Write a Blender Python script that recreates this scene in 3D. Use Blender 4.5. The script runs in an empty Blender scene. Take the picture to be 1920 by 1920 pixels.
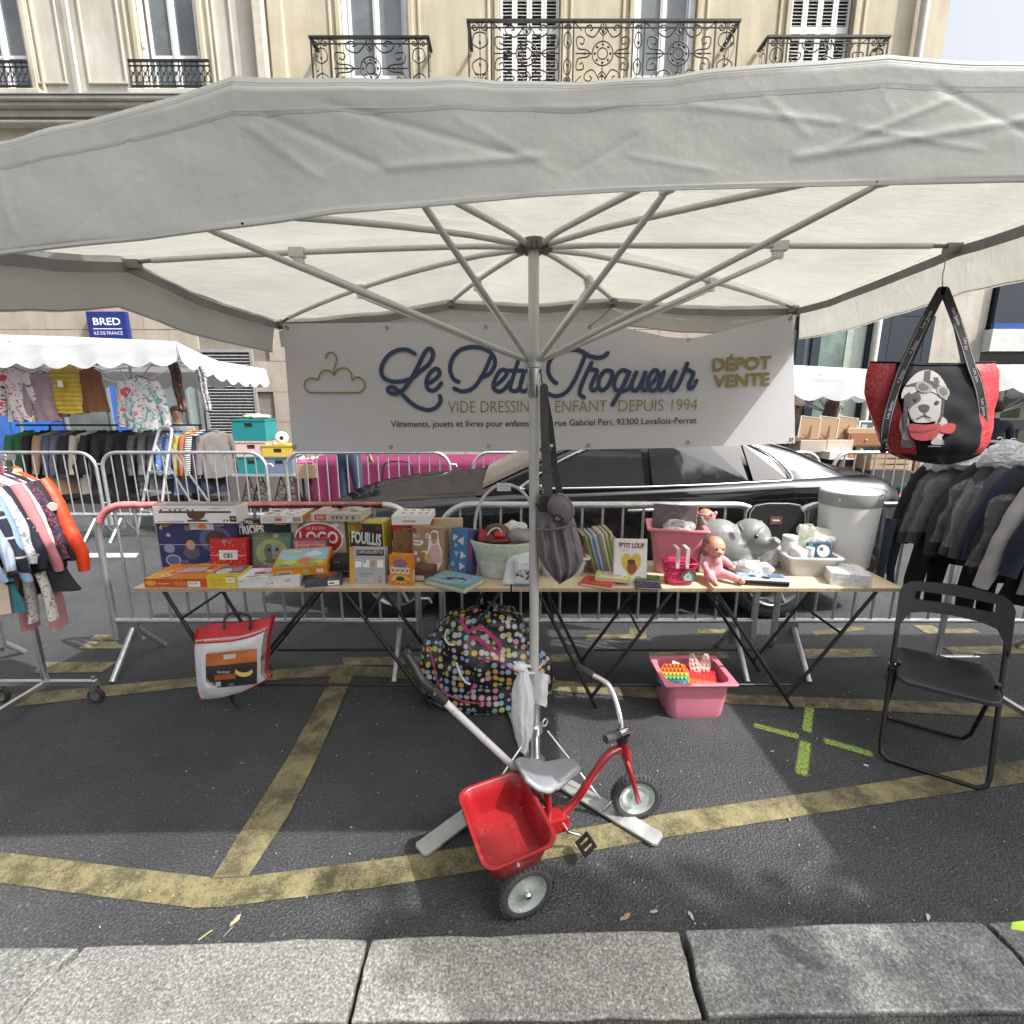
import bpy, bmesh, math, random
from mathutils import Vector as Vec, Matrix, noise
from math import pi, sin, cos, radians as R
random.seed(7)
S = bpy.context.scene
COL = S.collection

# ---------------------------------------------------------------- camera, sky, sun, exposure
CAM_H, PITCH = 1.70, R(12.62)
cam_d = bpy.data.cameras.new('camera'); cam_d.sensor_width = 36.0; cam_d.lens = 18.0
cam_d.clip_start = 0.05; cam_d.clip_end = 2000
cam = bpy.data.objects.new('camera', cam_d); COL.objects.link(cam)
cam.location = (0, 0, CAM_H); cam.rotation_euler = (pi/2 - PITCH, 0, 0)
S.camera = cam
SUN_AZ = (0.90, -0.43)           # horizontal direction towards the sun
SUN_EL = R(52)
W = bpy.data.worlds.new('World'); S.world = W; W.use_nodes = True
wn = W.node_tree.nodes; wl = W.node_tree.links; wn.clear()
wo = wn.new('ShaderNodeOutputWorld'); wb = wn.new('ShaderNodeBackground'); sky = wn.new('ShaderNodeTexSky')
sky.sky_type = 'NISHITA'; sky.sun_disc = False; sky.sun_elevation = SUN_EL
sky.sun_rotation = math.atan2(SUN_AZ[0], SUN_AZ[1]); sky.air_density = 1.0; sky.dust_density = 8.0; sky.ozone_density = 1.0
hs = wn.new('ShaderNodeHueSaturation'); hs.inputs['Saturation'].default_value = 0.35
wl.new(sky.outputs[0], hs.inputs['Color']); wl.new(hs.outputs[0], wb.inputs[0])
wb.inputs[1].default_value = 0.15; wl.new(wb.outputs[0], wo.inputs[0])
sd = bpy.data.lights.new('sun', 'SUN'); sd.energy = 3.4; sd.angle = R(0.6); sd.color = (1.0, 0.97, 0.93)
sun = bpy.data.objects.new('sun', sd); COL.objects.link(sun)
sdir = Vec((SUN_AZ[0]*cos(SUN_EL), SUN_AZ[1]*cos(SUN_EL), sin(SUN_EL)))
sun.rotation_euler = sdir.to_track_quat('Z', 'Y').to_euler(); sun.location = (8, 2, 9)
vs = S.view_settings
S.display_settings.display_device = 'sRGB'; vs.view_transform = 'Standard'; vs.look = 'None'
vs.exposure = 0.9; vs.gamma = 1.0; vs.use_curve_mapping = False
S.render.engine = 'CYCLES'
S.cycles.max_bounces = 8; S.cycles.diffuse_bounces = 4; S.cycles.transparent_max_bounces = 16
S.cycles.use_denoising = True

# ---------------------------------------------------------------- measuring helpers (1920 px photo, 90 degree lens)
SP, CP = sin(PITCH), cos(PITCH)
def ray(px, py):
    u = (px-960)/960; v = (960-py)/960
    return Vec((u, CP+v*SP, -SP+v*CP))
def onz(px, py, z=0.0):
    d = ray(px, py); t = (z-CAM_H)/d.z
    return Vec((d.x*t, d.y*t, z))
def ony(px, py, Y):
    d = ray(px, py); t = Y/d.y
    return Vec((d.x*t, Y, CAM_H+d.z*t))
def onx(px, py, X):
    d = ray(px, py); t = X/d.x
    return Vec((X, d.y*t, CAM_H+d.z*t))

# ---------------------------------------------------------------- materials
MATS = {}
def _nt(name):
    m = bpy.data.materials.new(name); m.use_nodes = True
    nt = m.node_tree; b = nt.nodes['Principled BSDF']
    return m, nt, b
def mapping(nt, scale=1.0, coord='Object'):
    tc = nt.nodes.new('ShaderNodeTexCoord'); mp = nt.nodes.new('ShaderNodeMapping')
    if isinstance(scale, (int, float)): scale = (scale,)*3
    mp.inputs['Scale'].default_value = scale
    nt.links.new(tc.outputs[coord], mp.inputs[0])
    return mp.outputs[0]
def noisen(nt, vec, scale, detail=4, rough=.6):
    n = nt.nodes.new('ShaderNodeTexNoise'); n.inputs['Scale'].default_value = scale
    n.inputs['Detail'].default_value = detail; n.inputs['Roughness'].default_value = rough
    nt.links.new(vec, n.inputs['Vector']); return n
def ramp(nt, fac, stops, interp='LINEAR'):
    r = nt.nodes.new('ShaderNodeValToRGB'); r.color_ramp.interpolation = interp
    e = r.color_ramp.elements
    while len(e) < len(stops): e.new(0.5)
    for i, (p, c) in enumerate(stops):
        e[i].position = p; e[i].color = (*c, 1) if len(c) == 3 else c
    nt.links.new(fac, r.inputs[0]); return r
def mixc(nt, fac, a, b, mode='MIX'):
    m = nt.nodes.new('ShaderNodeMix'); m.data_type = 'RGBA'; m.blend_type = mode
    for sck, val in ((m.inputs[0], fac), (m.inputs[6], a), (m.inputs[7], b)):
        if hasattr(val, 'is_output'): nt.links.new(val, sck)
        elif isinstance(val, (int, float)): sck.default_value = val
        else: sck.default_value = (*val, 1)
    return m.outputs[2]
def bumpn(nt, b, h, strength=.3, dist=.01):
    bp = nt.nodes.new('ShaderNodeBump'); bp.inputs['Strength'].default_value = strength
    bp.inputs['Distance'].default_value = dist
    nt.links.new(h, bp.inputs['Height']); nt.links.new(bp.outputs[0], b.inputs['Normal'])
def scal(c, k): return tuple(min(1, max(0, x*k)) for x in c)
def M(name, c=(.5, .5, .5), r=.55, metal=0, var=.12, vs=9, bump=0, bs=120, coat=0, trans=0, transl=0, alpha=1, spec=.5, dist=.004, emit=0):
    if name in MATS: return MATS[name]
    m, nt, b = _nt(name)
    b.inputs['Roughness'].default_value = r; b.inputs['Metallic'].default_value = metal
    b.inputs['Coat Weight'].default_value = coat; b.inputs['Coat Roughness'].default_value = .05
    b.inputs['Transmission Weight'].default_value = trans; b.inputs['Alpha'].default_value = alpha
    b.inputs['Specular IOR Level'].default_value = spec
    v = mapping(nt)
    n = noisen(nt, v, vs)
    rp = ramp(nt, n.outputs[0], [(.3, scal(c, 1-var)), (.7, scal(c, 1+var))])
    nt.links.new(rp.outputs[0], b.inputs['Base Color'])
    n3 = noisen(nt, v, vs*2.3, 3)
    mr = nt.nodes.new('ShaderNodeMapRange'); mr.inputs[3].default_value = max(0, r-.08); mr.inputs[4].default_value = min(1, r+.1)
    nt.links.new(n3.outputs[0], mr.inputs[0]); nt.links.new(mr.outputs[0], b.inputs['Roughness'])
    if bump:
        n2 = noisen(nt, v, bs, 3); bumpn(nt, b, n2.outputs[0], bump, dist)
    if transl:
        t = nt.nodes.new('ShaderNodeBsdfTranslucent'); mx = nt.nodes.new('ShaderNodeMixShader')
        nt.links.new(rp.outputs[0], t.inputs[0]); mx.inputs[0].default_value = transl
        nt.links.new(b.outputs[0], mx.inputs[1]); nt.links.new(t.outputs[0], mx.inputs[2])
        nt.links.new(mx.outputs[0], nt.nodes['Material Output'].inputs[0])
    MATS[name] = m; return m
def flat(c, r=.5):            # plain print / card colours, made on demand
    return M('ink_%02x%02x%02x_%d' % (*[int(255*x) for x in c], int(r*100)), c, r, var=.05, vs=40)

# ---------------------------------------------------------------- mesh builder
class MB:
    def __init__(s): s.v = []; s.f = []; s.m = []; s.s = []; s.cur = 0; s.sm = False
    def add(s, vs, fs, sm=None):
        o = len(s.v); s.v += [Vec(x) for x in vs]
        for f in fs: s.f.append([i+o for i in f]); s.m.append(s.cur); s.s.append(s.sm if sm is None else sm)
        return s
    def box(s, c, d, rot=None):
        c = Vec(c); x, y, z = d[0]/2, d[1]/2, d[2]/2
        vs = [Vec((a*x, b*y, e*z)) for a in (-1, 1) for b in (-1, 1) for e in (-1, 1)]
        if rot is not None: vs = [rot @ p for p in vs]
        return s.add([c+p for p in vs], [(0, 1, 3, 2), (4, 6, 7, 5), (0, 4, 5, 1), (2, 3, 7, 6), (0, 2, 6, 4), (1, 5, 7, 3)], False)
    def bb(s, a, b):
        a = Vec(a); b = Vec(b); return s.box((a+b)/2, [abs(q) for q in (b-a)])
    def tube(s, pts, r, n=8, closed=False, caps=True, flat=1.0):
        pts = [Vec(p) for p in pts]; N = len(pts)
        rr = r if isinstance(r, (list, tuple)) else [r]*N
        up = None; rings = []
        for i, p in enumerate(pts):
            a = pts[(i-1) % N] if (closed or i > 0) else pts[i]
            b = pts[(i+1) % N] if (closed or i < N-1) else pts[i]
            t = (b-a)
            if t.length < 1e-9: t = Vec((0, 0, 1))
            t.normalize()
            if up is None:
                ref = Vec((0, 0, 1)) if abs(t.z) < .9 else Vec((1, 0, 0))
                up = (ref - t*ref.dot(t)).normalized()
            else:
                up = up - t*up.dot(t)
                if up.length < 1e-6: up = t.orthogonal()
                up.normalize()
            sd = t.cross(up)
            rings.append([p + (sd*cos(2*pi*k/n) + up*sin(2*pi*k/n)*flat)*rr[i] for k in range(n)])
        vs = [q for rg in rings for q in rg]; fs = []
        for i in range(N if closed else N-1):
            j = (i+1) % N
            for k in range(n):
                k2 = (k+1) % n; fs.append((i*n+k, i*n+k2, j*n+k2, j*n+k))
        s.add(vs, fs, True)
        if caps and not closed: s.add(rings[0][::-1], [tuple(range(n))], False); s.add(rings[-1], [tuple(range(n))], False)
        return s
    def cyl(s, a, b, r, r2=None, n=12):
        return s.tube([a, b], [r, r if r2 is None else r2], n)
    def lathe(s, prof, c=(0, 0, 0), n=20, M=None, sx=1, sy=1, cap=False, hollow=False):
        c = Vec(c); vs = []; fs = []
        for (rr, z) in prof:
            for k in range(n):
                a = 2*pi*k/n; p = Vec((rr*cos(a)*sx, rr*sin(a)*sy, z))
                if M is not None: p = M @ p
                vs.append(c+p)
        for i in range(len(prof)-1):
            for k in range(n):
                k2 = (k+1) % n; fs.append((i*n+k, i*n+k2, (i+1)*n+k2, (i+1)*n+k))
        s.add(vs, fs, True)
        if hollow: return s
        if min(abs(prof[0][0]), abs(prof[-1][0])) > .02*max(abs(q[0]) for q in prof)+1e-5 or cap: s.add(vs[:n][::-1], [tuple(range(n))], False); s.add(vs[-n:], [tuple(range(n))], False)
        else: o = len(s.v)-len(vs); s.f += [[o+k for k in range(n-1, -1, -1)], [o+(len(prof)-1)*n+k for k in range(n)]]; s.m += [s.cur]*2; s.s += [True]*2
        return s
    def ball(s, c, r, n=14, M=None):
        if isinstance(r, (int, float)): r = (r, r, r)
        prof = [(sin(pi*(i+.02)/(n//2+.04)), -cos(pi*(i+.02)/(n//2+.04))) for i in range(n//2+1)]
        m = Matrix.Diagonal(Vec(r)); m = (M @ m) if M is not None else m
        return s.lathe(prof, c, n, m)
    def grid(s, fn, nu, nv, sm=True, closeu=False):
        vs = [fn(i/nu, j/nv) for j in range(nv+1) for i in range(nu + (0 if closeu else 1))]
        w = nu + (0 if closeu else 1); fs = []
        for j in range(nv):
            for i in range(nu):
                i2 = (i+1) % w; fs.append((j*w+i, j*w+i2, (j+1)*w+i2, (j+1)*w+i))
        return s.add(vs, fs, sm)
    def prism(s, poly, o, u, v, d):
        """polygon in the (u,v) plane at o, extruded by the vector d"""
        o = Vec(o); u = Vec(u); v = Vec(v); d = Vec(d); n = len(poly)
        a = [o+u*p[0]+v*p[1] for p in poly]
        fs = [tuple(range(n-1, -1, -1)), tuple(range(n, 2*n))]
        for i in range(n): j = (i+1) % n; fs.append((i, j, n+j, n+i))
        return s.add(a+[p+d for p in a], fs, False)
    def poly(s, pts): return s.add(pts, [tuple(range(len(pts)))], False)
    def crumple(s, amp, scale, start=0, seed=0, fac=None):
        for i in range(start, len(s.v)):
            p = s.v[i]; q = Vec((p.x*scale+seed, p.y*scale+3.1, p.z*scale-seed))
            k = 1 if fac is None else fac(p)
            s.v[i] = p + noise.noise_vector(q)*amp*k
        return s
def link(o, parent=None):
    COL.objects.link(o)
    if parent is not None: o.parent = parent
    return o
def obj(name, mb, mats, parent=None, world=False, bevel=0, sub=0, label=None, kind=None, solid=0):
    me = bpy.data.meshes.new(name)
    vs = mb.v
    if world and parent is not None:
        inv = (parent.matrix_basis if parent.parent is None else parent.parent.matrix_basis @ parent.matrix_basis).inverted(); vs = [inv @ p for p in vs]
    me.from_pydata([tuple(p) for p in vs], [], mb.f)
    if not isinstance(mats, (list, tuple)): mats = [mats]
    for m in mats: me.materials.append(m)
    me.polygons.foreach_set('material_index', [min(i, len(mats)-1) for i in mb.m])
    me.polygons.foreach_set('use_smooth', mb.s); me.update()
    o = link(bpy.data.objects.new(name, me), parent)
    if solid:
        md = o.modifiers.new('thickness', 'SOLIDIFY'); md.thickness = solid; md.offset = 0
    if bevel:
        md = o.modifiers.new('edge', 'BEVEL'); md.width = bevel; md.segments = 2; md.limit_method = 'ANGLE'
    if sub:
        md = o.modifiers.new('soft', 'SUBSURF'); md.levels = sub; md.render_levels = sub
    if label: o['label'] = label
    if kind: o['kind'] = kind
    return o
def thing(name, label, cat, loc=(0, 0, 0), rz=0, group=None, rot=None):
    o = link(bpy.data.objects.new(name, None)); o.empty_display_size = .1
    o.location = loc; o.rotation_euler = rot if rot else (0, 0, rz)
    o['label'] = label; o['category'] = cat
    if group: o['group'] = group
    return o
def tag(o, label, cat, group=None):
    o['label'] = label; o['category'] = cat
    if group: o['group'] = group
    return o
def struct(name, mb, mats, parent=None, **k):
    o = obj(name, mb, mats, parent, **k)
    if parent is None: o['kind'] = 'structure'
    return o
def dup(root, loc=None, rz=None, label=None, group=None):
    def cp(o, p):
        c = o.copy(); COL.objects.link(c); c.parent = p
        for ch in list(o.children): cp(ch, c)
        return c
    kids = list(root.children); r = root.copy(); COL.objects.link(r)
    for ch in kids: cp(ch, r)
    if loc is not None: r.location = loc
    if rz is not None: r.rotation_euler = (0, 0, rz)
    if label: r['label'] = label
    if group: r['group'] = group
    return r
def arc(c, r, a0, a1, n, u=(1, 0, 0), v=(0, 0, 1)):
    c = Vec(c); u = Vec(u); v = Vec(v)
    return [c+u*r*cos(a0+(a1-a0)*i/n)+v*r*sin(a0+(a1-a0)*i/n) for i in range(n+1)]
def smooth(pts, n=6, closed=False):
    """Catmull-Rom through the points"""
    P = [Vec(p) if len(p) == 3 else Vec((p[0], p[1], 0)) for p in pts]; out = []
    N = len(P); rng = N if closed else N-1
    for i in range(rng):
        a = P[(i-1) % N] if (closed or i > 0) else P[i]; b = P[i]; c = P[(i+1) % N]
        d = P[(i+2) % N] if (closed or i+2 < N) else c
        for k in range(n):
            t = k/n
            out.append(.5*((2*b)+(c-a)*t+(2*a-5*b+4*c-d)*t*t+(3*b-a-3*c+d)*t**3))
    if not closed: out.append(P[-1])
    return out
class Face:
    """a flat printed face: origin at its lower left corner, u to the right, v up, n towards the viewer, in the parent's local space"""
    def __init__(s, o, u, v, parent, n=None):
        s.o = Vec(o); s.u = Vec(u).normalized(); s.v = Vec(v).normalized(); s.n = s.u.cross(s.v) if n is None else Vec(n)
        s.w = Vec(u).length; s.h = Vec(v).length; s.p = parent; s.mb = MB(); s.mats = []; s.k = 0; s.busy = False
    def _m(s, c):
        m = c if not isinstance(c, tuple) else flat(c)
        if m not in s.mats: s.mats.append(m)
        s.mb.cur = s.mats.index(m); s.k += 1
        return s.o + s.n*(.0006+.00025*s.k)
    def P(s, o, x, y): return o + s.u*(x*s.w) + s.v*(y*s.h)
    def rect(s, x0, y0, x1, y1, c):
        o = s._m(c); s.mb.poly([s.P(o, x0, y0), s.P(o, x1, y0), s.P(o, x1, y1), s.P(o, x0, y1)]); return s
    def poly(s, pts, c):
        o = s._m(c); s.mb.poly([s.P(o, *p) for p in pts]); return s
    def disc(s, x, y, rx, ry, c, n=16, a0=0):
        o = s._m(c); s.mb.poly([s.P(o, x+rx*cos(a0+2*pi*k/n), y+ry*sin(a0+2*pi*k/n)) for k in range(n)]); return s
    def line(s, pts, w, c):
        """a printed stroke, width w in metres"""
        o = s._m(c); P = [s.P(o, *p[:2]) for p in pts]
        ribbon(s.mb, P, w, s.n); return s
    def specks(s, n, c, size=.03, rnd=None, box=(0.04, .04, .96, .96)):
        rnd = rnd or random
        for _ in range(n):
            x = rnd.uniform(box[0], box[2]); y = rnd.uniform(box[1], box[3]); q = size*rnd.uniform(.5, 1.2)
            s.disc(x, y, q, q*s.w/s.h*rnd.uniform(.6, 1), c if not isinstance(c, list) else rnd.choice(c), 7, rnd.random()*3); s.k -= 1
        s.k += 1; return s
    def text(s, t, x, y, h, c, w=None, rot=0, bold=0, shear=0, align='CENTER'):
        """lettering, cap height h in face heights"""
        m = c if not isinstance(c, tuple) else flat(c)
        return letter(t, s.P(s.o, x, y)+s.n*(.0012+.00025*s.k), s.u, s.v, h*s.h, m, s.p, None if w is None else w*s.w, rot, bold, shear, align)
    def done(s, name='print'):
        if s.busy:              # small print: thin dashes and blocks scattered over the face
            g = random.Random(int(s.w*9999)+int(s.h*7777))
            for _ in range(9):
                x, y = g.uniform(.05, .8), g.choice([g.uniform(.09, .14), g.uniform(.90, .95)]); l = g.uniform(.05, .16); c = g.choice([(.55, .54, .5), (.09, .09, .1), (.4, .08, .05), (.12, .2, .3), (.5, .38, .1)])
                for q in range(g.choice([1, 2, 3])): s.rect(x, y-q*.035, min(.97, x+l*g.uniform(.6, 1)), y-q*.035+.014, c); s.k -= 1
        if s.mb.f: return obj(name, s.mb, s.mats, s.p)
def ribbon(mb, P, w, n, dz=0):
    P = [Vec(p)+n*(i*dz) for i, p in enumerate(P)]; L = []; Rr = []
    for i, p in enumerate(P):
        t = (P[min(i+1, len(P)-1)]-P[max(i-1, 0)])
        if t.length < 1e-9: t = Vec((1, 0, 0))
        sd = n.cross(t.normalized())*(w/2); L.append(p+sd); Rr.append(p-sd)
    k = len(P); mb.add(L+Rr, [(i, i+1, k+i+1, k+i) for i in range(k-1)], False)
    for q in (P[0]-n*dz*.5, P[-1]+n*dz*.5):
        u = n.orthogonal().normalized(); v = n.cross(u)
        mb.add([q+(u*cos(a*pi/5)+v*sin(a*pi/5))*w/2 for a in range(10)], [tuple(range(10))], False)
def letter(t, pos, u, v, h, m, parent, w=None, rot=0, bold=0, shear=0, align='CENTER', name='lettering'):
    cu = bpy.data.curves.new(name, 'FONT'); cu.body = t; cu.align_x = align; cu.align_y = 'CENTER'
    cu.size = h/.70; cu.offset = bold*h; cu.shear = shear; cu.resolution_u = 3; cu.fill_mode = 'FRONT'
    cu.materials.append(m)
    tmp = link(bpy.data.objects.new('tmp_text', cu)); dg = bpy.context.evaluated_depsgraph_get()
    me = bpy.data.meshes.new_from_object(tmp.evaluated_get(dg)); bpy.data.objects.remove(tmp); bpy.data.curves.remove(cu)
    o = link(bpy.data.objects.new(name, me), parent)
    u = Vec(u).normalized(); v = Vec(v).normalized(); n = u.cross(v)
    if rot: u, v = u*cos(rot)+v*sin(rot), v*cos(rot)-u*sin(rot)
    sx = 1
    if w:
        xs = [q.co.x for q in me.vertices]; d = max(xs)-min(xs) if xs else 0
        if d > 0: sx = w/d
    Mx = Matrix((u*sx, v, n)).transposed().to_4x4(); Mx.translation = pos
    o.matrix_basis = Mx
    return o
# ---------------------------------------------------------------- special materials
def asphalt_mat(name, lo, hi):
    m, nt, b = _nt(name); v = mapping(nt)
    big = noisen(nt, v, 1.3, 9, .68); fine = noisen(nt, v, 125, 4, .8)
    vo = nt.nodes.new('ShaderNodeTexVoronoi'); vo.inputs['Scale'].default_value = 130; nt.links.new(v, vo.inputs['Vector'])
    c1 = ramp(nt, big.outputs[0], [(.3, lo), (.72, hi)])
    c2 = ramp(nt, fine.outputs[0], [(.36, (.32,)*3), (.55, (.95,)*3), (.70, (2.3,)*3)])
    c = mixc(nt, 1.0, c1.outputs[0], c2.outputs[0], 'MULTIPLY')
    sp = ramp(nt, vo.outputs['Color'], [(.90, (0, 0, 0)), (.96, (.09, .088, .085))])
    c = mixc(nt, 1.0, c, sp.outputs[0], 'ADD')
    nt.links.new(c, b.inputs['Base Color']); b.inputs['Roughness'].default_value = .78
    b.inputs['Specular IOR Level'].default_value = .4
    h = nt.nodes.new('ShaderNodeMath'); h.operation = 'ADD'
    n2 = noisen(nt, v, 60, 4, .7); nt.links.new(vo.outputs['Distance'], h.inputs[0]); nt.links.new(n2.outputs[0], h.inputs[1])
    bumpn(nt, b, h.outputs[0], .9, .006)
    return m
ASPH = asphalt_mat('asphalt', (.034, .036, .039), (.079, .082, .087))
WALK = asphalt_mat('pavement_asphalt', (.04, .037, .036), (.06, .055, .053))
def paint_mat(name, c, wear=.5):
    m, nt, b = _nt(name); v = mapping(nt)
    n = noisen(nt, v, 7, 8, .72); f = noisen(nt, v, 150, 3, .7)
    ad = nt.nodes.new('ShaderNodeMath'); ad.operation = 'MULTIPLY_ADD'; ad.inputs[1].default_value = .55
    nt.links.new(f.outputs[0], ad.inputs[0]); nt.links.new(n.outputs[0], ad.inputs[2])
    rp = ramp(nt, ad.outputs[0], [(wear+.08, scal(c, .28)), (wear+.24, scal(c, .8)), (wear+.5, scal(c, 1.15))])
    nt.links.new(rp.outputs[0], b.inputs['Base Color']); b.inputs['Roughness'].default_value = .7
    bumpn(nt, b, f.outputs[0], .6, .004); return m
YEL = paint_mat('yellow_road_paint', (.235, .205, .105), .60)
WHI = paint_mat('white_road_paint', (.5, .5, .48))
def granite_mat():
    m, nt, b = _nt('granite'); v = mapping(nt)
    vo = nt.nodes.new('ShaderNodeTexVoronoi'); vo.inputs['Scale'].default_value = 190; nt.links.new(v, vo.inputs['Vector'])
    n = noisen(nt, v, 120, 4, .75); big = noisen(nt, v, 3.2, 8, .66)
    c = ramp(nt, n.outputs[0], [(.32, (.065, .07, .07)), (.5, (.17, .174, .172)), (.66, (.34, .34, .33))])
    c2 = ramp(nt, vo.outputs['Color'], [(.2, (.72,)*3), (.8, (1.2,)*3)])
    c = mixc(nt, 1, c.outputs[0], c2.outputs[0], 'MULTIPLY')
    c3 = ramp(nt, big.outputs[0], [(.3, (.60, .60, .58)), (.5, (.97, .97, .96)), (.72, (1.12, 1.08, 1.0))])
    c = mixc(nt, 1, c, c3.outputs[0], 'MULTIPLY')
    st = noisen(nt, v, 6.3, 2, .4); sr = ramp(nt, st.outputs[0], [(.70, (1, 1, 1)), (.74, (.55, .55, .55))])
    c = mixc(nt, 1, c, sr.outputs[0], 'MULTIPLY')
    oi = nt.nodes.new('ShaderNodeObjectInfo'); ov = ramp(nt, oi.outputs['Random'], [(0, (.74, .76, .78)), (1, (1.12, 1.1, 1.04))]); c = mixc(nt, 1, c, ov.outputs[0], 'MULTIPLY')
    nt.links.new(c, b.inputs['Base Color']); b.inputs['Roughness'].default_value = .62
    bumpn(nt, b, n.outputs[0], .5, .004); return m
GRAN = granite_mat()
def stone_mat(name, a, bcol, sc=1.2):
    m, nt, b = _nt(name); v = mapping(nt)
    n = noisen(nt, v, sc, 8, .65); st = noisen(nt, mapping(nt, (2.2, 2.2, .35)), 1.5, 5, .6); f = noisen(nt, v, 40, 4, .7)
    c = ramp(nt, n.outputs[0], [(.28, a), (.7, bcol)])
    s2 = ramp(nt, st.outputs[0], [(.3, (.78, .76, .74)), (.6, (1, 1, 1))])
    c = mixc(nt, 1, c.outputs[0], s2.outputs[0], 'MULTIPLY')
    nt.links.new(c, b.inputs['Base Color']); b.inputs['Roughness'].default_value = .85
    bumpn(nt, b, f.outputs[0], .25, .01); return m
LIME = stone_mat('limestone', (.43, .375, .265), (.555, .505, .385))
LIMEG = stone_mat('grey_limestone', (.42, .395, .33), (.55, .525, .46))
SLAB = stone_mat('polished_stone_slab', (.33, .285, .235), (.42, .37, .31), 3)
IRON = M('black_iron', (.012, .012, .014), .42, var=.2)
GLASSD = M('window_glass', (.15, .17, .175), .06, var=.35, vs=1.2, spec=.8)
GLASSB = M('blue_window_film', (.05, .13, .42), .12, var=.3, vs=1.5)
WFRAME = M('white_window_paint', (.72, .73, .74), .45, var=.06)
SHUT = M('shutter_paint', (.66, .66, .64), .5, var=.08)
CURT = M('net_curtain', (.45, .48, .48), .9, var=.2, vs=5)
GALV = M('galvanised_steel', (.60, .62, .63), .38, metal=.85, var=.16, vs=25, bump=.06, bs=60)
ALU = M('brushed_aluminium', (.72, .73, .74), .32, metal=.9, var=.1, vs=30)
CHROME = M('chrome', (.85, .86, .87), .09, metal=1, var=.03)
GREYPAINT = M('grey_painted_steel', (.60, .60, .57), .42, metal=.25, var=.08)
BLACKM = M('black_painted_steel', (.012, .012, .013), .38, var=.15)
BLACKP = M('black_plastic', (.016, .016, .018), .42, var=.12)
RUBBER = M('rubber', (.04, .04, .042), .75, var=.25, vs=40, bump=.2)
WHITEP = M('white_plastic', (.74, .74, .73), .35, var=.04)
DKGREY = M('dark_grey_cloth', (.06, .06, .065), .85, bump=.2)

# ---------------------------------------------------------------- ground, road markings
mb = MB(); mb.grid(lambda a, b: Vec((-150+300*a, -60+240*b, 0)), 8, 8, False)
struct('road', mb, ASPH)
def mark(name, pts, mat=YEL, z=.004):
    mb = MB(); P = [onz(x, y, z) for x, y in pts]
    if (P[1]-P[0]).cross(P[2]-P[1]).z < 0: P.reverse()
    mb.poly(P); o = struct(name, mb, mat); return o
mb = MB()
def strip(top, bot, z=.004):
    """painted line between two traced edges"""
    a = [onz(x, y, z) for x, y in top]; b = [onz(x, y, z) for x, y in bot]
    k = len(a); return MB().add(a+b, [(k+i, k+i+1, i+1, i) for i in range(k-1)], False)
o = struct('bay_line', strip([(-900, 1478), (-260, 1556), (0, 1597), (200, 1622), (400, 1645), (470, 1642), (700, 1613), (960, 1575), (1250, 1525), (1500, 1489), (1920, 1425), (2200, 1382)],
                      [(-900, 1518), (-260, 1610), (0, 1655), (180, 1680), (365, 1702), (420, 1700), (700, 1664), (960, 1622), (1250, 1570), (1500, 1530), (1920, 1467), (2200, 1424)]), YEL)
o['label'] = 'worn yellow bay line nearest the kerb, passing under the tricycle'
o = struct('bay_line', strip([(-900, 1412), (-200, 1330), (0, 1305), (360, 1270), (560, 1252), (640, 1246), (800, 1256), (1000, 1272), (1380, 1302), (1920, 1322), (2200, 1334)],
                      [(-900, 1438), (-200, 1352), (0, 1328), (360, 1288), (560, 1271), (660, 1266), (800, 1275), (1000, 1293), (1380, 1320), (1920, 1346), (2200, 1360)]), YEL)
o['label'] = 'worn yellow bay line running behind the folding tables'
o = struct('bay_line', strip([(622, 1268), (540, 1420), (470, 1530), (398, 1646)], [(662, 1266), (595, 1420), (540, 1530), (466, 1642)], .008), YEL)
o['label'] = 'yellow diagonal line joining the two bay lines'
for q in ([(640, 1233), (790, 1231), (785, 1246), (645, 1247)], [(60, 1262), (85, 1241), (219, 1241), (192, 1260)], [(145, 1216), (165, 1203), (245, 1203), (228, 1216)],
          [(168, 1199), (180, 1190), (285, 1190), (270, 1199)], [(1003, 1226), (1080, 1227), (1083, 1241), (1003, 1241)], [(1215, 1223), (1360, 1221), (1368, 1234), (1220, 1238)],
          [(1492, 1217), (1633, 1216), (1648, 1231), (1505, 1235)], [(1768, 1213), (1925, 1210), (1960, 1224), (1790, 1228)], [(1100, 1191), (1180, 1189), (1180, 1178), (1212, 1178), (1212, 1197), (1100, 1199)],
          [(1521, 1184), (1615, 1172), (1622, 1180), (1530, 1192)], [(1712, 1172), (1738, 1188), (1840, 1186), (1820, 1178), (1760, 1179), (1745, 1172)], [(1308, 1180), (1370, 1179), (1375, 1186), (1308, 1187)]):
    mark('bay_dash', q)
mark('lane_line', [(120, 1037), (260, 1037), (255, 1045), (110, 1045)], WHI)
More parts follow.
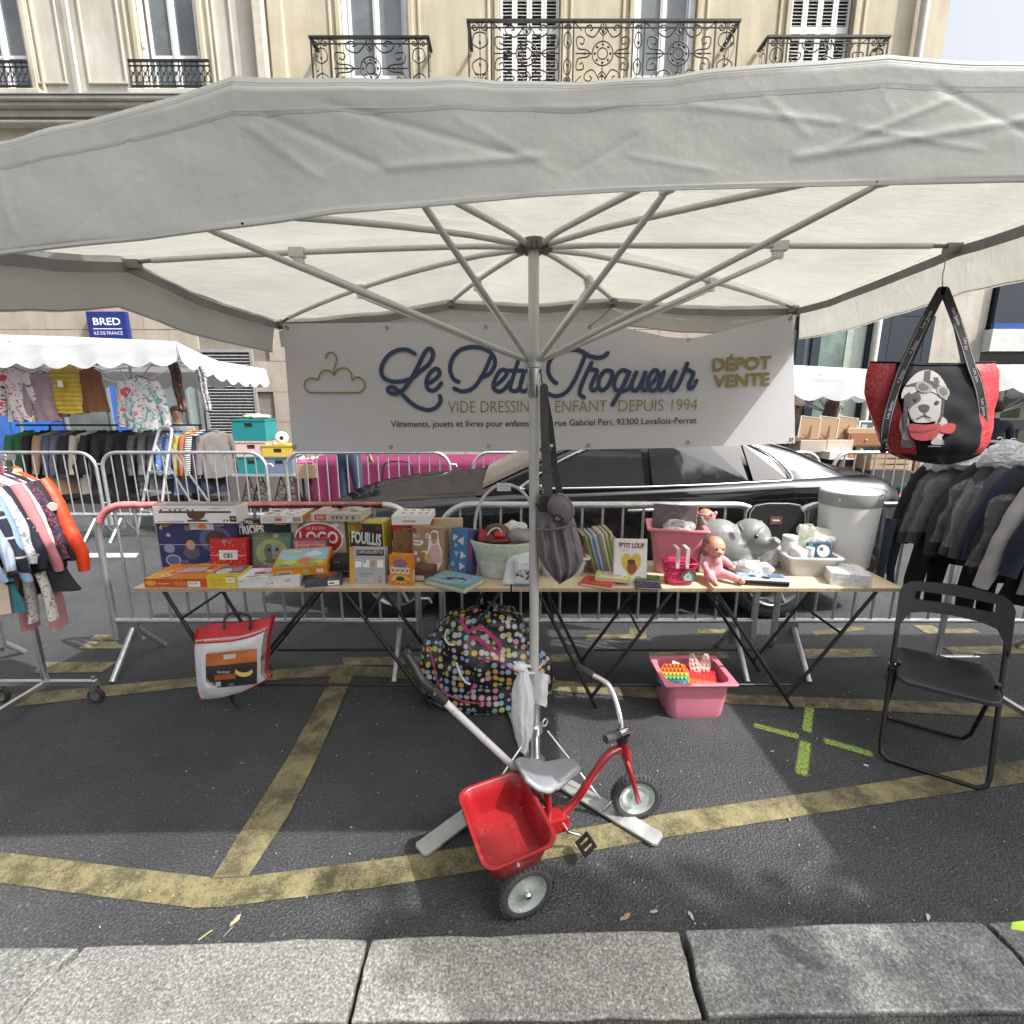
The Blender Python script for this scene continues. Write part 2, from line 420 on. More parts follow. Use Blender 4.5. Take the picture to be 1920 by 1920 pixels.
# green sprayed cross
def spray_mat():
    m, nt, b = _nt('green_spray_paint'); v = mapping(nt)
    sx = nt.nodes.new('ShaderNodeSeparateXYZ'); nt.links.new(v, sx.inputs[0])
    ab = nt.nodes.new('ShaderNodeMath'); ab.operation = 'ABSOLUTE'; nt.links.new(sx.outputs[1], ab.inputs[0])
    fx = nt.nodes.new('ShaderNodeMath'); fx.operation = 'PINGPONG'; fx.inputs[1].default_value = .5; nt.links.new(sx.outputs[0], fx.inputs[0])
    ex = ramp(nt, fx.outputs[0], [(0, (0, 0, 0)), (.16, (1, 1, 1))]); ey = ramp(nt, ab.outputs[0], [(.35, (1, 1, 1)), (1, (0, 0, 0))])
    n = noisen(nt, mapping(nt, (9, 1.4, 1)), 5, 6, .85)
    e = mixc(nt, 1, ex.outputs[0], ey.outputs[0], 'MULTIPLY'); a = mixc(nt, 1, e, n.outputs[0], 'MULTIPLY')
    al = ramp(nt, a, [(.40, (0, 0, 0)), (.66, (.92,)*3)])
    nt.links.new(al.outputs[0], b.inputs['Alpha']); b.inputs['Base Color'].default_value = (.55, .82, .14, 1); b.inputs['Roughness'].default_value = .8
    return m
SPRAY = spray_mat()
sc = thing('spray_mark', 'yellow-green cross sprayed on the asphalt in front of the chair', 'paint mark', onz(1513, 1388)); sc['kind'] = 'structure'; del sc['category']
sm = MB(); sm.poly([(0, -1, 0), (1, -1, 0), (1, 1, 0), (0, 1, 0)])
for i, (a, b, w) in enumerate((((1520, 1310), (1511, 1383), .050), ((1512, 1380), (1500, 1466), .058), ((1398, 1355), (1515, 1386), .052), ((1528, 1383), (1655, 1420), .055))):
    p, q = onz(*a, .004+.0006*i), onz(*b, .004+.0006*i); o = obj('stroke', sm, SPRAY, sc)
    d = q-p; o.location = p-sc.location; o.rotation_euler = (0, 0, math.atan2(d.y, d.x)); o.scale = (Vec((d.x, d.y)).length, w, 1)
o = obj('spray_dab', MB().poly([onz(x, y, .104) for x, y in ((1898, 1729), (1895, 1742), (1960, 1752), (1960, 1722))][::-1]), M('green_dab', (.40, .6, .06), .8)); o['kind'] = 'structure'

# kerb of big granite stones, each stone its own part
kerb = MB(); KZ = .10
far = lambda x: 1775-.0255*x; near = lambda x: 1924-.0135*(x-300)
e0, e1 = onz(-3400, far(-3400), KZ), onz(4200, far(4200), KZ); g0, g1 = onz(-3400, near(-3400), KZ), onz(4200, near(4200), KZ)
kerb.prism([(p.x, p.y) for p in (g0, g1, e1-Vec((0, .025, 0)), e0-Vec((0, .025, 0)))], (0, 0, -.05), (1, 0, 0), (0, 1, 0), (0, 0, .10))
kb = struct('kerb', kerb, M('kerb_joint_mortar', (.06, .055, .05), .9, bump=.4))
cuts = [(-2600, -3300), (-1450, -1900), (-420, -640), (152, 6), (692, 652), (1278, 1322), (1846, 2010), (2500, 2800), (3600, 4200)]
rr = random.Random(4)
for i in range(len(cuts)-1):
    (a0, a1), (b0, b1) = cuts[i], cuts[i+1]; g = 5
    pts = []
    for k in range(9): x = a0+g+(b0-a0-2*g)*k/8; pts.append(onz(x, far(x)+(rr.uniform(-2, 3) if 0 < k < 8 else 3), KZ))
    for k in range(1, 6): t = k/6; x = b0-g+(b1-b0)*t+rr.uniform(-5, 4)*(2 if i == 2 else .6); y = far(b0)*(1-t)+near(b1)*t; pts.append(onz(x, y, KZ))
    for k in range(9): x = b1-g-(b1-a1-2*g)*k/8; pts.append(onz(x, near(x)-(rr.uniform(0, 8) if 0 < k < 8 else 3), KZ))
    for k in range(1, 6): t = 1-k/6; x = a0+g+(a1-a0)*t+rr.uniform(-4, 5)*(2.4 if i == 3 else .6); y = far(a0)*(1-t)+near(a1)*t; pts.append(onz(x, y, KZ))
    zt = KZ+rr.uniform(-.004, .006); mb = MB(); mb.prism([(p.x, p.y) for p in pts], (0, 0, .0), (1, 0, 0), (0, 1, 0), (0, 0, zt))
    obj('kerb_stone', mb, GRAN, kb, bevel=.006)
mb = MB(); mb.prism([(-30, -12), (30, -12), (g1.x, g1.y), (g0.x, g0.y)], (0, 0, -.06), (1, 0, 0), (0, 1, 0), (0, 0, .155)); struct('pavement', mb, WALK)
mb = MB().bb((-40, 7.0, -.05), (40, 11.4, .12)); struct('far_pavement', mb, WALK)
mb = MB().bb((-40, 6.75, -.05), (40, 6.995, .13)); struct('far_kerb', mb, GRAN)

# ---------------------------------------------------------------- the limestone building across the street
FY = 11.0
X = lambda px, py=60: ony(px, py, FY).x
Z = lambda py, Y=FY: ony(960, py, Y).z
bld = thing('stone_building', 'pale limestone apartment building with black iron balconies across the street', 'building', (0, FY, 0))
def wall_open(mb, x0, x1, z0, z1, ops, Y=FY, depth=.35, th=.5):
    xs = sorted({x0, x1, *[v for o in ops for v in o[:2]]}); zs = sorted({z0, z1, *[v for o in ops for v in o[2:4]]})
    inside = lambda x, z: any(o[0] < x < o[1] and o[2] < z < o[3] for o in ops)
    for i in range(len(xs)-1):
        for j in range(len(zs)-1):
            if not inside((xs[i]+xs[i+1])/2, (zs[j]+zs[j+1])/2):
                mb.poly([(xs[i], Y, zs[j]), (xs[i+1], Y, zs[j]), (xs[i+1], Y, zs[j+1]), (xs[i], Y, zs[j+1])])
    for a, b, c, d in ops:
        for q in ([(a, Y, c), (a, Y, d), (a, Y+depth, d), (a, Y+depth, c)], [(b, Y, d), (b, Y, c), (b, Y+depth, c), (b, Y+depth, d)],
                  [(a, Y, d), (b, Y, d), (b, Y+depth, d), (a, Y+depth, d)], [(b, Y, c), (a, Y, c), (a, Y+depth, c), (b, Y+depth, c)]): mb.poly(q)
BX0, BX1 = -17.0, X(1772); UZ0, UZ1 = 7.0, 12.5
wins = [(X(-70), X(46), 7.22, 9.6, 'w'), (X(258), X(373), 7.22, 9.6, 'w'), (X(640), X(766), 6.9, 9.6, 'w'), (X(936), X(1050), 6.9, 9.6, 's'), (X(1188), X(1304), 6.9, 9.6, 'w'), (X(1480), X(1597), 6.9, 9.6, 's'),
        (X(-560), X(-440), 7.22, 9.6, 'w')]
XS = X(515)
mb = MB(); wall_open(mb, XS, BX1, UZ0-.3, UZ1, [w[:4] for w in wins if w[0] > XS])
mb.poly([(BX1, FY, .1), (BX1, FY+9, .1), (BX1, FY+9, UZ1), (BX1, FY, UZ1)]); obj('wall', mb, LIME, bld, world=True)
mb = MB(); wall_open(mb, BX0, XS, UZ0, UZ1, [w[:4] for w in wins if w[1] < XS], Y=FY+.02); obj('wall', mb, LIMEG, bld, world=True)
# mouldings: surrounds, panel frames, pilaster strip, cornices
def moulding(a, b, c, d, w=.09, p=.04, y=FY, name='moulding', m=LIME):
    mb = MB()
    mb.bb((a-w, y-p, c), (a, y+.03, d)); mb.bb((b, y-p, c), (b+w, y+.03, d)); mb.bb((a-w, y-p-.003, d), (b+w, y+.03, d+w))
    return obj(name, mb, m, bld, world=True, bevel=.012)
for w in wins:
    moulding(w[0], w[1], w[2]-.02, w[3]); moulding(w[0]-.17, w[1]+.17, w[2]-.02, w[3]+.1, .05, .025)
for (p0, p1) in ((62, 118), (158, 232), (405, 440)):
    a, b = X(p0, 100), X(p1, 100); mb = MB()
    for q in ((a, a+.035, Z(158), 9.7), (b-.035, b, Z(158), 9.7), (a+.036, b-.036, Z(158), Z(158)+.035)): mb.bb((q[0], FY-.02, q[2]), (q[1], FY+.03, q[3]))
    obj('panel_moulding', mb, LIMEG, bld, world=True, bevel=.008)
mb = MB().bb((X(483, 80), FY-.16, 6.8), (X(503, 80), FY+.1, UZ1)); obj('pilaster', mb, M('pale_stone', (.5, .46, .38), .8), bld, world=True, bevel=.03)
mb = MB().bb((X(508, 80), FY-.07, 6.8), (X(536, 80), FY+.1, UZ1)); obj('pilaster', mb, LIME, bld, world=True, bevel=.02)
mb = MB()
for z, h, p in ((6.93, .06, .42), (6.86, .07, .34), (6.74, .12, .22), (6.62, .05, .28)): mb.bb((BX0, FY-p, z), (XS-.2, FY+.1, z+h-.004))
obj('cornice', mb, LIMEG, bld, world=True, bevel=.012)
mb = MB().bb((BX0, FY-.44, 6.99), (XS-.2, FY+.05, 7.01)); obj('cornice_flashing', mb, M('zinc', (.24, .25, .26), .5, .5), bld, world=True)
mb = MB().bb((BX0, FY-.05, 5.0), (XS, FY+.2, 6.62)); obj('frieze', mb, LIME, bld, world=True)
mb = MB().bb((XS, FY-.02, 4.7), (BX1, FY+.2, 6.7)); obj('frieze', mb, LIME, bld, world=True)
# windows
def shutter_panel(x0, x1, z0, z1, y, n):
    s = MB(); f = .045
    for q in (((x0, z0), (x0+f, z1)), ((x1-f, z0), (x1, z1)), ((x0+f, z0), (x1-f, z0+.08)), ((x0+f, z1-.08), (x1-f, z1)), ((x0+f, (z0+z1)/2-.05), (x1-f, (z0+z1)/2+.05))):
        s.bb((q[0][0], y, q[0][1]), (q[1][0], y+.035, q[1][1]))
    o = obj('shutter', s, SHUT, bld, world=True)
    t = MB(); rm = Matrix.Rotation(R(38), 3, 'X'); k = 0; z = z0+.10
    while z < z1-.1:
        if abs(z-(z0+z1)/2) > .07: t.box(((x0+x1)/2, y+.02, z), (x1-x0-2*f, .05, .008), rm)
        z += .055
    for q in t.v: q -= Vec((0, FY, 0))
    sl = obj('slat', t, SHUT, o); sl['kind'] = 'stuff'
    bk = MB().bb((x0, y+.06-FY, z0), (x1, y+.07-FY, z1)); obj('shutter_back', bk, M('dark_gap', (.06, .06, .06), .9), o)
def glazed(x0, x1, z0, z1, y):
    w = MB(); f = .05; xm = (x0+x1)/2
    w.bb((x0, y, z0), (x0+f, y+.06, z1)); w.bb((x1-f, y, z0), (x1, y+.06, z1)); w.bb((x0+f, y, z0), (x1-f, y+.06, z0+.11)); w.bb((x0+f, y, z1-f), (x1-f, y+.06, z1))
    w.bb((xm-.055, y-.01, z0+.11), (xm+.055, y+.06, z1-f)); w.bb((xm-.02, y-.022, z0+.11), (xm+.02, y-.0101, z1-f))
    for s in (x0+f, xm+.055): w.bb((s, y+.003, z0+.62), (s+(x1-x0)/2-.105, y+.055, z0+.67))
    o = obj('window', w, WFRAME, bld, world=True)
    p = MB(); p.bb((x0+f, y+.03-FY, z0+.11), (xm-.055, y+.034-FY, z1-f)); obj('pane', p, GLASSD, o)
    p = MB(); p.bb((xm+.055, y+.03-FY, z0+.11), (x1-f, y+.034-FY, z1-f)); obj('pane', p, GLASSD, o)
for a, b, c, d, k in wins:
    if k == 'w':
        glazed(a+.10, b-.10, c+.02, d-.01, FY+.16)
        for s in (a+.012, b-.088):
            q = MB().bb((s, FY+.05, c+.01), (s+.076, FY+.10, d)); q.bb((s+.02, FY+.035, c+.75), (s+.056, FY+.049, c+.85)); obj('folded_shutter', q, SHUT, bld, world=True)
    else:
        n = 4; w = (b-a-.04)/n
        for i in range(n): shutter_panel(a+.02+i*w, a+.02+(i+1)*w-.008, c+.02, d, FY+.08, 40)
    q = MB().bb((a-.22, FY-.18, c-.14), (b+.22, FY+.3, c-.001)); q.bb((a-.16, FY-.10, c-.26), (b+.16, FY+.2, c-.141)); obj('window_sill', q, LIMEG if b < XS else LIME, bld, world=True, bevel=.015)
# wrought iron
def spiral(c, r0, turns, a0, d=1, n=18, ax=(1, 0, 0), up=(0, 0, 1)):
    c = Vec(c); ax = Vec(ax); up = Vec(up); out = []
    for i in range(n+1):
        t = i/n; r = r0*(1-.86*t); a = a0+d*turns*2*pi*t; out.append(c+ax*r*cos(a)+up*r*sin(a))
    return out
def motif(mb, x0, x1, z0, z1, y, r=.011):
    """one square scrollwork panel: ring in the middle, C scrolls, fleurons"""
    cx, cz = (x0+x1)/2, (z0+z1)/2; w, h = (x1-x0)/2, (z1-z0)/2; T = lambda p, k=1: mb.tube(p, r*k, 5)
    mb.tube(arc((cx, y, cz), h*.19, 0, 2*pi, 18)[:-1], r, 5, closed=True); mb.tube(arc((cx, y, cz), h*.40, 0, 2*pi, 22)[:-1], r, 5, closed=True)
    for k in range(8):
        a = k*pi/4; e = Vec((cx+h*.30*cos(a), y, cz+h*.30*sin(a))); mb.ball(e, r*2.1, 6)
    for sx in (-1, 1):
        for sz in (-1, 1):
            p0 = Vec((cx+sx*w*.06, y, cz+sz*h*.95))
            T(smooth([p0, (cx+sx*w*.30, y, cz+sz*h*.55), (cx+sx*w*.56, y, cz+sz*h*.62), (cx+sx*w*.62, y, cz+sz*h*.82), (cx+sx*w*.46, y, cz+sz*h*.92), (cx+sx*w*.36, y, cz+sz*h*.80), (cx+sx*w*.45, y, cz+sz*h*.74)], 4))
            T(smooth([(cx+sx*w*.42, y, cz), (cx+sx*w*.56, y, cz+sz*h*.12), (cx+sx*w*.86, y, cz+sz*h*.18), (cx+sx*w*.90, y, cz+sz*h*.52), (cx+sx*w*.66, y, cz+sz*h*.50), (cx+sx*w*.70, y, cz+sz*h*.30), (cx+sx*w*.80, y, cz+sz*h*.36)], 4))
            T([(cx+sx*w*.98, y, cz+sz*h*.98), (cx+sx*w*.74, y, cz+sz*h*.74)], .8)
        T([(cx+sx*h*.40, y, cz), (cx+sx*w*.95, y, cz)], .9); mb.ball((cx+sx*w*.62, y, cz), (r*3.2, r*1.5, r*2), 6)
    for sz in (-1, 1):
        T([(cx, y, cz+sz*h*.40), (cx, y, cz+sz*h*.97)], .9); mb.ball((cx, y, cz+sz*h*.72), (r*2.6, r*1.5, r*3.6), 6)
        for sx in (-1, 1): mb.tube(smooth([(cx, y, cz+sz*h*.58), (cx+sx*h*.12, y, cz+sz*h*.68), (cx+sx*h*.14, y, cz+sz*h*.80), (cx+sx*h*.06, y, cz+sz*h*.76)], 3), r*.9, 5)
def narrow(mb, x0, x1, z0, z1, y, r=.010, ax=None):
    cx, cz = (x0+x1)/2, (z0+z1)/2; w, h = (x1-x0)/2, (z1-z0)/2
    for sz in (-1, 1):
        for sx in (-1, 1):
            mb.tube(smooth([(cx, y, cz+sz*h*.15), (cx+sx*w*.7, y, cz+sz*h*.32), (cx+sx*w*.55, y, cz+sz*h*.62), (cx, y, cz+sz*h*.7)], 4), r, 5)
            mb.tube(spiral((cx+sx*w*.5, y, cz+sz*h*.86), w*.42, 1.3, pi/2 if sx > 0 else pi/2, sx), r, 5)
        mb.ball((cx, y, cz+sz*h*.36), (r*2.2, r*1.5, r*4), 6)
    mb.tube([(cx, y, z0), (cx, y, z1)], r*.9, 5)
def balcony(x0, x1, y, zf, zr, cells, side):
    t = MB(); t.bb((x0-.03, y-.03, zr-.035), (x1+.03, y+.03, zr)); t.bb((x0-.031, y+.031, zr-.034), (x0+.03, FY-.02, zr)); t.bb((x1-.03, y+.031, zr-.034), (x1+.031, FY-.02, zr))
    o = obj('balcony_railing', t, IRON, bld, world=True); L = lambda q: [p.__isub__(Vec((0, FY, 0))) for p in q.v]
    g = MB(); xx = x0
    edges = [x0+(x1-x0)*sum(c for c, _ in cells[:i])/sum(c for c, _ in cells) for i in range(len(cells)+1)]
    for e in edges: g.bb((e-.012, y-.012, zf), (e+.012, y+.012, zr-.036))
    g.bb((x0+.013, y-.0105, zf+.07), (x1-.013, y+.0105, zf+.09)); g.bb((x0+.013, y-.0106, zr-.12), (x1-.013, y+.0106, zr-.105))
    L(g); obj('post', g, IRON, o)
    for i, (c, k) in enumerate(cells):
        m = MB(); (motif if k else narrow)(m, edges[i]+.014, edges[i+1]-.014, zf+.09, zr-.04, y); L(m); obj('scrollwork', m, IRON, o)
    for xs in (x0, x1):
        m = MB(); narrow(m, -(FY-y)/2+.03, (FY-y)/2-.03, zf+.09, zr-.04, 0)
        m.v = [Vec((xs, (y+FY)/2+p.x-FY, p.z)) for p in m.v]; obj('side_scrollwork', m, IRON, o)
    q = MB().bb((x0-.1, y-.08, zf-.16), (x1+.1, FY-.019, zf)); q.bb((x0, y+.06, zf-.34), (x1, FY-.018, zf-.161)); obj('balcony_slab', q, LIME, bld, world=True, bevel=.02)
def bal_px(p0, p1, pr, y, cells):
    a, b = ony(p0, pr, y), ony(p1, pr, y); balcony(a.x, b.x, y, a.z-1.02, a.z, cells, 1)
bal_px(582, 802, 68, 10.60, [(1.1, 0), (4.6, 1), (1.1, 0)])
bal_px(878, 1386, 37, 10.22, [(1, 0), (3.1, 1), (.5, 0), (2.6, 1), (.5, 0), (3.1, 1), (1, 0)])
bal_px(1441, 1667, 67, 10.60, [(1.1, 0), (4.6, 1), (1.1, 0)])
def guard(p0, p1, pt, pb, y=10.84):
    a, b = ony(p0, pt, y), ony(p1, pt, y); z0 = ony(p0, pb, y).z; t = MB()
    t.bb((a.x, y-.025, a.z-.03), (b.x, y+.025, a.z)); t.bb((a.x, y-.015, z0), (b.x, y+.015, z0+.025)); t.bb((a.x, y-.012, a.z-.10), (b.x, y+.012, a.z-.085))
    o = obj('window_guard', t, IRON, bld, world=True); g = MB(); n = 13; w = (b.x-a.x)/n; yy = y-FY
    for i in range(n+1): g.tube([(a.x+i*w, yy, z0), (a.x+i*w, yy, a.z)], .010, 5)
    for i in range(n):
        cx = a.x+(i+.5)*w; h = a.z-z0
        g.tube(arc((cx, yy, a.z-.14), w*.42, 0, pi, 8), .008, 5); g.tube(arc((cx, yy, z0+.12), w*.42, pi, 2*pi, 8), .008, 5)
        g.tube([(cx-w*.42, yy, a.z-.14), (cx-w*.1, yy, z0+h*.5), (cx-w*.42, yy, z0+.12)], .008, 5); g.tube([(cx+w*.42, yy, a.z-.14), (cx+w*.1, yy, z0+h*.5), (cx+w*.42, yy, z0+.12)], .008, 5)
        g.ball((cx, yy, z0+h*.5), (.02, .012, .028), 6)
    obj('guard_scrollwork', g, IRON, o)
guard(240, 392, 112, 163); guard(-95, 50, 114, 163)
# drain pipes
def pipe(px, y0, z0, z1, m, r=.05, nm='drainpipe'):
    x = X(px, 80); q = MB().tube([(x, y0, z0), (x, y0, z1)], r, 10)
    for z in (z0+.6, z0+1.7): q.tube([(x, y0, z), (x, y0, z+.07)], r*1.25, 10)
    obj(nm, q, m, bld, world=True)
pipe(143, FY-.1, 7.02, UZ1, M('white_pipe', (.6, .58, .53), .5), .028)
pipe(1716, FY-.12, .2, UZ1, M('cream_pipe', (.55, .54, .5), .5), .075)
x = X(143, 80); obj('cable', MB().tube([(x, FY-.1, 7.05), (x+.6, FY-.2, 7.045), (x+1.7, FY-.2, 7.05)], .02, 6), M('white_pipe', (.6, .58, .53), .5), bld, world=True)
# ground floor: stone slabs, bank window, louvre, dark shop front
mb = MB().bb((BX0, FY+.05, .1), (BX1, FY+.4, 5.0)); obj('ground_floor_wall', mb, M('slab_joint', (.2, .18, .15), .9), bld, world=True)
gx = [BX0]; 
g_lo = lambda px, py=700: ony(px, py, FY).x
bank = (g_lo(-260), g_lo(373), .35, 2.35); louv = (g_lo(378), g_lo(478), .35, ony(430, 655, FY).z); shop = (g_lo(1492), g_lo(1728), .12, 3.9)
rr = random.Random(11); z = .12; row = 0
while z < 4.9:
    h = .62 if z > .2 else .45; x = BX0+(row % 2)*.5
    while x < BX1:
        x2 = min(x+1.0, BX1); xm = (x+x2)/2; zm = z+h/2
        if not any(o[0]-.02 < xm < o[1]+.02 and o[2]-.1 < zm < o[3]+.1 for o in (bank, louv, shop)) and x > -13:
            a, b, c, d = x+.004, x2-.004, z+.004, min(z+h, 5.0)-.004
            for o in (bank, louv, shop):        # trim slabs that overhang an opening
                if c < o[3] and d > o[2]:
                    if a < o[0] < b: b = o[0]
                    if a < o[1] < b: a = o[1]
            obj('stone_slab', MB().bb((a, FY-.0+rr.uniform(-.003, .003), c), (b, FY+.06, d)), SLAB, bld, world=True)
        x = x2
    z += h; row += 1
bw = MB(); a, b, c, d = bank
for q in ((a, c, a+.07, d), (b-.07, c, b, d), (a+.07, d-.08, b-.07, d), (a+.07, c, b-.07, c+.1)): bw.bb((q[0], FY-.02, q[1]), (q[2], FY+.1, q[3]))
xs = [g_lo(p) for p in (-120, 20, 108, 196, 236, 300, 345)]
for x in xs: bw.bb((x-.025, FY-.018, c+.1), (x+.025, FY+.1, d-.08))
o = obj('bank_window', bw, M('grey_alu_frame', (.3, .32, .33), .4, .4), bld, world=True)
xs = [a]+xs+[b]; cols = [GLASSB, GLASSB, GLASSB, GLASSD, GLASSB, M('pale_glass', (.25, .32, .3), .08, var=.3, vs=1.5, spec=.8), GLASSD, M('pale_glass')]
for i in range(len(xs)-1): obj('pane', MB().bb((xs[i]+.026, .02, c+.1), (xs[i+1]-.026, .03, d-.08)), cols[i], o)
obj('window_poster', MB().bb((g_lo(0), -.005, .9), (g_lo(75), .012, 1.75)), M('poster_blue', (.04, .16, .55), .3), o)
lm = MB(); a, b, c, d = louv
for q in ((a, c, a+.06, d), (b-.06, c, b, d), (a+.06, d-.06, b-.06, d)): lm.bb((q[0], FY-.04, q[1]), (q[2], FY+.1, q[3]))
LV = M('grey_louvre_paint', (.30, .30, .30), .5, .2)
o = obj('louvre', lm, LV, bld, world=True); obj('louvre_back', MB().bb((a, .03, c), (b, .045, d)), M('dark_gap', (.06, .06, .06), .9), o)
z = c+.03; bl = MB(); bl.box((0, 0, 0), (b-a-.12, .07, .012), Matrix.Rotation(R(35), 3, 'X')); first = None
while z < d-.07:
    if first is None: first = s = obj('blade', bl, LV, o)
    else: s = first.copy(); link(s, o)
    s.location = ((a+b)/2, -.005, z); z += .062
a, b, c, d = shop; NAVY = M('navy_shop_paint', (.022, .032, .045), .35, var=.15)
sh = MB(); sh.bb((a, FY-.06, c), (b, FY+.05, c+.35)); sh.bb((a, FY-.06, 3.3), (b, FY+.05, d))
for p in (1492, 1520, 1622, 1660, 1724): x = g_lo(p); sh.bb((x-.08, FY-.07, c+.35), (x+.09, FY+.05, 3.3))
sh.bb((g_lo(1630), FY-.065, c+.36), (g_lo(1716), FY+.04, 3.29)); o = obj('shop_front', sh, NAVY, bld, world=True)
obj('pane', MB().bb((a+.05, .0, c+.35), (g_lo(1630), .01, 3.3)), M('green_glass', (.16, .22, .2), .07, var=.4, vs=2, spec=.8), o)
sg = MB(); sg.bb((g_lo(1578), -.012, 1.2), (g_lo(1612), -.002, 3.1)); obj('glass_reveal', sg, M('pale_green_panel', (.36, .42, .36), .4), o)
sg = MB().bb((g_lo(1573), -.016, .95), (g_lo(1592), -.004, 1.35)); obj('poster', sg, M('pale_poster', (.45, .55, .52), .5), o)

# neighbouring shop, right of the drainpipe
nb = thing('corner_shop', 'dark shop with pale stone pier and white fascia right of the limestone building', 'building', (BX1+1.6, FY, 0))
mb = MB().bb((BX1+.06, FY+.5, .1), (17, FY+1.4, 5.2)); obj('wall', mb, LIMEG, nb, world=True)
mb = MB().bb((g_lo(1735, 650), FY+.0, .1), (g_lo(1842, 650), FY+.5, 5.2)); obj('pier', mb, stone_mat('weathered_stone', (.36, .33, .28), (.55, .52, .46), 2.2), nb, world=True, bevel=.02)
mb = MB().bb((g_lo(1846, 650), FY-.1, 3.1), (17, FY+.48, 4.4)); obj('fascia', mb, NAVY, nb, world=True)
mb = MB().bb((g_lo(1842, 650), FY-.18, ony(1900, 618, FY).z), (17, FY-.101, ony(1900, 608, FY).z)); obj('blue_band', mb, M('royal_blue', (.02, .07, .3), .4), nb, world=True)
mb = MB().bb((g_lo(1840, 650), FY-.20, ony(1900, 660, FY).z), (17, FY+.3, ony(1900, 619, FY).z)); obj('awning_box', mb, M('offwhite_panel', (.55, .57, .55), .5), nb, world=True)
mb = MB().bb((g_lo(1850, 650), FY+.1, .2), (17, FY+.14, ony(1900, 661, FY).z)); obj('shop_window', mb, M('dark_shop_glass', (.03, .035, .035), .08, spec=.8), nb, world=True)

# blue bank sign
a, b = ony(160, 584, FY-.14), ony(242, 641, FY-.14)
sg = thing('bank_sign', 'square navy sign with white lettering on the stone wall', 'sign', ((a.x+b.x)/2, FY-.14, b.z))
w, h = b.x-a.x, a.z-b.z+.12
obj('sign_panel', MB().bb((-w/2, 0, -.12), (w/2, .1, h-.12)), M('sign_navy', (.012, .025, .16), .4), sg)
f = Face((-w/2, 0, -.12), (w, 0, 0), (0, 0, h), sg)
f.text('BRED', .50, .72, .19, (.85, .86, .88), .70, bold=.02); f.rect(.13, .52, .87, .54, (.8, .8, .82)); f.text('ILE DE FRANCE', .5, .41, .09, (.75, .76, .8), .74); f.done()
# ---------------------------------------------------------------- the market parasol
def proj(p):
    d = Vec(p)-Vec((0, 0, CAM_H)); z = d.y*CP-d.z*SP
    return 960+960*d.x/z, 960-960*(d.y*SP+d.z*CP)/z
def canvas_mat(name, c, tr, wrinkle=1.0):
    m, nt, b = _nt(name); v = mapping(nt)
    n = noisen(nt, v, 3.2, 6, .6); st = noisen(nt, v, 26, 5, .75); w1 = noisen(nt, mapping(nt, (3, 9, 3)), 2.2, 4, .6); w2 = noisen(nt, v, 5.5, 5, .62)
    cr = ramp(nt, n.outputs[0], [(.3, scal(c, .90)), (.7, scal(c, 1.04))])
    sp = ramp(nt, st.outputs[0], [(.24, (.62, .60, .55)), (.33, (1, 1, 1))])
    col = mixc(nt, 1, cr.outputs[0], sp.outputs[0], 'MULTIPLY')
    nt.links.new(col, b.inputs['Base Color']); b.inputs['Roughness'].default_value = .55; b.inputs['Specular IOR Level'].default_value = .35
    t = nt.nodes.new('ShaderNodeBsdfTranslucent'); mx = nt.nodes.new('ShaderNodeMixShader'); nt.links.new(col, t.inputs[0])
    mx.inputs[0].default_value = tr; nt.links.new(b.outputs[0], mx.inputs[1]); nt.links.new(t.outputs[0], mx.inputs[2])
    nt.links.new(mx.outputs[0], nt.nodes['Material Output'].inputs[0])
    h = nt.nodes.new('ShaderNodeMath'); h.operation = 'ADD'; nt.links.new(w1.outputs[0], h.inputs[0]); nt.links.new(w2.outputs[0], h.inputs[1])
    bumpn(nt, b, h.outputs[0], .55*wrinkle, .05)
    nt.links.new(b.inputs['Normal'].links[0].from_socket, t.inputs['Normal'])
    return m
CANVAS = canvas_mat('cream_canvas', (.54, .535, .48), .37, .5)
VALC_SHADED = canvas_mat('shaded_valance_canvas', (.235, .245, .225), .18, .10)  # cream canvas again, darkened to hold the front valance's shade in its colour
STRAP = M('grey_webbing', (.21, .21, .20), .8, bump=.2)
SEAM = M('seam_thread', (.22, .22, .21), .9)
HUB = Vec((.08, 2.08, 2.285))
FYr = 1.05
rim = [('BL', Vec((-1.36, 3.12, 2.125)), .045), ('B1', Vec((-.36, 3.12, 2.235)), .015), ('B2', Vec((.59, 3.12, 2.245)), .015), ('BR', Vec((1.64, 3.12, 2.205)), .03),
       ('MR', Vec((1.69, 2.08, 2.262)), .0), ('FR', Vec((1.64, FYr, 2.285)), .02), ('F2', Vec((.656, FYr, 2.272)), .01), ('F1', Vec((-.492, FYr, 2.240)), .01), ('FL', Vec((-1.52, FYr+.02, 2.055)), .05), ('ML', Vec((-1.47, 2.08, 2.205)), .01)]
NR = len(rim)
par = thing('market_parasol', 'big rectangular cream market parasol with grey ribs sheltering the toy tables', 'parasol', (.105, 2.08, 0))
def fab(i, t, s, up=.0):
    (na, A, ra), (nb_, B, rb) = rim[i], rim[(i+1) % NR]
    E = A.lerp(B, t); p = HUB.lerp(E, s); g = 4*t*(1-t)
    p.z += 4*(ra*(1-t)+rb*t)*s*(1-s) - g*.045*s**1.3*(1-.55*s) + up
    q = Vec((p.x*2.2, p.y*2.2, .7)); p.z += .012*noise.noise(q*1.6)*s*(g+.1) + .005*noise.noise(q*5)*min(1, s*2)*g
    return p
mb = MB(); SEG = 14; RAD = 26
for i in range(NR): mb.grid(lambda a, b, i=i: fab(i, a, .001+.999*b, .012), SEG, RAD)
obj('canopy', mb, CANVAS, par, world=True)
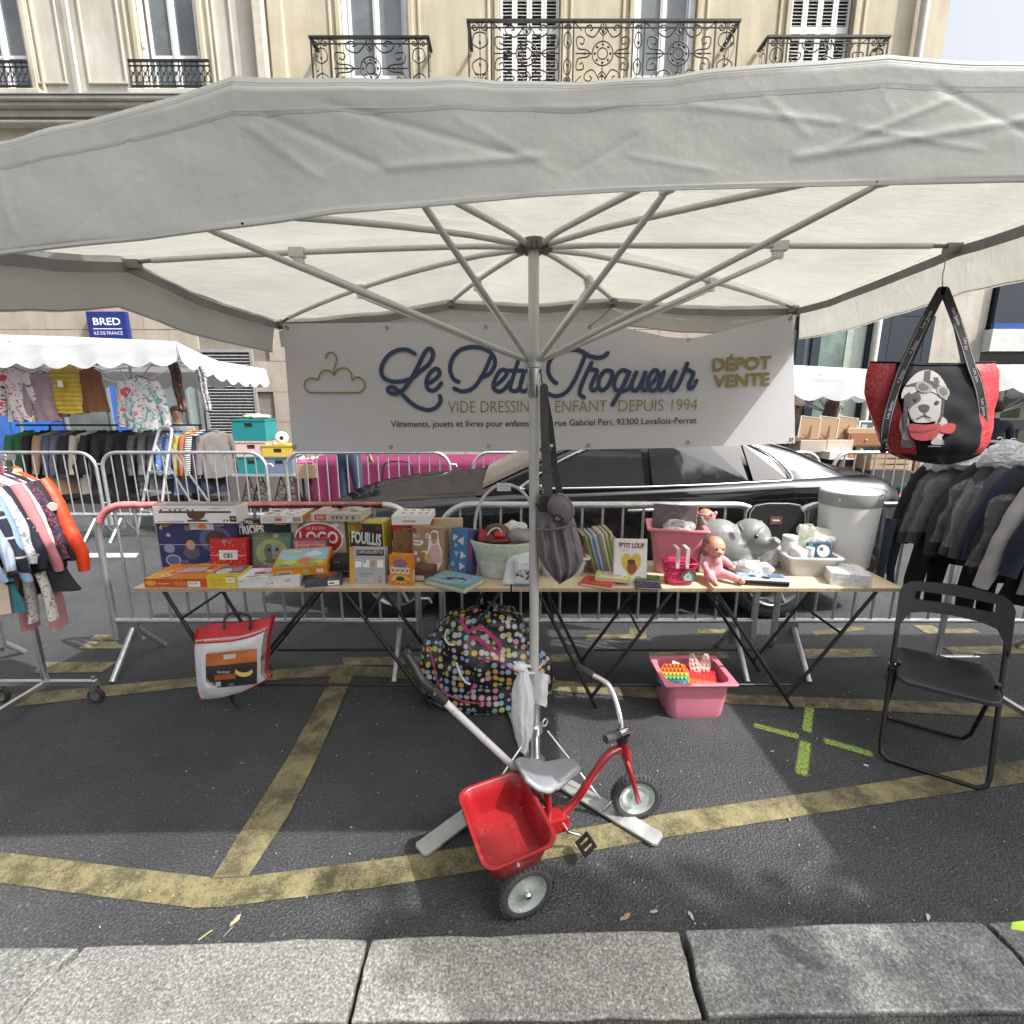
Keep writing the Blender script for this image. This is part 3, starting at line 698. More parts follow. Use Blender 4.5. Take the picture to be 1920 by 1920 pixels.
def lerpx(tab, x):
    if x <= tab[0][0]: return tab[0][1]
    for (a, b), (c, d) in zip(tab, tab[1:]):
        if x <= c: return b+(d-b)*(x-a)/(c-a)
    return tab[-1][1]
VB = [(-400, 540), (0, 477), (140, 462), (250, 452), (380, 434), (500, 420), (620, 402), (800, 389), (1000, 371), (1150, 362), (1300, 357), (1600, 350), (1920, 344), (2400, 340)]
FOLD = [((500, 225), (720, 325), 16), ((720, 325), (1010, 303), 18), ((470, 245), (600, 340), 14), ((250, 262), (135, 452), 13), ((272, 330), (135, 456), 9), ((0, 318), (42, 440), 12), ((60, 290), (45, 400), 9), ((560, 398), (640, 312), 11),
        ((1080, 330), (1190, 262), 12), ((1010, 210), (1270, 205), 10), ((1430, 190), (1505, 262), 14), ((1560, 282), (1770, 198), 14), ((1750, 172), (1905, 262), 16), ((1490, 305), (1920, 236), 20), ((1600, 250), (1820, 292), 12),
        ((1290, 205), (1560, 240), 14), ((620, 205), (960, 300), 15), ((860, 230), (1040, 330), 10), ((330, 240), (345, 300), 6), ((390, 190), (370, 230), 6), ((700, 215), (760, 280), 8), ((1180, 300), (1330, 330), 11), ((180, 250), (165, 330), 7), ((1640, 170), (1660, 215), 8)]
rr = random.Random(5)
for _ in range(46):
    x = rr.uniform(-50, 1950); y = lerpx([(0, 300), (1920, 230)], x)+rr.uniform(-60, 70); a = rr.uniform(0, pi); l = rr.uniform(18, 60); FOLD.append(((x, y), (x+l*cos(a), y+l*sin(a)), rr.uniform(2.5, 4)))
def fold_d(x, y):
    d = 0
    for k, ((x0, y0), (x1, y1), w) in enumerate(FOLD):
        dx, dy = x1-x0, y1-y0; L2 = dx*dx+dy*dy; w *= .55; t = max(0, min(1, ((x-x0)*dx+(y-y0)*dy)/L2)); px, py = x0+t*dx-x, y0+t*dy-y; q = (px*px+py*py)
        if q < 9*w*w:
            e = math.exp(-q/(w*w)); sgn = (dx*(y-y0)-dy*(x-x0))/math.sqrt(L2)
            d += (w/16)*e*(.8*math.tanh(sgn/w*1.2) - .75)*(1 if k % 4 else -1)
    return d
def val(i, t, v):
    A, B = rim[i][1], rim[(i+1) % NR][1]; E = fab(i, t, 1, .014); n = names = rim[i][0]+rim[(i+1) % NR][0]
    mid = (A+B)/2; out = Vec((mid.x-HUB.x, 0, 0)) if abs(A.x-B.x) < .3 else Vec((0, mid.y-HUB.y, 0)); out.normalize()
    if n in ('FRF2', 'F2F1', 'F1FL'):
        x, y = proj(E); zb = ony(x, lerpx(VB, x), E.y-.02).z; p = Vec((E.x, E.y, E.z+(zb-E.z)*v))
        x, y = proj(p); ft = 1 if .08 < v < .97 else .3
        p.y -= .006*min(1, v*12) + .016*v + -.0029*fold_d(x, y)*ft + .007*noise.noise(Vec((p.x*1.6, p.z*4, 2)))*ft + .0015*noise.noise(Vec((p.x*9, p.z*14, 5)))*ft
        return p
    drop = {'BLB1': .15, 'B1B2': .15, 'B2BR': .15, 'BRMR': .19, 'MRFR': .19, 'FLML': .185, 'MLBL': .185}[n]
    p = E+Vec((0, 0, -drop*v))+out*(.012*min(1, v*10)+.02*v)
    p += out*(.012*v*noise.noise(Vec((p.x*4, p.y*4, 1)))+.006*noise.noise(Vec((p.x*9, p.y*9, p.z*9))))
    return p
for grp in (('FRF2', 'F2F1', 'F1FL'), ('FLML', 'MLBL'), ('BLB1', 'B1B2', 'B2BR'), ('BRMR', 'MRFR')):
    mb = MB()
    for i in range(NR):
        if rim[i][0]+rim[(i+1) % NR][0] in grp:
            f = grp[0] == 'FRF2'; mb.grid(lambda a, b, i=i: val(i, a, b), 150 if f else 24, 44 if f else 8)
    o = obj('valance', mb, VALC_SHADED if grp[0] == 'FRF2' else CANVAS, par, world=True)
    vlab = {'FRF2': 'creased front valance facing the pavement', 'FLML': None}.get(grp[0])
    if vlab: o['label'] = vlab
    sm = MB()
    for i in range(NR):
        n = rim[i][0]+rim[(i+1) % NR][0]
        if n in grp:
            vs_ = ((.05, .0022), (.23, .0022), (.975, .005)) if grp[0] == 'FRF2' else ((.97, .003),)
            for vv, w in vs_:
                P = [val(i, k/40, vv) for k in range(41)]; c = Vec((HUB.x, HUB.y, P[0].z))
                nn = Vec((0, -1, 0)) if grp[0] in ('FRF2',) else ((Vec((0, -1, 0)) if grp[0] == 'BLB1' else Vec((1 if P[0].x < 0 else -1, 0, 0))))
                ribbon(sm, [p+nn*.0025 for p in P], w, nn)
    obj('seam', sm, SEAM, par, world=True)
# grey webbing under the rim, back and sides
sb = MB()
for i in range(NR):
    n = rim[i][0]+rim[(i+1) % NR][0]
    if n in ('FLML', 'MLBL', 'BLB1', 'B1B2', 'B2BR', 'BRMR', 'MRFR'):
        P = [fab(i, k/10, .985, -.012) for k in range(11)]
        sb.add(P+[p-Vec((0, 0, .036)) for p in P], [(k, k+1, 12+k, 11+k) for k in range(10)], False)
obj('webbing', sb, STRAP, par, world=True, solid=.003)
# pole, hub, collar, ribs, struts
PT = Vec((.08, 2.08, 2.30)); PB = Vec((.105, 2.08, .02)); pol = lambda z: PB.lerp(PT, (z-PB.z)/(PT.z-PB.z))
PG = M('pole_grey', (.58, .58, .55), .38, .35, .06)
mb = MB().tube([pol(.46), pol(2.26)], .0205, 16); obj('pole', mb, PG, par, world=True)
mb = MB().tube([pol(.03), pol(.50)], .026, 16); mb.tube([pol(.49), pol(.503)], .0285, 16); obj('lower_pole', mb, ALU, par, world=True)
mb = MB().tube([pol(1.72), pol(1.81)], .0245, 16); mb.tube([pol(1.70), pol(1.725)], .027, 16); obj('slider', mb, CHROME, par, world=True)
CZ = 1.84; CO = pol(CZ)
mb = MB().tube([pol(1.815), pol(1.835)], .036, 16); mb.tube([pol(1.835), pol(1.868)], .030, 16); mb.tube([pol(1.855), pol(1.862)], .035, 16); obj('collar', mb, M('zinc_plated', (.55, .56, .56), .28, .9), par, world=True)
mb = MB().tube([pol(2.235), pol(2.262)], .052, 10); mb.tube([pol(2.262), pol(2.275)], .040, 10)
for k in range(10): a = k*pi/5; mb.box(pol(2.247)+Vec((cos(a), sin(a), 0))*.055, (.03, .018, .03), Matrix.Rotation(a, 3, 'Z'))
obj('hub', mb, M('dark_hub', (.16, .16, .155), .5, .3), par, world=True)
for k, (n, E, ra) in enumerate(rim):
    a = (E-HUB); a.z = 0; a.normalize(); P0 = pol(2.247)+a*.055
    f = .57; pts = []
    for s in [.06+.94*q/12 for q in range(13)]:
        p = fab(k, 0, s, -.012-.02*(1-s)); pts.append(p)
    pts[0] = P0
    r = obj('rib', MB().tube(pts[:12], .0105, 8), GREYPAINT, par, world=True)
    tip = MB().tube(pts[9:12]+[pts[12]-a*.03], .0075, 8); tp = pts[12]-a*.045; tip.box(tp-Vec((0, 0, .006)), (.055, .03, .03), Matrix.Rotation(math.atan2(a.y, a.x), 3, 'Z'))
    obj('rib_end', tip, M('dark_grey_metal', (.22, .22, .21), .45, .4), r, world=True)
    br = fab(k, 0, f, -.028); m = Matrix.Rotation(math.atan2(a.y, a.x), 3, 'Z')
    b = MB().box(br+Vec((0, 0, .006)), (.055, .030, .034), m); b.box(br-Vec((0, 0, .022))-a*.004, (.036, .022, .03), m)
    for q in (-.012, .014): b.cyl(br+a*q+a.cross(Vec((0, 0, 1)))*.017-Vec((0, 0, .006)), br+a*q-a.cross(Vec((0, 0, 1)))*.017-Vec((0, 0, .006)), .004, n=6)
    obj('bracket', b, GREYPAINT, par, world=True)
    c0 = CO+a*.036; e0 = br-Vec((0, 0, .028)); st = MB().tube([c0.lerp(e0, .04), c0.lerp(e0, .06), c0.lerp(e0, .94), e0], [.006, .0098, .0098, .007], 8)
    st.cyl(c0-a*.006, c0.lerp(e0, .05), .009, n=6); obj('strut', st, GREYPAINT, par, world=True)
# tripod foot: three flat bars and the folding brace
base = pol(.02); base.z = 0
FOOT = M('galvanised_flat_bar', (.66, .67, .68), .42, .75, .12, vs=14)
for (ex, ey, w) in ((787, 1603, .075), (1237, 1583, .072), (958, 1328, .062)):
    e = onz(ex, ey, .0); d = (e-base); L = d.length; d.normalize(); a = math.atan2(d.y, d.x)
    m = MB(); poly = [(.03, -w/2), (L-.012, -w/2), (L, -w/2+.012), (L, w/2-.012), (L-.012, w/2), (.03, w/2)]
    u = Vec((cos(a), sin(a), 0)); v = Vec((-sin(a), cos(a), 0)); m.prism(poly, base+Vec((0, 0, .012)), u, v, (0, 0, .010)); m.prism([(L-.16, -w/2-.001), (L-.157, -w/2-.001), (L-.157, w/2+.001), (L-.16, w/2+.001)], base+Vec((0, 0, .0225)), u, v, (0, 0, .001))
    m.box(base+u*(L-.05)+Vec((0, 0, .006)), (.06, w*.8, .0118), Matrix.Rotation(a, 3, 'Z'))
    obj('foot_bar', m, FOOT, par, world=True)
    q = MB()
    for s in (.018,): q.tube([base+u*.06+v*s+Vec((0, 0, .22)), base+u*(L*.55)+v*s+Vec((0, 0, .03))], .0045, 6)
    q.cyl(base+u*(L*.62)-v*.03+Vec((0, 0, .03)), base+u*(L*.62)+v*.03+Vec((0, 0, .03)), .007, n=6); obj('brace', q, ALU, par, world=True)
m = MB().tube([base+Vec((0, 0, .02)), base+Vec((0, 0, .05))], .05, 14); obj('base_socket', m, ALU, par, world=True); m = MB().tube([base+Vec((0, 0, .20)), base+Vec((0, 0, .235))], .036, 14); obj('brace_collar', m, ALU, par, world=True); m = MB().tube(arc(base+Vec((.045, -.02, .26)), .018, 0, 2*pi, 10, (.7, .7, 0)), .004, 6); obj('pull_ring', m, ALU, par, world=True)

# ---------------------------------------------------------------- banner
BY = 3.075
bt = [(530, 607), (700, 605), (870, 604), (1080, 605), (1130, 607), (1180, 615), (1255, 631), (1300, 633), (1330, 628), (1400, 609), (1487, 588)]
bb_ = [(548, 847), (750, 848), (990, 845), (1250, 840), (1490, 831)]
ban = thing('banner', 'white cloth shop banner with blue script lettering hung along the back of the parasol', 'banner', ony(1010, 847, BY))
def banp(a, b):
    xt = 530+957*a; xb = 548+942*a; yt = lerpx(bt, xt); yb = lerpx(bb_, xb)
    x = xt+(xb-xt)*b; y = yt+(yb-yt)*b; p = ony(x, y, BY); dip = max(0, lerpx([(1100, 0), (1300, 1), (1480, 0)], x))*max(0, 1-b*5)
    p.y += .004*sin(a*9+b*2)+.045*dip; return p
mb = MB().grid(banp, 64, 14); obj('cloth', mb, M('banner_cloth', (.56, .56, .58), .75, var=.03, vs=2, transl=.05), ban, world=True)
BF = BY-.007
class BanInk:
    pass
NAVYI = M('banner_navy', (.035, .055, .12), .7); OLIVE = M('banner_olive_gold', (.27, .21, .07), .7); DARKI = M('banner_dark', (.02, .025, .05), .7)
zp = lambda x, y: ony(700+x/3, 580+y/3, BF)
strokes = [
 [(232, 250), (190, 228), (130, 232), (75, 270), (45, 330), (55, 380), (100, 405), (160, 405), (215, 388), (260, 350), (310, 310), (335, 262), (327, 226), (308, 224), (285, 250), (255, 312), (225, 370), (195, 420), (160, 460), (120, 475), (86, 462), (86, 442), (115, 440), (160, 475), (200, 515), (250, 550), (310, 566), (355, 550), (378, 515), (375, 487)],
 [(300, 420), (335, 402), (370, 370), (368, 342), (345, 335), (315, 365), (298, 410), (310, 450), (345, 455), (382, 416)],
 [(480, 408), (450, 390), (432, 340), (445, 275), (490, 228), (560, 212), (630, 225), (670, 255), (685, 300), (665, 350), (630, 376), (605, 380)],
 [(660, 268), (630, 340), (590, 410), (550, 450), (500, 462), (455, 445)],
 [(680, 432), (720, 402), (750, 365), (738, 340), (710, 350), (682, 400), (676, 440), (700, 462), (735, 450), (775, 400)],
 [(815, 290), (780, 400), (770, 445), (790, 460), (822, 442), (850, 345), (830, 410), (828, 450), (850, 460), (880, 430), (910, 290), (882, 400), (876, 450), (900, 455)], [(755, 345), (842, 345)], [(862, 345), (935, 345)],
 [(1030, 415), (1008, 398), (986, 360), (985, 315), (1003, 275), (1045, 243), (1100, 228), (1145, 228), (1180, 240), (1220, 264), (1270, 272), (1303, 260), (1318, 246)],
 [(1190, 262), (1160, 340), (1120, 420), (1080, 470), (1030, 488), (985, 475), (960, 455)],
 [(1228, 300), (1190, 380), (1165, 445), (1162, 478), (1185, 495)], [(1222, 315), (1226, 338), (1250, 340), (1258, 352), (1237, 400), (1224, 440), (1240, 456), (1268, 436)],
 [(1330, 345), (1300, 348), (1271, 392), (1268, 438), (1290, 456), (1320, 430), (1342, 382), (1342, 352), (1326, 345)],
 [(1436, 352), (1402, 342), (1371, 370), (1355, 420), (1366, 455), (1396, 445), (1425, 392), (1442, 345), (1400, 440), (1345, 537)],
 [(1395, 462), (1440, 440), (1484, 345), (1456, 410), (1457, 450), (1480, 456), (1510, 410), (1532, 345), (1510, 430), (1528, 456), (1556, 428), (1590, 388), (1602, 356), (1580, 342), (1551, 380), (1545, 438), (1575, 458), (1612, 425), (1636, 345), (1606, 420), (1612, 452), (1642, 445), (1680, 380), (1702, 345), (1671, 430), (1686, 456), (1716, 425), (1766, 305)],
 [(1764, 305), (1762, 334), (1790, 350), (1801, 364), (1776, 420), (1781, 446), (1800, 436), (1818, 402)]]
mb = MB()
for s in strokes: ribbon(mb, [zp(p.x, p.y)-Vec((0, .000013*strokes.index(s), 0)) for p in smooth(s, 5)], .0245, Vec((0, -1, 0)), 2.5e-5)
obj('script_lettering', mb, NAVYI, ban, world=True)
hp = lambda x, y: ony(500+x/1.882, 560+y/1.882, BF)
mb = MB()
for s in ([(235, 268), (228, 258), (212, 253), (192, 260), (180, 285), (162, 281), (140, 288), (133, 308), (145, 328), (165, 332), (240, 332), (315, 332), (338, 325), (347, 303), (335, 282), (315, 278), (302, 286), (298, 262), (276, 245), (252, 250), (240, 268)],
          [(238, 270), (239, 245), (246, 220), (243, 200), (228, 190), (212, 197), (210, 210)]): ribbon(mb, [hp(p.x, p.y) for p in smooth(s, 4)], .0095, Vec((0, -1, 0)), 2e-5)
obj('cloud_hanger_emblem', mb, OLIVE, ban, world=True)
def bl(t, x, y, wpx, hpx, m, rot=0, bold=0):
    p = ony(x, y, BF)-ban.location; k = BF/ray(x, y).y/960; return letter(t, p, (1, 0, 0), (0, 0, 1), hpx*k, m, ban, wpx*k, rot, bold)
bl('DÉPOT', 1390, 683, 110, 22, OLIVE, R(2.6), .05); bl('VENTE', 1391, 714, 106, 22, OLIVE, R(2.6), .05)
bl('VIDE DRESSING', 926, 764, 170, 22, OLIVE, R(.3), -.012); bl('ENFANT', 1089, 763, 97, 22, OLIVE, R(.6), -.012); bl('DEPUIS 1994', 1233, 761, 148, 22, OLIVE, R(.9), -.012)
bl('Vêtements, jouets et livres pour enfants', 863, 795, 260, 11.5, DARKI, R(.2), .012); bl('au 24', 1014, 794, 34, 11, DARKI, R(.6), .012); bl('rue Gabriel Peri, 92300 Levallois-Perret', 1173, 791, 266, 11.5, DARKI, R(1.1), .012)
eym = MB().tube(arc((0, 0, 0), .009, 0, 2*pi, 12)[:-1], .003, 6, closed=True)
for x, y in ((538, 615), (725, 614), (911, 613), (1105, 613), (1291, 637), (1482, 597), (552, 838), (733, 838), (916, 837), (1103, 835), (1290, 829), (1484, 823)):
    obj('eyelet', eym, M('brass_eyelet', (.35, .33, .28), .3, .9), ban).location = ony(x, y, BF+.003)-ban.location
tk = MB()
for (x, y), (x2, y2), Y2 in (((536, 612), (526, 598), 3.11), ((1484, 594), (1490, 572), 3.11), ((1105, 612), (1160, 560), 3.08), ((1484, 823), (1492, 842), 3.06)):
    a = ony(x, y, BF-.004); b = ony(x2, y2, Y2-.01); tk.tube(smooth([a, a.lerp(b, .5)-Vec((0, 0, .015)), b], 4), .002, 5)
obj('cord', tk, BLACKP, ban, world=True)

# ---------------------------------------------------------------- tote bag hanging from the right rib
TY = 2.03
tote = thing('tote_bag', 'black and red tote bag printed with a helmeted bulldog, hanging from the parasol', 'bag', ony(1750, 868, TY))
Lt = [(682, 1632), (700, 1624), (740, 1620), (775, 1632), (800, 1642), (830, 1655), (850, 1668), (860, 1690), (868, 1735)]; Rt = [(682, 1866), (700, 1875), (740, 1872), (775, 1858), (800, 1856), (830, 1845), (850, 1832), (860, 1812), (868, 1775)]
def tote_d(x, y):
    v = (y-682)/186; l, r = lerpx(Lt, y), lerpx(Rt, y); u = (2*x-l-r)/max(1, r-l); u = max(-1, min(1, u))
    return (.018+.085*max(0, v)**.8*(1-.6*max(0, v-.8)/.2))*math.sqrt(max(0, 1-u*u))**.8
def totep(a, b, side):
    y = 682+186*b; l, r = lerpx(Lt, y), lerpx(Rt, y); top = 6*sin(pi*a)*(1-b)*(1 if side < 0 else -.2); x = l+(r-l)*a; p = ony(x, y+top*.5-(3 if a < .25 or a > .75 else 0)*(1-b), TY)
    p.y += side*tote_d(x, y)+.008*noise.noise(Vec((a*7, b*6, side)))*min(1, 6*a*(1-a)); return p
BANDANA = None
def bandana():
    m, nt, b = _nt('red_bandana_print'); v = mapping(nt, 1)
    w = nt.nodes.new('ShaderNodeTexVoronoi'); w.inputs['Scale'].default_value = 26; w.feature = 'F1'; n = noisen(nt, v, 30, 2); nt.links.new(mixc(nt, .06, v, n.outputs['Color']), w.inputs['Vector'])
    mt = nt.nodes.new('ShaderNodeMath'); mt.operation = 'SINE'; m2 = nt.nodes.new('ShaderNodeMath'); m2.operation = 'MULTIPLY'; m2.inputs[1].default_value = 26; nt.links.new(w.outputs['Distance'], m2.inputs[0]); nt.links.new(m2.outputs[0], mt.inputs[0])
    r = ramp(nt, mt.outputs[0], [(.62, (.40, .015, .025)), (.8, (.55, .30, .30)), (.92, (.42, .02, .03))]); nt.links.new(r.outputs[0], b.inputs['Base Color']); b.inputs['Roughness'].default_value = .5; return m
BANDANA = bandana(); TBLK = M('tote_black', (.009, .010, .014), .75, var=.3, bump=.15, spec=.2)
for nm, mat, lo, hi in (('front_panel', TBLK, .18, .80), ('side_panel', BANDANA, 0, .18), ('side_panel', BANDANA, .80, 1)):
    mb = MB()
    for sd_ in (-1, 1): mb.grid(lambda a, b: totep(lo+(hi-lo)*a, b*(.96 if mat is BANDANA else 1), sd_), 14 if lo == .18 else 6, 22)
    obj(nm, mb, mat, tote, world=True)
mb = MB()
for sd_ in (-1, 1): mb.grid(lambda a, b: totep(a, .90+.1*b, sd_)+Vec((0, sd_*.0015, 0)), 20, 5)
obj('bottom_panel', mb, M('tote_base', (.006, .006, .008), .7), tote, world=True)
mb = MB(); mb.tube([totep(a/20, 0, -1) for a in range(21)]+[totep(1-a/20, 0, 1) for a in range(21)], .004, 6, closed=True); obj('rim_binding', mb, TBLK, tote, world=True)
TF = lambda x, y, k=0: ony(x, y, TY-tote_d(x, y)-.010-.0006*k)
WEB = M('tote_webbing', (.015, .015, .017), .75, bump=.3, bs=200)
for j, (front, back) in enumerate((([(1657, 842), (1660, 800), (1672, 750), (1690, 695)], [(1730, 610), (1764, 546)]), ([(1818, 846), (1840, 815), (1843, 780), (1836, 730), (1822, 690)], [(1800, 620), (1772, 546)]))):
    P = [TF(p.x, p.y, 3) for p in smooth(front, 5)]; hk = [ony(x, y, TY+.0) for x, y in back]; P = P+smooth([P[-1]]+hk, 5)[1:]
    mb = MB(); ribbon(mb, P, .034, Vec((0, -1, 0))); o = obj('strap', mb, WEB, tote, world=True, solid=.003)
    e = MB()
    for s in (-1, 1):
        Q = []
        for i, p in enumerate(P[:-4]):
            t = (P[min(i+1, len(P)-1)]-P[max(0, i-1)]).normalized(); Q.append(p+Vec((0, -1, 0)).cross(t)*.0135*s+Vec((0, -.0028, 0)))
        ribbon(e, Q, .0016, Vec((0, -1, 0)))
    obj('strap_piping', e, M('grey_piping', (.35, .35, .36), .6), o, world=True)
    L = 0; lens = [0]
    for a, b in zip(P, P[1:]): L += (b-a).length; lens.append(L)
    n = 5
    for k in range(n):
        s = L*(k+.5)/n*.93; i = max(i for i in range(len(P)-1) if lens[i] <= s); t = (P[i+1]-P[i]).normalized(); p = P[i].lerp(P[i+1], (s-lens[i])/max(1e-6, lens[i+1]-lens[i])); t.y = 0; t.normalize()
        if j: t = -t
        letter('Leo Jamin', p+Vec((0, -.005, 0))-tote.location, t, Vec((-t.z, 0, t.x)), .013, M('strap_print', (.45, .45, .47), .6), o, .066)
mb = MB(); ribbon(mb, [ony(1700, 690, TY+.05), ony(1735, 610, TY+.03), ony(1767, 545, TY+.006)], .03, Vec((0, -1, 0))); ribbon(mb, [ony(1812, 690, TY+.05), ony(1795, 610, TY+.03), ony(1770, 545, TY+.006)], .03, Vec((0, -1, 0)))
obj('rear_strap', mb, WEB, tote, world=True, solid=.003)
mb = MB().tube(smooth([ony(1768, 546, TY), ony(1767, 520, TY+.005), ony(1771, 500, TY+.02), ony(1773, 483, TY+.04)], 5), .002, 5); obj('hanging_cord', mb, M('cord_grey', (.3, .3, .3), .7), tote, world=True)
# the printed bulldog: helmet, goggles, muzzle, red scarf (flat print following the cloth)
dm = MB(); dmats = []
def dp(pts, c, k, sm_=True, n=4):
    m = flat(scal(c, .72), .6)
    if m not in dmats: dmats.append(m)
    dm.cur = dmats.index(m); P = smooth(pts, n, closed=True) if sm_ else [Vec((*p, 0)) for p in pts]
    cx = sum(p.x for p in P)/len(P); cy = sum(p.y for p in P)/len(P); vs_ = [TF(p.x, p.y, k) for p in P]; N = len(P)
    mids = [TF((p.x+cx)/2, (p.y+cy)/2, k) for p in P]; dm.add(vs_+mids+[TF(cx, cy, k)], [(i, (i+1) % N, N+(i+1) % N, N+i) for i in range(N)]+[(N+i, N+(i+1) % N, 2*N) for i in range(N)], False)
z8 = lambda L: [(1440+x/4, 660+y/4) for x, y in L]
dp(z8([(1000, 480), (985, 560), (1005, 640), (1000, 710), (1080, 715), (1095, 690), (1060, 640), (1060, 520), (1040, 470)]), (.22, .20, .19), 1)
dp(z8([(1290, 480), (1345, 520), (1330, 600), (1300, 650), (1325, 690), (1260, 695), (1225, 685), (1240, 620), (1250, 540)]), (.42, .41, .39), 1)
dp(z8([(1050, 350), (1080, 310), (1180, 300), (1280, 320), (1310, 380), (1305, 460), (1270, 510), (1180, 530), (1090, 520), (1055, 460)]), (.46, .45, .43), 2)
dp(z8([(1050, 330), (1095, 300), (1140, 320), (1145, 360), (1110, 390), (1070, 440), (1050, 400)]), (.05, .05, .055), 3)
dp(z8([(1060, 440), (1110, 390), (1200, 395), (1270, 430), (1290, 480), (1250, 520), (1190, 500), (1170, 460), (1140, 490), (1090, 510)]), (.40, .39, .37), 4)
dp(z8([(1130, 405), (1170, 392), (1210, 405), (1205, 440), (1180, 455), (1145, 440)]), (.03, .03, .03), 6)
dp(z8([(1172, 450), (1180, 450), (1182, 468), (1225, 495), (1220, 500), (1178, 477), (1120, 505), (1115, 497), (1170, 470)]), (.05, .05, .05), 6, False)
for ex, ey in ((1112, 352), (1268, 380)): dp([(1440+ex/4+4.2*cos(a), 660+ey/4+4*sin(a)) for a in [k*pi/5 for k in range(10)]], (.015, .012, .012), 6, False)
dp(z8([(1002, 350), (1010, 290), (1060, 210), (1130, 150), (1210, 135), (1280, 170), (1330, 240), (1350, 300), (1340, 360), (1310, 330), (1200, 290), (1090, 290), (1030, 320)]), (.50, .49, .45), 5)
dp(z8([(1175, 140), (1222, 138), (1215, 220), (1165, 218)]), (.03, .03, .035), 6, False); dp(z8([(1240, 190), (1275, 190), (1290, 235), (1250, 240)]), (.05, .05, .055), 6, False)
dp(z8([(1030, 250), (1120, 225), (1230, 215), (1360, 290), (1355, 305), (1230, 245), (1120, 245), (1030, 262)]), (.03, .03, .03), 6, False)
dp(z8([(1110, 240), (1150, 215), (1200, 235), (1235, 260), (1220, 295), (1170, 305), (1120, 285)]), (.30, .30, .29), 7); dp(z8([(1265, 275), (1310, 250), (1355, 280), (1360, 325), (1320, 345), (1280, 320)]), (.33, .33, .31), 7)
dp(z8([(1130, 250), (1155, 232), (1190, 248), (1208, 268), (1195, 285), (1160, 290), (1135, 275)]), (.10, .10, .10), 8); dp(z8([(1285, 282), (1312, 265), (1342, 288), (1345, 315), (1318, 328), (1294, 310)]), (.13, .13, .12), 8)
dp(z8([(1020, 330), (1060, 300), (1070, 310), (1040, 380), (1050, 480), (1040, 600), (1025, 600), (1015, 480)]), (.04, .04, .04), 6, False); dp(z8([(1310, 350), (1325, 350), (1318, 460), (1290, 530), (1278, 525), (1305, 450)]), (.04, .04, .04), 6, False)
dp(z8([(1060, 540), (1180, 545), (1280, 535), (1295, 560), (1260, 640), (1180, 665), (1090, 650), (1062, 600)]), (.36, .02, .03), 7); dp(z8([(1285, 570), (1330, 540), (1385, 535), (1410, 555), (1390, 600), (1350, 612), (1300, 600)]), (.42, .03, .04), 7)
dp(z8([(1060, 590), (1180, 600), (1270, 570), (1265, 580), (1180, 612), (1062, 602)]), (.18, .008, .012), 8, False); dp(z8([(1215, 610), (1255, 600), (1235, 670), (1210, 650)]), (.30, .015, .02), 8, False)
dp(z8([(1200, 705), (1300, 705), (1300, 712), (1200, 712)]), (.5, .5, .5), 5, False)
obj('bulldog_print', dm, dmats, tote, world=True)

# ---------------------------------------------------------------- folding tables
TZ = .722; TF0 = 2.535; TB0 = 3.0
PLY = M('birch_plywood', (.62, .50, .34), .45, var=.09, vs=4); PLYE = M('plywood_edge', (.36, .27, .17), .7, var=.25, vs=60)
def table(name, label, x0, xm, x1, Vs):
    t = thing(name, label, 'table', ((x0+x1)/2, (TF0+TB0)/2, 0), group='folding display tables')
    for a, b in ((x0, xm-.0015), (xm+.0015, x1)):
        m = MB(); m.bb((a, TF0, TZ-.019), (b, TB0, TZ))
        m.m = [1, 1, 0, 0, 1, 1]; m.m = [1 if not abs((m.v[f[0]]-m.v[f[1]]).cross(m.v[f[1]]-m.v[f[2]]).normalized().z) > .5 else 0 for f in m.f]
        obj('tabletop', m, [PLY, PLYE], t, world=True)
    for vb, va, vc in Vs:
        for Y in (2.555, 2.955):
            k = Y-2.555
            B = Vec((vb, Y, .006)); A = Vec((va, Y+.012, TZ-.021)); Cc = Vec((vc, Y-.012, TZ-.021)); H = A.lerp(B, .90)
            obj('leg', MB().tube([A, B], .0105, 7), BLACKM, t, world=True); obj('leg', MB().tube([Cc, H+Vec((0, -.012, 0))], .0095, 7), BLACKM, t, world=True)
        for P in (Vec((va*.75+vb*.25, 0, TZ*.75)), Vec((vc*.6+vb*.4, 0, TZ*.6+.02))):
            obj('cross_bar', MB().tube([(P.x, 2.555, P.z), (P.x, 2.955, P.z)], .007, 6), BLACKM, t, world=True)
    for Y in (2.562, 2.962): obj('stretcher', MB().tube([(Vs[0][0]+.05, Y, .145), (Vs[1][0]-.02, Y, .145)], .008, 6), BLACKM, t, world=True)
    obj('hinge', MB().bb((xm-.02, TF0-.002, TZ-.021), (xm+.02, TF0+.04, TZ-.0195)), BLACKM, t, world=True); return t
tx = lambda px: ony(px, 1108, TF0).x
table('folding_table', 'plywood folding table on black crossed legs holding the boxed games', tx(250), tx(606), tx(957), [(ony(447, 1330, 2.55).x, tx(298), tx(592)), (ony(812, 1330, 2.55).x, tx(640), tx(938))])
table('folding_table', 'plywood folding table on black crossed legs holding books, pink bin and diaper bin', tx(960), tx(1320), tx(1694), [(ony(1118, 1330, 2.55).x, tx(1008), tx(1262)), (ony(1487, 1330, 2.55).x, tx(1345), tx(1646))])

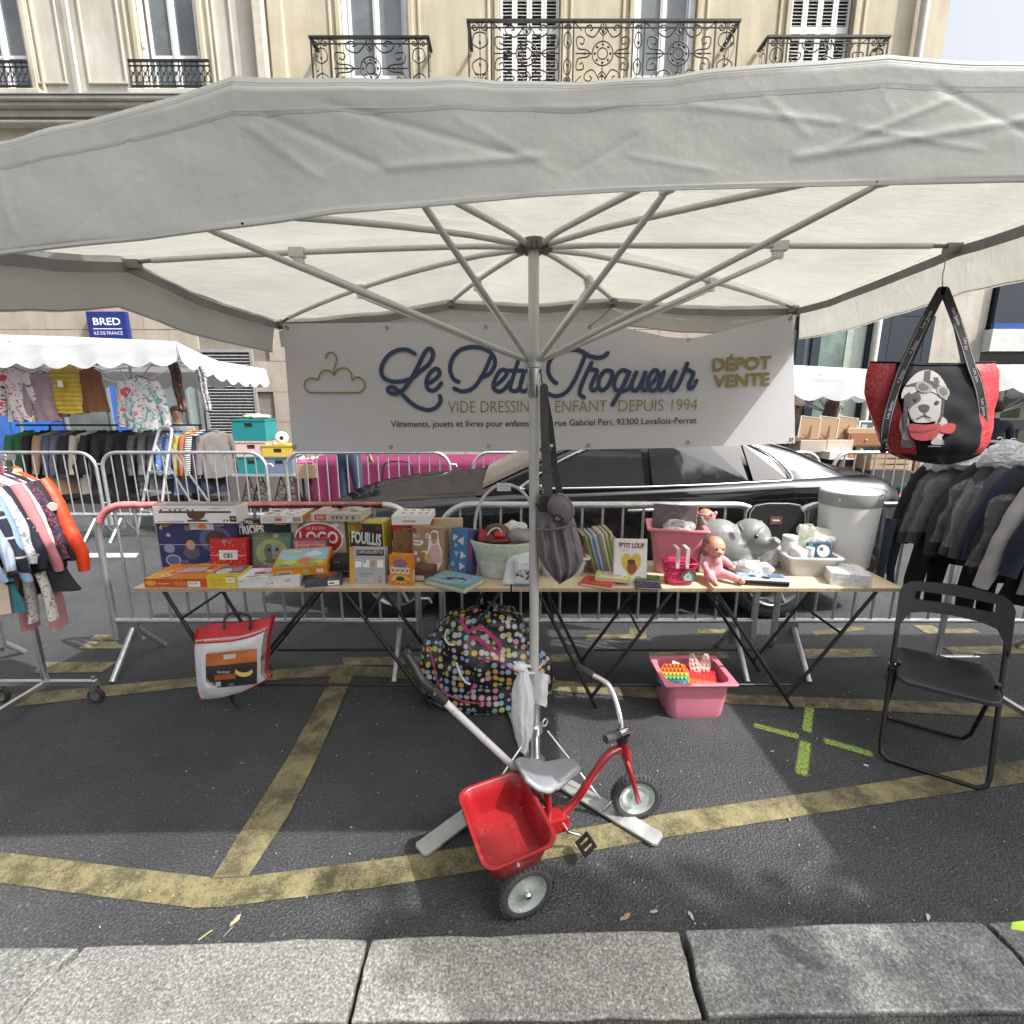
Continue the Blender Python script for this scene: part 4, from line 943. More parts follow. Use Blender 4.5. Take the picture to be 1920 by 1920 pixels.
# ---------------------------------------------------------------- crowd barriers
def barrier(loc, L=1.96, H=1.06, label='', group='crowd barriers', rz=0, red=False):
    t = thing('crowd_barrier', label, 'barrier', loc, rz, group); r = .19; zl = .30
    fr = [(0, 0, .17)]+[(0, 0, zl+.2)]+arc((r, 0, H-r), r, pi, pi/2, 7)+arc((L-r, 0, H-r), r, pi/2, 0, 7)+[(L, 0, zl+.2), (L, 0, .17)]
    m = MB().tube(fr, .0205, 10); m.tube([(0, 0, zl), (L, 0, zl)], .017, 8)
    o = obj('frame', m, GALV, t)
    n = 15; b = MB().tube([(0, 0, 0), (0, 0, 1)], .0085, 6); first = None
    for i in range(n):
        x = L*(i+1)/(n+1); top = H-.012 if r < x < L-r else H-r+math.sqrt(max(0, r*r-(r-min(x, L-x))**2))-.012
        q = obj('bar', b, GALV, t) if first is None else link(first.copy(), t)
        first = first or q; q.parent = t; q.location = (x, 0, zl); q.scale = (1, 1, top-zl)
    for s, x in ((1, .12), (-1, L-.12)):
        obj('foot_plate', MB().bb((x-.12 if s > 0 else x-.03, -.008, .14), (x+.03 if s > 0 else x+.12, .008, zl)), M('dull_galvanised', (.22, .225, .23), .55, .5), t)
        for d in (-1, 1): obj('foot', MB().tube([(x, d*.01, .25), (x-s*.0, d*.24, .006)], .018, 8), GALV, t)
    for z in (.92, .45): obj('hook', MB().tube([(L, 0, z), (L+.07, 0, z), (L+.085, 0, z-.03)], .009, 6), GALV, t)
    if red:
        m = MB().tube([Vec(p)+Vec((0, -.0025, .001)) for p in fr[4:11]]+[(.27, -.0025, H+.001)], .0212, 10); obj('red_overspray', m, M('red_spray', (.62, .22, .22), .6, var=.35, vs=20), t)
    return t
NY = 3.06
bx = lambda px: ony(px, 1150, NY).x
barrier((bx(212), NY, 0), bx(785)-bx(212), label='galvanised crowd barrier with a red sprayed corner behind the boxed games', red=True)
barrier((bx(830), NY, 0), bx(1415)-bx(830), label='galvanised crowd barrier behind the middle of the tables and grey shoulder bag')
barrier((bx(1455), NY, 0), 1.96, label='galvanised crowd barrier behind the white diaper bin and the black coats')
barrier((bx(22)-1.96, NY-.1, 0), 1.96, label='galvanised crowd barrier at the left edge behind the rail of children\'s clothes')
fx = lambda px: ony(px, 920, 6.1).x
for a, lab in ((fx(200), 'far crowd barrier in front of the aluminium stepladder'), (fx(541), 'far crowd barrier in front of the magenta tablecloth'), (fx(888), 'far crowd barrier half hidden behind the black car windscreen'), (fx(190)-1.97, 'far crowd barrier behind the orange jacket, below the yellow vest'),
               (fx(1532)-1.97, 'far crowd barrier ending behind the rear window of the car'), (fx(1556), 'far crowd barrier in front of the picture frames and wooden crates')):
    barrier((a, 6.1, 0), label=lab, group='crowd barriers along the far side')
# ---------------------------------------------------------------- goods on the tables
Yt = lambda y: onz(960, y, TZ).y
class Box:
    """a carton: root at the middle of its lower front edge; x right, y away from the viewer, z up"""
    def __init__(s, name, label, cat, x0, x1, yt, yb, Y, z=TZ, d=.08, yaw=0, lean=0, roll=0, col=(.5, .5, .5), group='toys and games on the tables', h=None, bev=.002, part='carton'):
        ym = (yt+yb)/2; a, b = ony(x0, ym, Y), ony(x1, ym, Y); s.w = b.x-a.x; s.z = ony(x0, yb, Y).z if z is None else z
        s.h = h or max(.01, ony((x0+x1)/2, yt, Y).z-s.z); s.d = d; s.Y = Y
        s.t = thing(name, label, cat, ((a.x+b.x)/2, Y, s.z), group=group); s.t.rotation_euler = (R(-lean), R(roll), R(yaw))
        w, h = s.w/2, s.h
        s.body = obj(part, MB().bb((-w, 0, 0), (w, d, h)), flat(col) if isinstance(col, tuple) else col, s.t, bevel=bev)
    def front(s): f = Face((-s.w/2, 0, 0), (s.w, 0, 0), (0, 0, s.h), s.t); f.busy = True; return f
    def top(s): f = Face((-s.w/2, 0, s.h), (s.w, 0, 0), (0, s.d, 0), s.t); f.busy = True; return f
    def right(s): return Face((s.w/2, 0, 0), (0, s.d, 0), (0, 0, s.h), s.t)
    def left(s): return Face((-s.w/2, s.d, 0), (0, -s.d, 0), (0, 0, s.h), s.t)
    @property
    def ztop(s): return s.z+s.h
WT, BK, RD, OR, YE = (.74, .74, .72), (.015, .015, .018), (.50, .02, .025), (.62, .19, .02), (.66, .50, .03)
def kid(f, x, y, s, skin=(.5, .3, .2), hair=(.06, .035, .02), top=(.5, .1, .1)):
    k = s*f.w/f.h; f.disc(x, y-.9*k, s*.95, k*.8, top); f.disc(x, y+.12*k, s*.62, k*.66, hair); f.disc(x, y, s*.52, k*.58, skin); f.k -= 2
    for q in (-.2, .2): f.disc(x+q*s, y+.05*k, s*.07, k*.09, BK, 6)
rr = random.Random(21)
b1 = Box('science_kit', 'big dark blue science kit box, bottom of the left stack behind the red tin', 'game box', 298, 447, 979, 1062, 2.88, d=.09, col=(.03, .03, .06))
f = b1.front(); f.rect(.02, .02, .98, .97, (.035, .04, .13)); f.disc(.72, .62, .20, .30, (.10, .11, .22)); f.disc(.74, .60, .15, .22, (.06, .05, .05)); f.poly([(.28, .0), (.62, .0), (.66, .38), (.98, .40), (.98, .22), (.7, .16)], (.30, .19, .13)); kid(f, .40, .50, .11, top=(.10, .10, .14))
f.rect(.42, .84, .72, .97, (.6, .58, .56)); f.poly([(.52, .86), (.64, .86), (.61, .96), (.55, .96)], (.7, .2, .03)); f.disc(.16, .16, .1, .13, (.36, .38, .44)); f.disc(.16, .16, .08, .1, (.10, .12, .25)); f.disc(.13, .42, .07, .1, (.25, .28, .4)); f.disc(.14, .72, .03, .04, (.4, .42, .5)); f.rect(0, .50, 1, .512, (.5, .5, .48)); f.text('4', .06, .88, .10, WT); f.text('MICROSCOPE', .68, .06, .07, (.5, .15, .05)); f.done()
b = Box('drum_toy_box', 'long white box picturing a wooden drum toy, lying on the dark blue science kit', 'game box', 287, 444, 950, 977, 2.85, z=b1.ztop, d=.13, col=WT)
f = b.front(); f.rect(.07, .62, .93, .74, (.10, .06, .05)); f.poly([(.40, .62), (.63, .62), (.60, .36), (.55, .22), (.47, .22), (.42, .36)], (.10, .05, .04)); f.rect(.40, .10, .64, .22, (.11, .07, .05)); f.rect(.04, .10, .36, .14, (.35, .35, .35)); f.rect(.91, .10, .99, .44, BK)
for x in (.10, .21, .27, .33, .42, .48): f.disc(x, .80, .012, .06, BK, 8); f.k -= 1
for x in (.84, .88): f.disc(x, .18, .011, .06, BK, 8)
f.text('18m', .95, .28, .12, WT); f.done(); f = b.top(); f.rect(.02, .04, .98, .96, (.22, .26, .26)); f.rect(.1, .4, .9, .5, (.10, .06, .05)); f.done()
b2 = Box('aquarium_kit', 'black box with white capitals standing behind the red tin and green tin', 'game box', 436, 558, 975, 1062, 2.91, d=.05, col=BK)
f = b2.front(); f.rect(.01, .42, .99, .9, (.03, .028, .025)); f.poly([(.0, .35), (.5, .5), (1, .36), (1, .08), (0, .08)], (.10, .075, .05)); f.disc(.85, .55, .12, .16, (.07, .06, .05)); f.text('TRIOPS', .30, .78, .17, WT, .42, bold=.06, rot=R(3)); f.text('TRIO', .28, .955, .06, WT, bold=.05); f.rect(.05, .84, .2, .96, (.5, .55, .62)); f.done()
b = Box('boxed_puzzle', 'worn white and orange box lying on the black box with white capitals', 'game box', 489, 566, 967, 983, 2.83, z=b2.ztop, d=.20, yaw=3, col=(.70, .68, .65))
f = b.front(); f.rect(.05, .15, .6, .8, (.55, .53, .5)); f.rect(.35, .3, .5, .7, (.5, .1, .05)); f.rect(.78, .2, .97, .8, (.25, .25, .25)); f.done(); f = b.top(); f.specks(26, [(.15, .16, .2), (.5, .2, .03), (.35, .36, .45), (.6, .3, .08)], .07, rr); f.done(); f = b.right(); f.rect(0, 0, 1, 1, (.62, .30, .06)); f.done()
b3 = Box('quiz_game', 'red and white board game box with a big red oval', 'game box', 548, 648, 975, 1050, 2.88, d=.055, col=(.35, .28, .22))
f = b3.front(); f.rect(0, 0, 1, 1, (.42, .38, .30)); f.specks(40, [(.5, .05, .04), (.1, .25, .35), (.55, .4, .05), (.1, .3, .08), WT, (.1, .08, .2)], .07, rr); f.disc(.5, .60, .46, .36, WT, 24); f.disc(.5, .60, .43, .325, RD, 24); f.text('LOGO', .5, .62, .24, WT, .72, bold=.04); f.text('LE JEU DU', .46, .83, .06, WT); f.poly([(.7, 0), (1, 0), (1, .2)], (.5, .03, .03)); f.done()
b = Box('flat_board_game', 'flat beige board game box lying on the red oval game', 'game box', 582, 677, 963, 977, 2.84, z=b3.ztop, d=.24, yaw=-2, col=(.52, .47, .40))
f = b.front(); f.rect(.08, .2, .30, .85, RD); f.rect(.36, .1, .99, .9, (.42, .39, .33)); f.text('OUVERT', .19, .5, .4, WT, .16)
for x in (.42, .5, .58, .7, .82): f.rect(x, .3, x+.05, .7, (.12, .11, .1))
f.done(); f = b.top(); f.specks(30, [(.45, .40, .33), (.40, .24, .18), (.60, .55, .48), (.36, .32, .26)], .10, rr); f.done()
b = Box('rummage_game', 'black box with yellow edges and wobbly white lettering', 'game box', 652, 721, 979, 1034, 2.86, d=.13, yaw=-7, col=(.60, .48, .04))
f = b.front(); f.rect(.03, .02, .97, .97, (.03, .025, .02)); f.disc(.15, .85, .13, .13, (.35, .22, .02)); f.disc(.3, .9, .1, .1, (.25, .14, .02)); f.disc(.62, .14, .1, .1, (.28, .28, .26)); f.disc(.62, .14, .07, .07, BK); f.text('FOUILLIS', .5, .64, .24, WT, .84, R(-5), .05); f.disc(.24, .56, .07, .09, (.12, .1, .1)); f.line([(.3, .42), (.36, .25)], .012, (.5, .35, .04)); f.specks(12, [(.2, .14, .03), (.12, .12, .12)], .04, rr, (.05, .05, .95, .3)); f.done(); f = b.top(); f.rect(.05, .05, .95, .95, (.55, .47, .1)); f.specks(14, [(.2, .18, .1), (.6, .58, .4)], .08, rr); f.done()
b = Box('card_game', 'small dull pink card game box in front of the red oval game', 'game box', 550, 613, 1012, 1046, 2.79, d=.05, yaw=2, col=(.30, .04, .07))
f = b.front(); f.rect(.03, .05, .97, .97, (.42, .16, .18)); f.rect(.08, .62, .92, .86, (.5, .32, .30)); f.text('A LA FERME', .5, .74, .15, RD, .7, bold=.05); f.poly([(.28, .05), (.5, .5), (.72, .05)], BK); f.done()
b = Box('red_tin', 'red spotted box labelled CE1 leaning on the science kit', 'game box', 391, 460, 1012, 1066, 2.79, d=.07, lean=8, col=(.46, .015, .02))
f = b.front(); f.specks(46, [(.6, .30, .10), (.55, .08, .06), (.62, .42, .3)], .018, rr); f.rect(.25, .38, .75, .66, WT); f.rect(.265, .4, .735, .64, (.68, .67, .65)); f.text('CE1', .5, .49, .12, BK, bold=.06); f.rect(.3, .585, .7, .6, (.4, .4, .4)); f.rect(0, .50, .25, .515, (.6, .6, .58)); f.rect(.75, .50, 1, .515, (.6, .6, .58)); f.done()
b = Box('green_tin', 'dark green tin with a yellow-green picture right of the red tin', 'tin', 469, 545, 1001, 1066, 2.82, d=.05, lean=10, col=(.06, .12, .09))
f = b.front(); f.rect(.05, .06, .95, .9, (.13, .19, .13)); f.disc(.5, .48, .40, .36, (.30, .36, .12)); f.disc(.42, .5, .12, .22, (.12, .15, .12)); f.disc(.62, .52, .12, .22, (.24, .27, .22)); f.disc(.5, .25, .2, .06, (.10, .14, .06)); f.text('MONSTRES', .38, .84, .09, (.45, .2, .04), .5); f.disc(.43, .55, .04, .05, BK); f.disc(.63, .56, .04, .05, BK); f.done()
b = Box('drawing_screen_box', 'flat orange-red box picturing a drawing screen at the left end of the table', 'game box', 272, 388, 1093, 1109, 2.545, d=.25, col=(.55, .10, .02), h=.048)
f = b.front(); f.rect(0, 0, 1, 1, (.48, .075, .02)); f.text('TÉLÉCRAN', .62, .45, .42, (.66, .42, .05), .30); f.rect(.70, .1, .90, .72, WT); f.text('1119', .79, .45, .3, BK, .12); f.disc(.11, .55, .085, .30, (.60, .36, .04)); f.rect(.22, .42, .4, .54, (.6, .4, .2)); f.done()
f = b.top(); f.poly([(0, 0), (1, 0), (1, 1), (0, 1)], (.60, .18, .02)); f.poly([(.0, .35), (.45, 1), (.8, 1), (.2, 0), (0, 0)], (.62, .32, .04)); f.poly([(.24, .28), (.86, .42), (.80, .86), (.32, .78)], (.50, .07, .03)); f.poly([(.30, .38), (.76, .48), (.73, .78), (.36, .72)], (.40, .36, .32)); f.disc(.27, .2, .07, .09, (.62, .6, .56)); f.disc(.27, .2, .03, .04, RD); f.disc(.84, .5, .05, .07, (.62, .6, .56)); f.line([(.28, .22), (.5, .55), (.8, .5)], .006, (.6, .55, .5)); f.done()
b = Box('yellow_card_box', 'small yellow box between the drawing screen box and the white flat box', 'game box', 390, 451, 1088, 1111, 2.548, d=.16, yaw=4, col=YE, h=.066)
f = b.front(); f.rect(.0, 0, 1, 1, (.60, .47, .02)); f.text('Chat', .30, .62, .22, (.45, .2, .02), .36); f.text('Coco !', .32, .32, .22, (.45, .2, .02), .42); f.rect(.58, .42, .84, .8, WT); f.text('1011', .71, .6, .16, BK, .2); f.done(); f = b.top(); f.rect(.05, .06, .95, .94, (.10, .13, .28)); f.disc(.35, .45, .22, .28, (.5, .5, .5)); f.disc(.7, .6, .16, .2, (.5, .2, .12)); f.disc(.3, .5, .1, .14, (.55, .45, .2)); f.rect(.05, .06, .95, .2, (.62, .5, .05)); f.done()
b = Box('doctor_game', 'flat white box with a purple and green lid, front row left of the orange box', 'game box', 449, 561, 1090, 1109, 2.55, d=.21, yaw=5, col=(.62, .62, .62), h=.055)
f = b.front(); f.text('CE', .48, .40, .22, (.2, .2, .2), .06); f.disc(.55, .42, .012, .1, BK); f.rect(.76, .5, .86, .72, (.4, .4, .4)); f.rect(.03, .6, .1, .75, (.3, .3, .3)); f.rect(.2, .58, .27, .66, (.5, .5, .5)); f.done(); f = b.top(); f.rect(0, 0, 1, 1, WT); f.rect(.0, .75, 1, 1, (.25, .02, .16)); f.poly([(.15, .1), (.9, .1), (.8, .7), (.3, .72)], (.62, .66, .60)); f.disc(.3, .35, .12, .1, (.45, .05, .07)); f.disc(.55, .4, .12, .16, (.30, .42, .12)); f.disc(.75, .4, .1, .14, (.2, .3, .45)); f.disc(.42, .3, .06, .1, (.55, .35, .25)); f.text('Puce', .5, .86, .12, (.6, .55, .6), .4); f.done()
b = Box('orange_tilted_game', 'orange game box tilted up on the other boxes, picturing a landscape', 'game box', 515, 612, 1059, 1080, 2.60, z=None, d=.20, yaw=9, lean=-14, roll=-1, col=(.60, .22, .015), h=.058)
f = b.front(); f.rect(.08, .15, .34, .62, (.62, .56, .46)); f.rect(.1, .25, .32, .5, (.2, .18, .15)); f.rect(.55, .2, .66, .75, (.35, .40, .12)); f.rect(.80, .25, .93, .7, (.66, .62, .55)); f.done(); f = b.top(); f.rect(.04, .05, .96, .95, (.30, .48, .60)); f.poly([(.04, .05), (.96, .05), (.96, .3), (.6, .45), (.3, .35), (.04, .5)], (.28, .42, .08)); f.disc(.55, .3, .14, .16, (.60, .18, .03)); f.disc(.3, .25, .12, .14, (.5, .5, .1)); f.poly([(.5, .6), (.7, .85), (.9, .6), (.7, .5)], (.62, .64, .66)); f.text('TROMPE', .27, .76, .16, (.66, .62, .3), .36, bold=.05); f.disc(.85, .2, .08, .1, (.6, .45, .06)); f.done()
b = Box('navy_game', 'small flat dark navy box in front of the orange tilted game', 'game box', 574, 640, 1095, 1110, 2.56, d=.17, yaw=14, col=(.045, .055, .085), h=.04)
f = b.front(); f.rect(.62, .1, .93, .75, WT); f.rect(.66, .3, .8, .5, BK); f.done(); f = b.top(); f.poly([(.1, .1), (.9, .1), (.9, .9), (.1, .9)], (.05, .06, .08)); f.disc(.5, .5, .35, .3, (.40, .10, .05)); f.disc(.45, .55, .2, .2, (.50, .36, .22)); f.rect(.1, .78, .9, .9, (.2, .25, .2)); f.done()
b = Box('counting_game', 'silver grey box with an orange spine showing number cards', 'game box', 653, 721, 1029, 1099, 2.60, d=.05, lean=9, yaw=-3, col=(.38, .38, .39))
f = b.front(); f.rect(0, 0, .13, 1, (.58, .30, .04)); f.rect(.2, .78, .97, .94, BK); f.text('CARTE EDUCATIVE', .58, .87, .08, WT, .7); f.text('6', .44, .62, .13, BK); f.rect(.13, .67, 1, .68, (.55, .56, .56))
for x, y in ((.16, .42), (.38, .46), (.78, .46)): f.rect(x, y, x+.18, y+.2, WT); f.k -= 1
f.k += 1; f.disc(.66, .56, .06, .09, (.45, .25, .1)); f.rect(.28, .26, .66, .3, (.25, .25, .25)); f.rect(.28, .2, .5, .23, (.25, .25, .25)); kid(f, .86, .16, .07, top=(.45, .15, .2)); f.disc(.66, .1, .05, .05, (.5, .4, .2)); f.rect(.2, .34, .7, .46, (.30, .36, .38)); f.done()
b = Box('memory_game', 'small orange card game box with animal pictures, standing at the table front', 'game box', 728, 772, 1042, 1101, 2.575, d=.055, yaw=-9, lean=3, col=(.60, .20, .015))
f = b.front(); f.disc(.5, .74, .32, .13, (.10, .12, .22)); f.text('LYNX', .5, .75, .10, (.60, .12, .02), .5, bold=.05)
for x in (.08, .30, .52, .74): f.rect(x, .40, x+.17, .60, (.68, .62, .52)); f.rect(x+.04, .45, x+.13, .55, (.15, .12, .1)); f.k -= 2
f.k += 2; f.disc(.5, .22, .42, .14, (.62, .38, .06)); f.disc(.5, .23, .2, .08, (.07, .04, .02)); f.line([(.15, .1), (.5, .25), (.9, .12)], .004, BK); f.done(); f = b.right(); f.rect(.1, .1, .9, .5, (.62, .42, .2)); f.done()
b4 = Box('brown_game_box', 'brown wooden-print game box under the white box with red rim', 'game box', 737, 806, 986, 1042, 2.84, d=.17, col=(.24, .14, .05))
f = b4.front(); f.rect(.0, .9, 1, 1, RD); f.poly([(.35, .1), (.55, .55), (.7, .1)], (.18, .10, .04)); f.disc(.5, .6, .12, .1, (.40, .10, .05)); f.specks(14, [(.16, .09, .03), (.30, .18, .07)], .08, rr); f.done()
b = Box('white_lid_game', 'white box with small black pictures on its lid and red rim', 'game box', 734, 807, 967, 984, 2.82, z=b4.ztop, d=.19, col=WT)
f = b.front(); f.rect(0, 0, 1, .18, RD); f.rect(.28, .4, .62, .6, (.55, .35, .35)); f.done(); f = b.top()
for x in (.2, .42, .64, .82):
    for y in (.3, .7): f.rect(x, y, x+.09, y+.12, (.12, .12, .12)); f.k -= 1
f.done(); f = b.right(); f.rect(0, 0, 1, .4, RD); f.done()
b = Box('plywood_board', 'thin pale plywood board behind the kraft box', 'board', 800, 868, 972, 1042, 2.94, d=.02, col=PLY, part='board')
b = Box('navy_book', 'dark navy book lying half hidden behind the silver grey counting game', 'book', 688, 742, 1018, 1046, 2.74, d=.12, lean=-12, yaw=6, col=(.035, .04, .10), h=.03); f = b.top(); f.rect(.1, .1, .9, .9, (.05, .06, .13)); f.specks(9, [(.3, .3, .36), (.2, .1, .1)], .05, rr); f.done()
b = Box('black_card_box', 'low black box wedged under the tilted orange game', 'game box', 618, 662, 1036, 1078, 2.70, d=.12, lean=-5, col=(.02, .018, .022), h=.10); f = b.front(); f.specks(14, [(.3, .3, .3), (.25, .05, .06)], .03, rr); f.done()
b = Box('baby_toy_box', 'kraft cardboard box picturing a baby in pink with blocks', 'game box', 768, 832, 990, 1063, 2.73, d=.075, yaw=-14, lean=6, col=(.34, .22, .12))
f = b.front(); f.poly([(.03, .86), (.14, .88), (.10, .97), (.03, .96)], (.2, .04, .06)); f.text('BOIS', .14, .80, .06, WT, .2); f.rect(.05, .68, .25, .72, WT); f.rect(.05, .61, .28, .65, WT); f.disc(.48, .82, .06, .055, WT); f.disc(.48, .82, .035, .03, (.3, .2, .1)); f.disc(.31, .68, .05, .045, WT); f.disc(.12, .45, .05, .045, WT); f.disc(.2, .32, .05, .045, WT)
f.poly([(.30, .5), (.5, .52), (.55, .85), (.65, .95), (.82, .93), (.86, .7), (.96, .5), (.94, .28), (.78, .06), (.36, .2), (.40, .36)], WT); f.poly([(.50, .25), (.92, .28), (.93, .5), (.82, .66), (.62, .64), (.52, .5)], (.60, .36, .38)); f.disc(.70, .78, .11, .12, (.50, .30, .21)); f.disc(.70, .85, .11, .06, (.32, .2, .12)); f.disc(.38, .42, .06, .07, (.55, .15, .05)); f.disc(.52, .40, .06, .07, (.55, .38, .05)); f.disc(.43, .3, .07, .05, (.2, .35, .1)); f.disc(.68, .17, .1, .08, (.45, .55, .58)); f.disc(.66, .78, .015, .02, BK); f.disc(.74, .78, .015, .02, BK); f.done(); f = b.right(); f.rect(.05, .05, .95, .95, (.26, .17, .09)); f.done()
b = Box('triangle_game', 'blue board game box with triangle pattern leaning beside the basket', 'game box', 838, 884, 994, 1080, 2.72, d=.075, yaw=-22, lean=9, col=(.05, .06, .16))
f = b.front(); f.rect(0, 0, .78, 1, (.05, .17, .36)); f.rect(.80, 0, 1, 1, (.07, .06, .16)); f.text('TRIOMINOS', .90, .55, .11, (.45, .05, .08), .65, R(90)); f.text('TRIANGLE', .38, .07, .07, (.55, .12, .06), .6)
for (x, y, s, a) in ((.18, .82, .15, .2), (.5, .75, .17, 1.0), (.3, .48, .13, .6), (.58, .45, .16, 2.0), (.55, .22, .16, .1), (.15, .25, .12, 1.4), (.25, .65, .1, 2.2)):
    f.disc(x, y, s*1.1, s*.62, (.62, .62, .56) if s > .14 else (.28, .42, .56), 3, a); f.k -= 1
    if s > .14:
        for q in (-.04, .04): f.disc(x+q, y+q*.4, .015, .01, BK, 6)
f.done()
b = Box('brown_tin', 'small dark brown tin behind the orange card game', 'tin', 775, 812, 1064, 1096, 2.63, d=.13, yaw=-6, col=(.10, .035, .02), h=.072)
f = b.front(); f.rect(.1, .1, .55, .5, (.5, .44, .4)); f.rect(0, .72, 1, .76, (.04, .015, .01)); f.done(); f = b.top(); f.rect(.1, .1, .9, .9, (.16, .07, .04)); f.done()
gp = onz(853, 1095, TZ); t = thing('picture_book', 'thick green picture book lying flat with its corner over the table edge', 'book', gp, R(-31), 'toys and games on the tables')
obj('pages', MB().bb((-.128, -.088, .004), (.128, .088, .029)), flat((.55, .50, .36)), t, bevel=.001); cv = MB().bb((-.132, -.092, .029), (.132, .092, .032)); cv.bb((-.132, -.092, .001), (.132, .092, .004)); cv.bb((-.133, -.092, .0041), (-.129, .092, .0289)); obj('cover', cv, flat((.10, .30, .24)), t)
f = Face((-.132, -.092, .032), (.264, 0, 0), (0, .184, 0), t); f.rect(.02, .03, .98, .97, (.22, .40, .50)); f.poly([(.02, .03), (.5, .03), (.98, .3), (.98, .03)], (.10, .33, .27)); f.poly([(.02, .55), (.02, .97), (.3, .97)], (.35, .42, .20)); f.specks(14, [(.40, .06, .06), (.05, .12, .06), (.60, .58, .52), (.45, .30, .1)], .05, rr, (.3, .25, .8, .65)); f.line([(.3, .3), (.5, .55), (.75, .5)], .012, (.03, .09, .05)); f.text('LES CONTES', .4, .16, .08, (.6, .6, .5), .5); f.done()

# wicker basket with hooped handle
bp = onz(948, 1074, TZ); t = thing('wicker_basket', 'white wicker basket with a tall hooped handle and mint green crochet rim', 'basket', bp, group=None)
WICK = M('white_wicker', (.60, .60, .55), .7, var=.15, vs=50); MINT = M('mint_crochet', (.44, .52, .42), .85, var=.15, vs=60, bump=.5, bs=160)
def bas(z): return .128+.045*(z/.20)
mb = MB(); rows, n = 15, 72
mb.grid(lambda a, b: (lambda z, an: Vec(((bas(z)+.0045*sin(an*18+(int(b*rows) % 2)*pi)+.002)*cos(an)*1.12, (bas(z)+.0045*sin(an*18+(int(b*rows) % 2)*pi))*sin(an)*.86, z+.0)))(.105*b, 2*pi*a), n, rows, True, True)
obj('woven_side', mb, WICK, t, solid=.004)
mb = MB().lathe([(bas(.10)+.004, .10), (bas(.15)+.006, .15), (bas(.205)+.012, .205), (bas(.205)+.002, .212), (bas(.2)-.006, .19), (bas(.1)-.004, .09)], n=40, sx=1.12, sy=.86); mb.f = mb.f[:-2]; mb.m = mb.m[:-2]; mb.s = mb.s[:-2]; obj('crochet_rim', mb, MINT, t)
obj('bottom', MB().lathe([(.125, .002), (.125, .012)], n=30, sx=1.1, sy=.85), WICK, t)
hh = ony(940, 908, bp.y).z-TZ; mb = MB(); P = [(-.175, 0, .06), (-.185, 0, .20)]+[(-.172*cos(a), 0, .26+(hh-.26)*sin(a)) for a in [pi*k/16 for k in range(17)]]+[(.185, 0, .20), (.175, 0, .06)]; mb.tube(P, .0085, 8)
h = obj('handle', mb, M('wrapped_handle', (.50, .50, .46), .6, var=.2, vs=70, bump=.4), t)
obj('price_tag', MB().bb((-.045, -.014, hh-.035), (.03, -.011, hh+.008)), flat((.66, .66, .64)), t)
f = Face((-.045, -.0141, hh-.035), (.075, 0, 0), (0, 0, .043), t); f.text('PETITS', .5, .64, .22, (.3, .3, .3), .7); f.text('ARTICLES', .5, .32, .18, (.3, .3, .3), .6); f.done()
def wad(name, label, cat, c, r, mat, seed, amp=.025, sc=14, group=None, M_=None, n=22, flatb=False):
    t = thing(name, label, cat, c, group=group); m = MB(); m.ball((0, 0, 0), r, n, M_); m.crumple(amp, sc, 0, seed); m.crumple(amp*.4, sc*2.6, 0, seed+9)
    for p in m.v: p.z = max(p.z, -r[2]*.8)
    obj('cloth', m, mat, t); return t
C1 = M('brown_leather', (.12, .065, .035), .5, var=.25, bump=.2); C2 = M('crimson_cloth', (.32, .025, .04), .7); C3 = M('dark_red_leather', (.10, .02, .015), .4); C4 = M('grey_lilac_cloth', (.28, .25, .26), .8)
wad('brown_shoe', 'brown leather shoe sticking up out of the wicker basket', 'shoe', bp+Vec((-.04, 0, .235)), (.075, .045, .05), C1, 3, .012, 10, 'items in the basket')
wad('red_garment', 'crumpled crimson cloth at the left side in the wicker basket', 'cloth', bp+Vec((-.11, -.02, .215)), (.05, .07, .035), C2, 5, group='items in the basket')
wad('red_bow_sandal', 'dark red leather sandal with a bright red bow in the wicker basket', 'shoe', bp+Vec((-.05, -.075, .215)), (.08, .04, .028), C3, 6, .012, group='items in the basket')
obj('bow', MB().ball((.02, -.03, .035), (.035, .02, .02), 12).crumple(.012, 30), flat((.55, .02, .02)), bpy.data.objects['red_bow_sandal'])
wad('grey_garment', 'crumpled grey cloth in the right side of the wicker basket', 'cloth', bp+Vec((.09, -.01, .22)), (.085, .08, .04), C4, 7, group='items in the basket')
wad('white_garment', 'crumpled white cloth with clear wrapping at the back of the wicker basket', 'cloth', bp+Vec((.04, .05, .245)), (.075, .06, .05), M('white_cloth', (.66, .66, .66), .7), 8, group='items in the basket')
for i, (x, y, r) in enumerate(((.075, -.02, .035), (-.06, -.06, .04))):
    t2 = obj('looped_cord' if i else 'white_loop', MB().tube(arc(bp+Vec((x, y, .255-.02*i)), r, 0, pi*1.6, 14, (1, 0, .3), (0, .3, 1)), .004, 6), flat((.7, .7, .68)))
    tag(t2, ('white ring handle poking out at the right of the wicker basket', 'white looped strap over the red sandal in the basket')[i], 'strap', 'items in the basket')
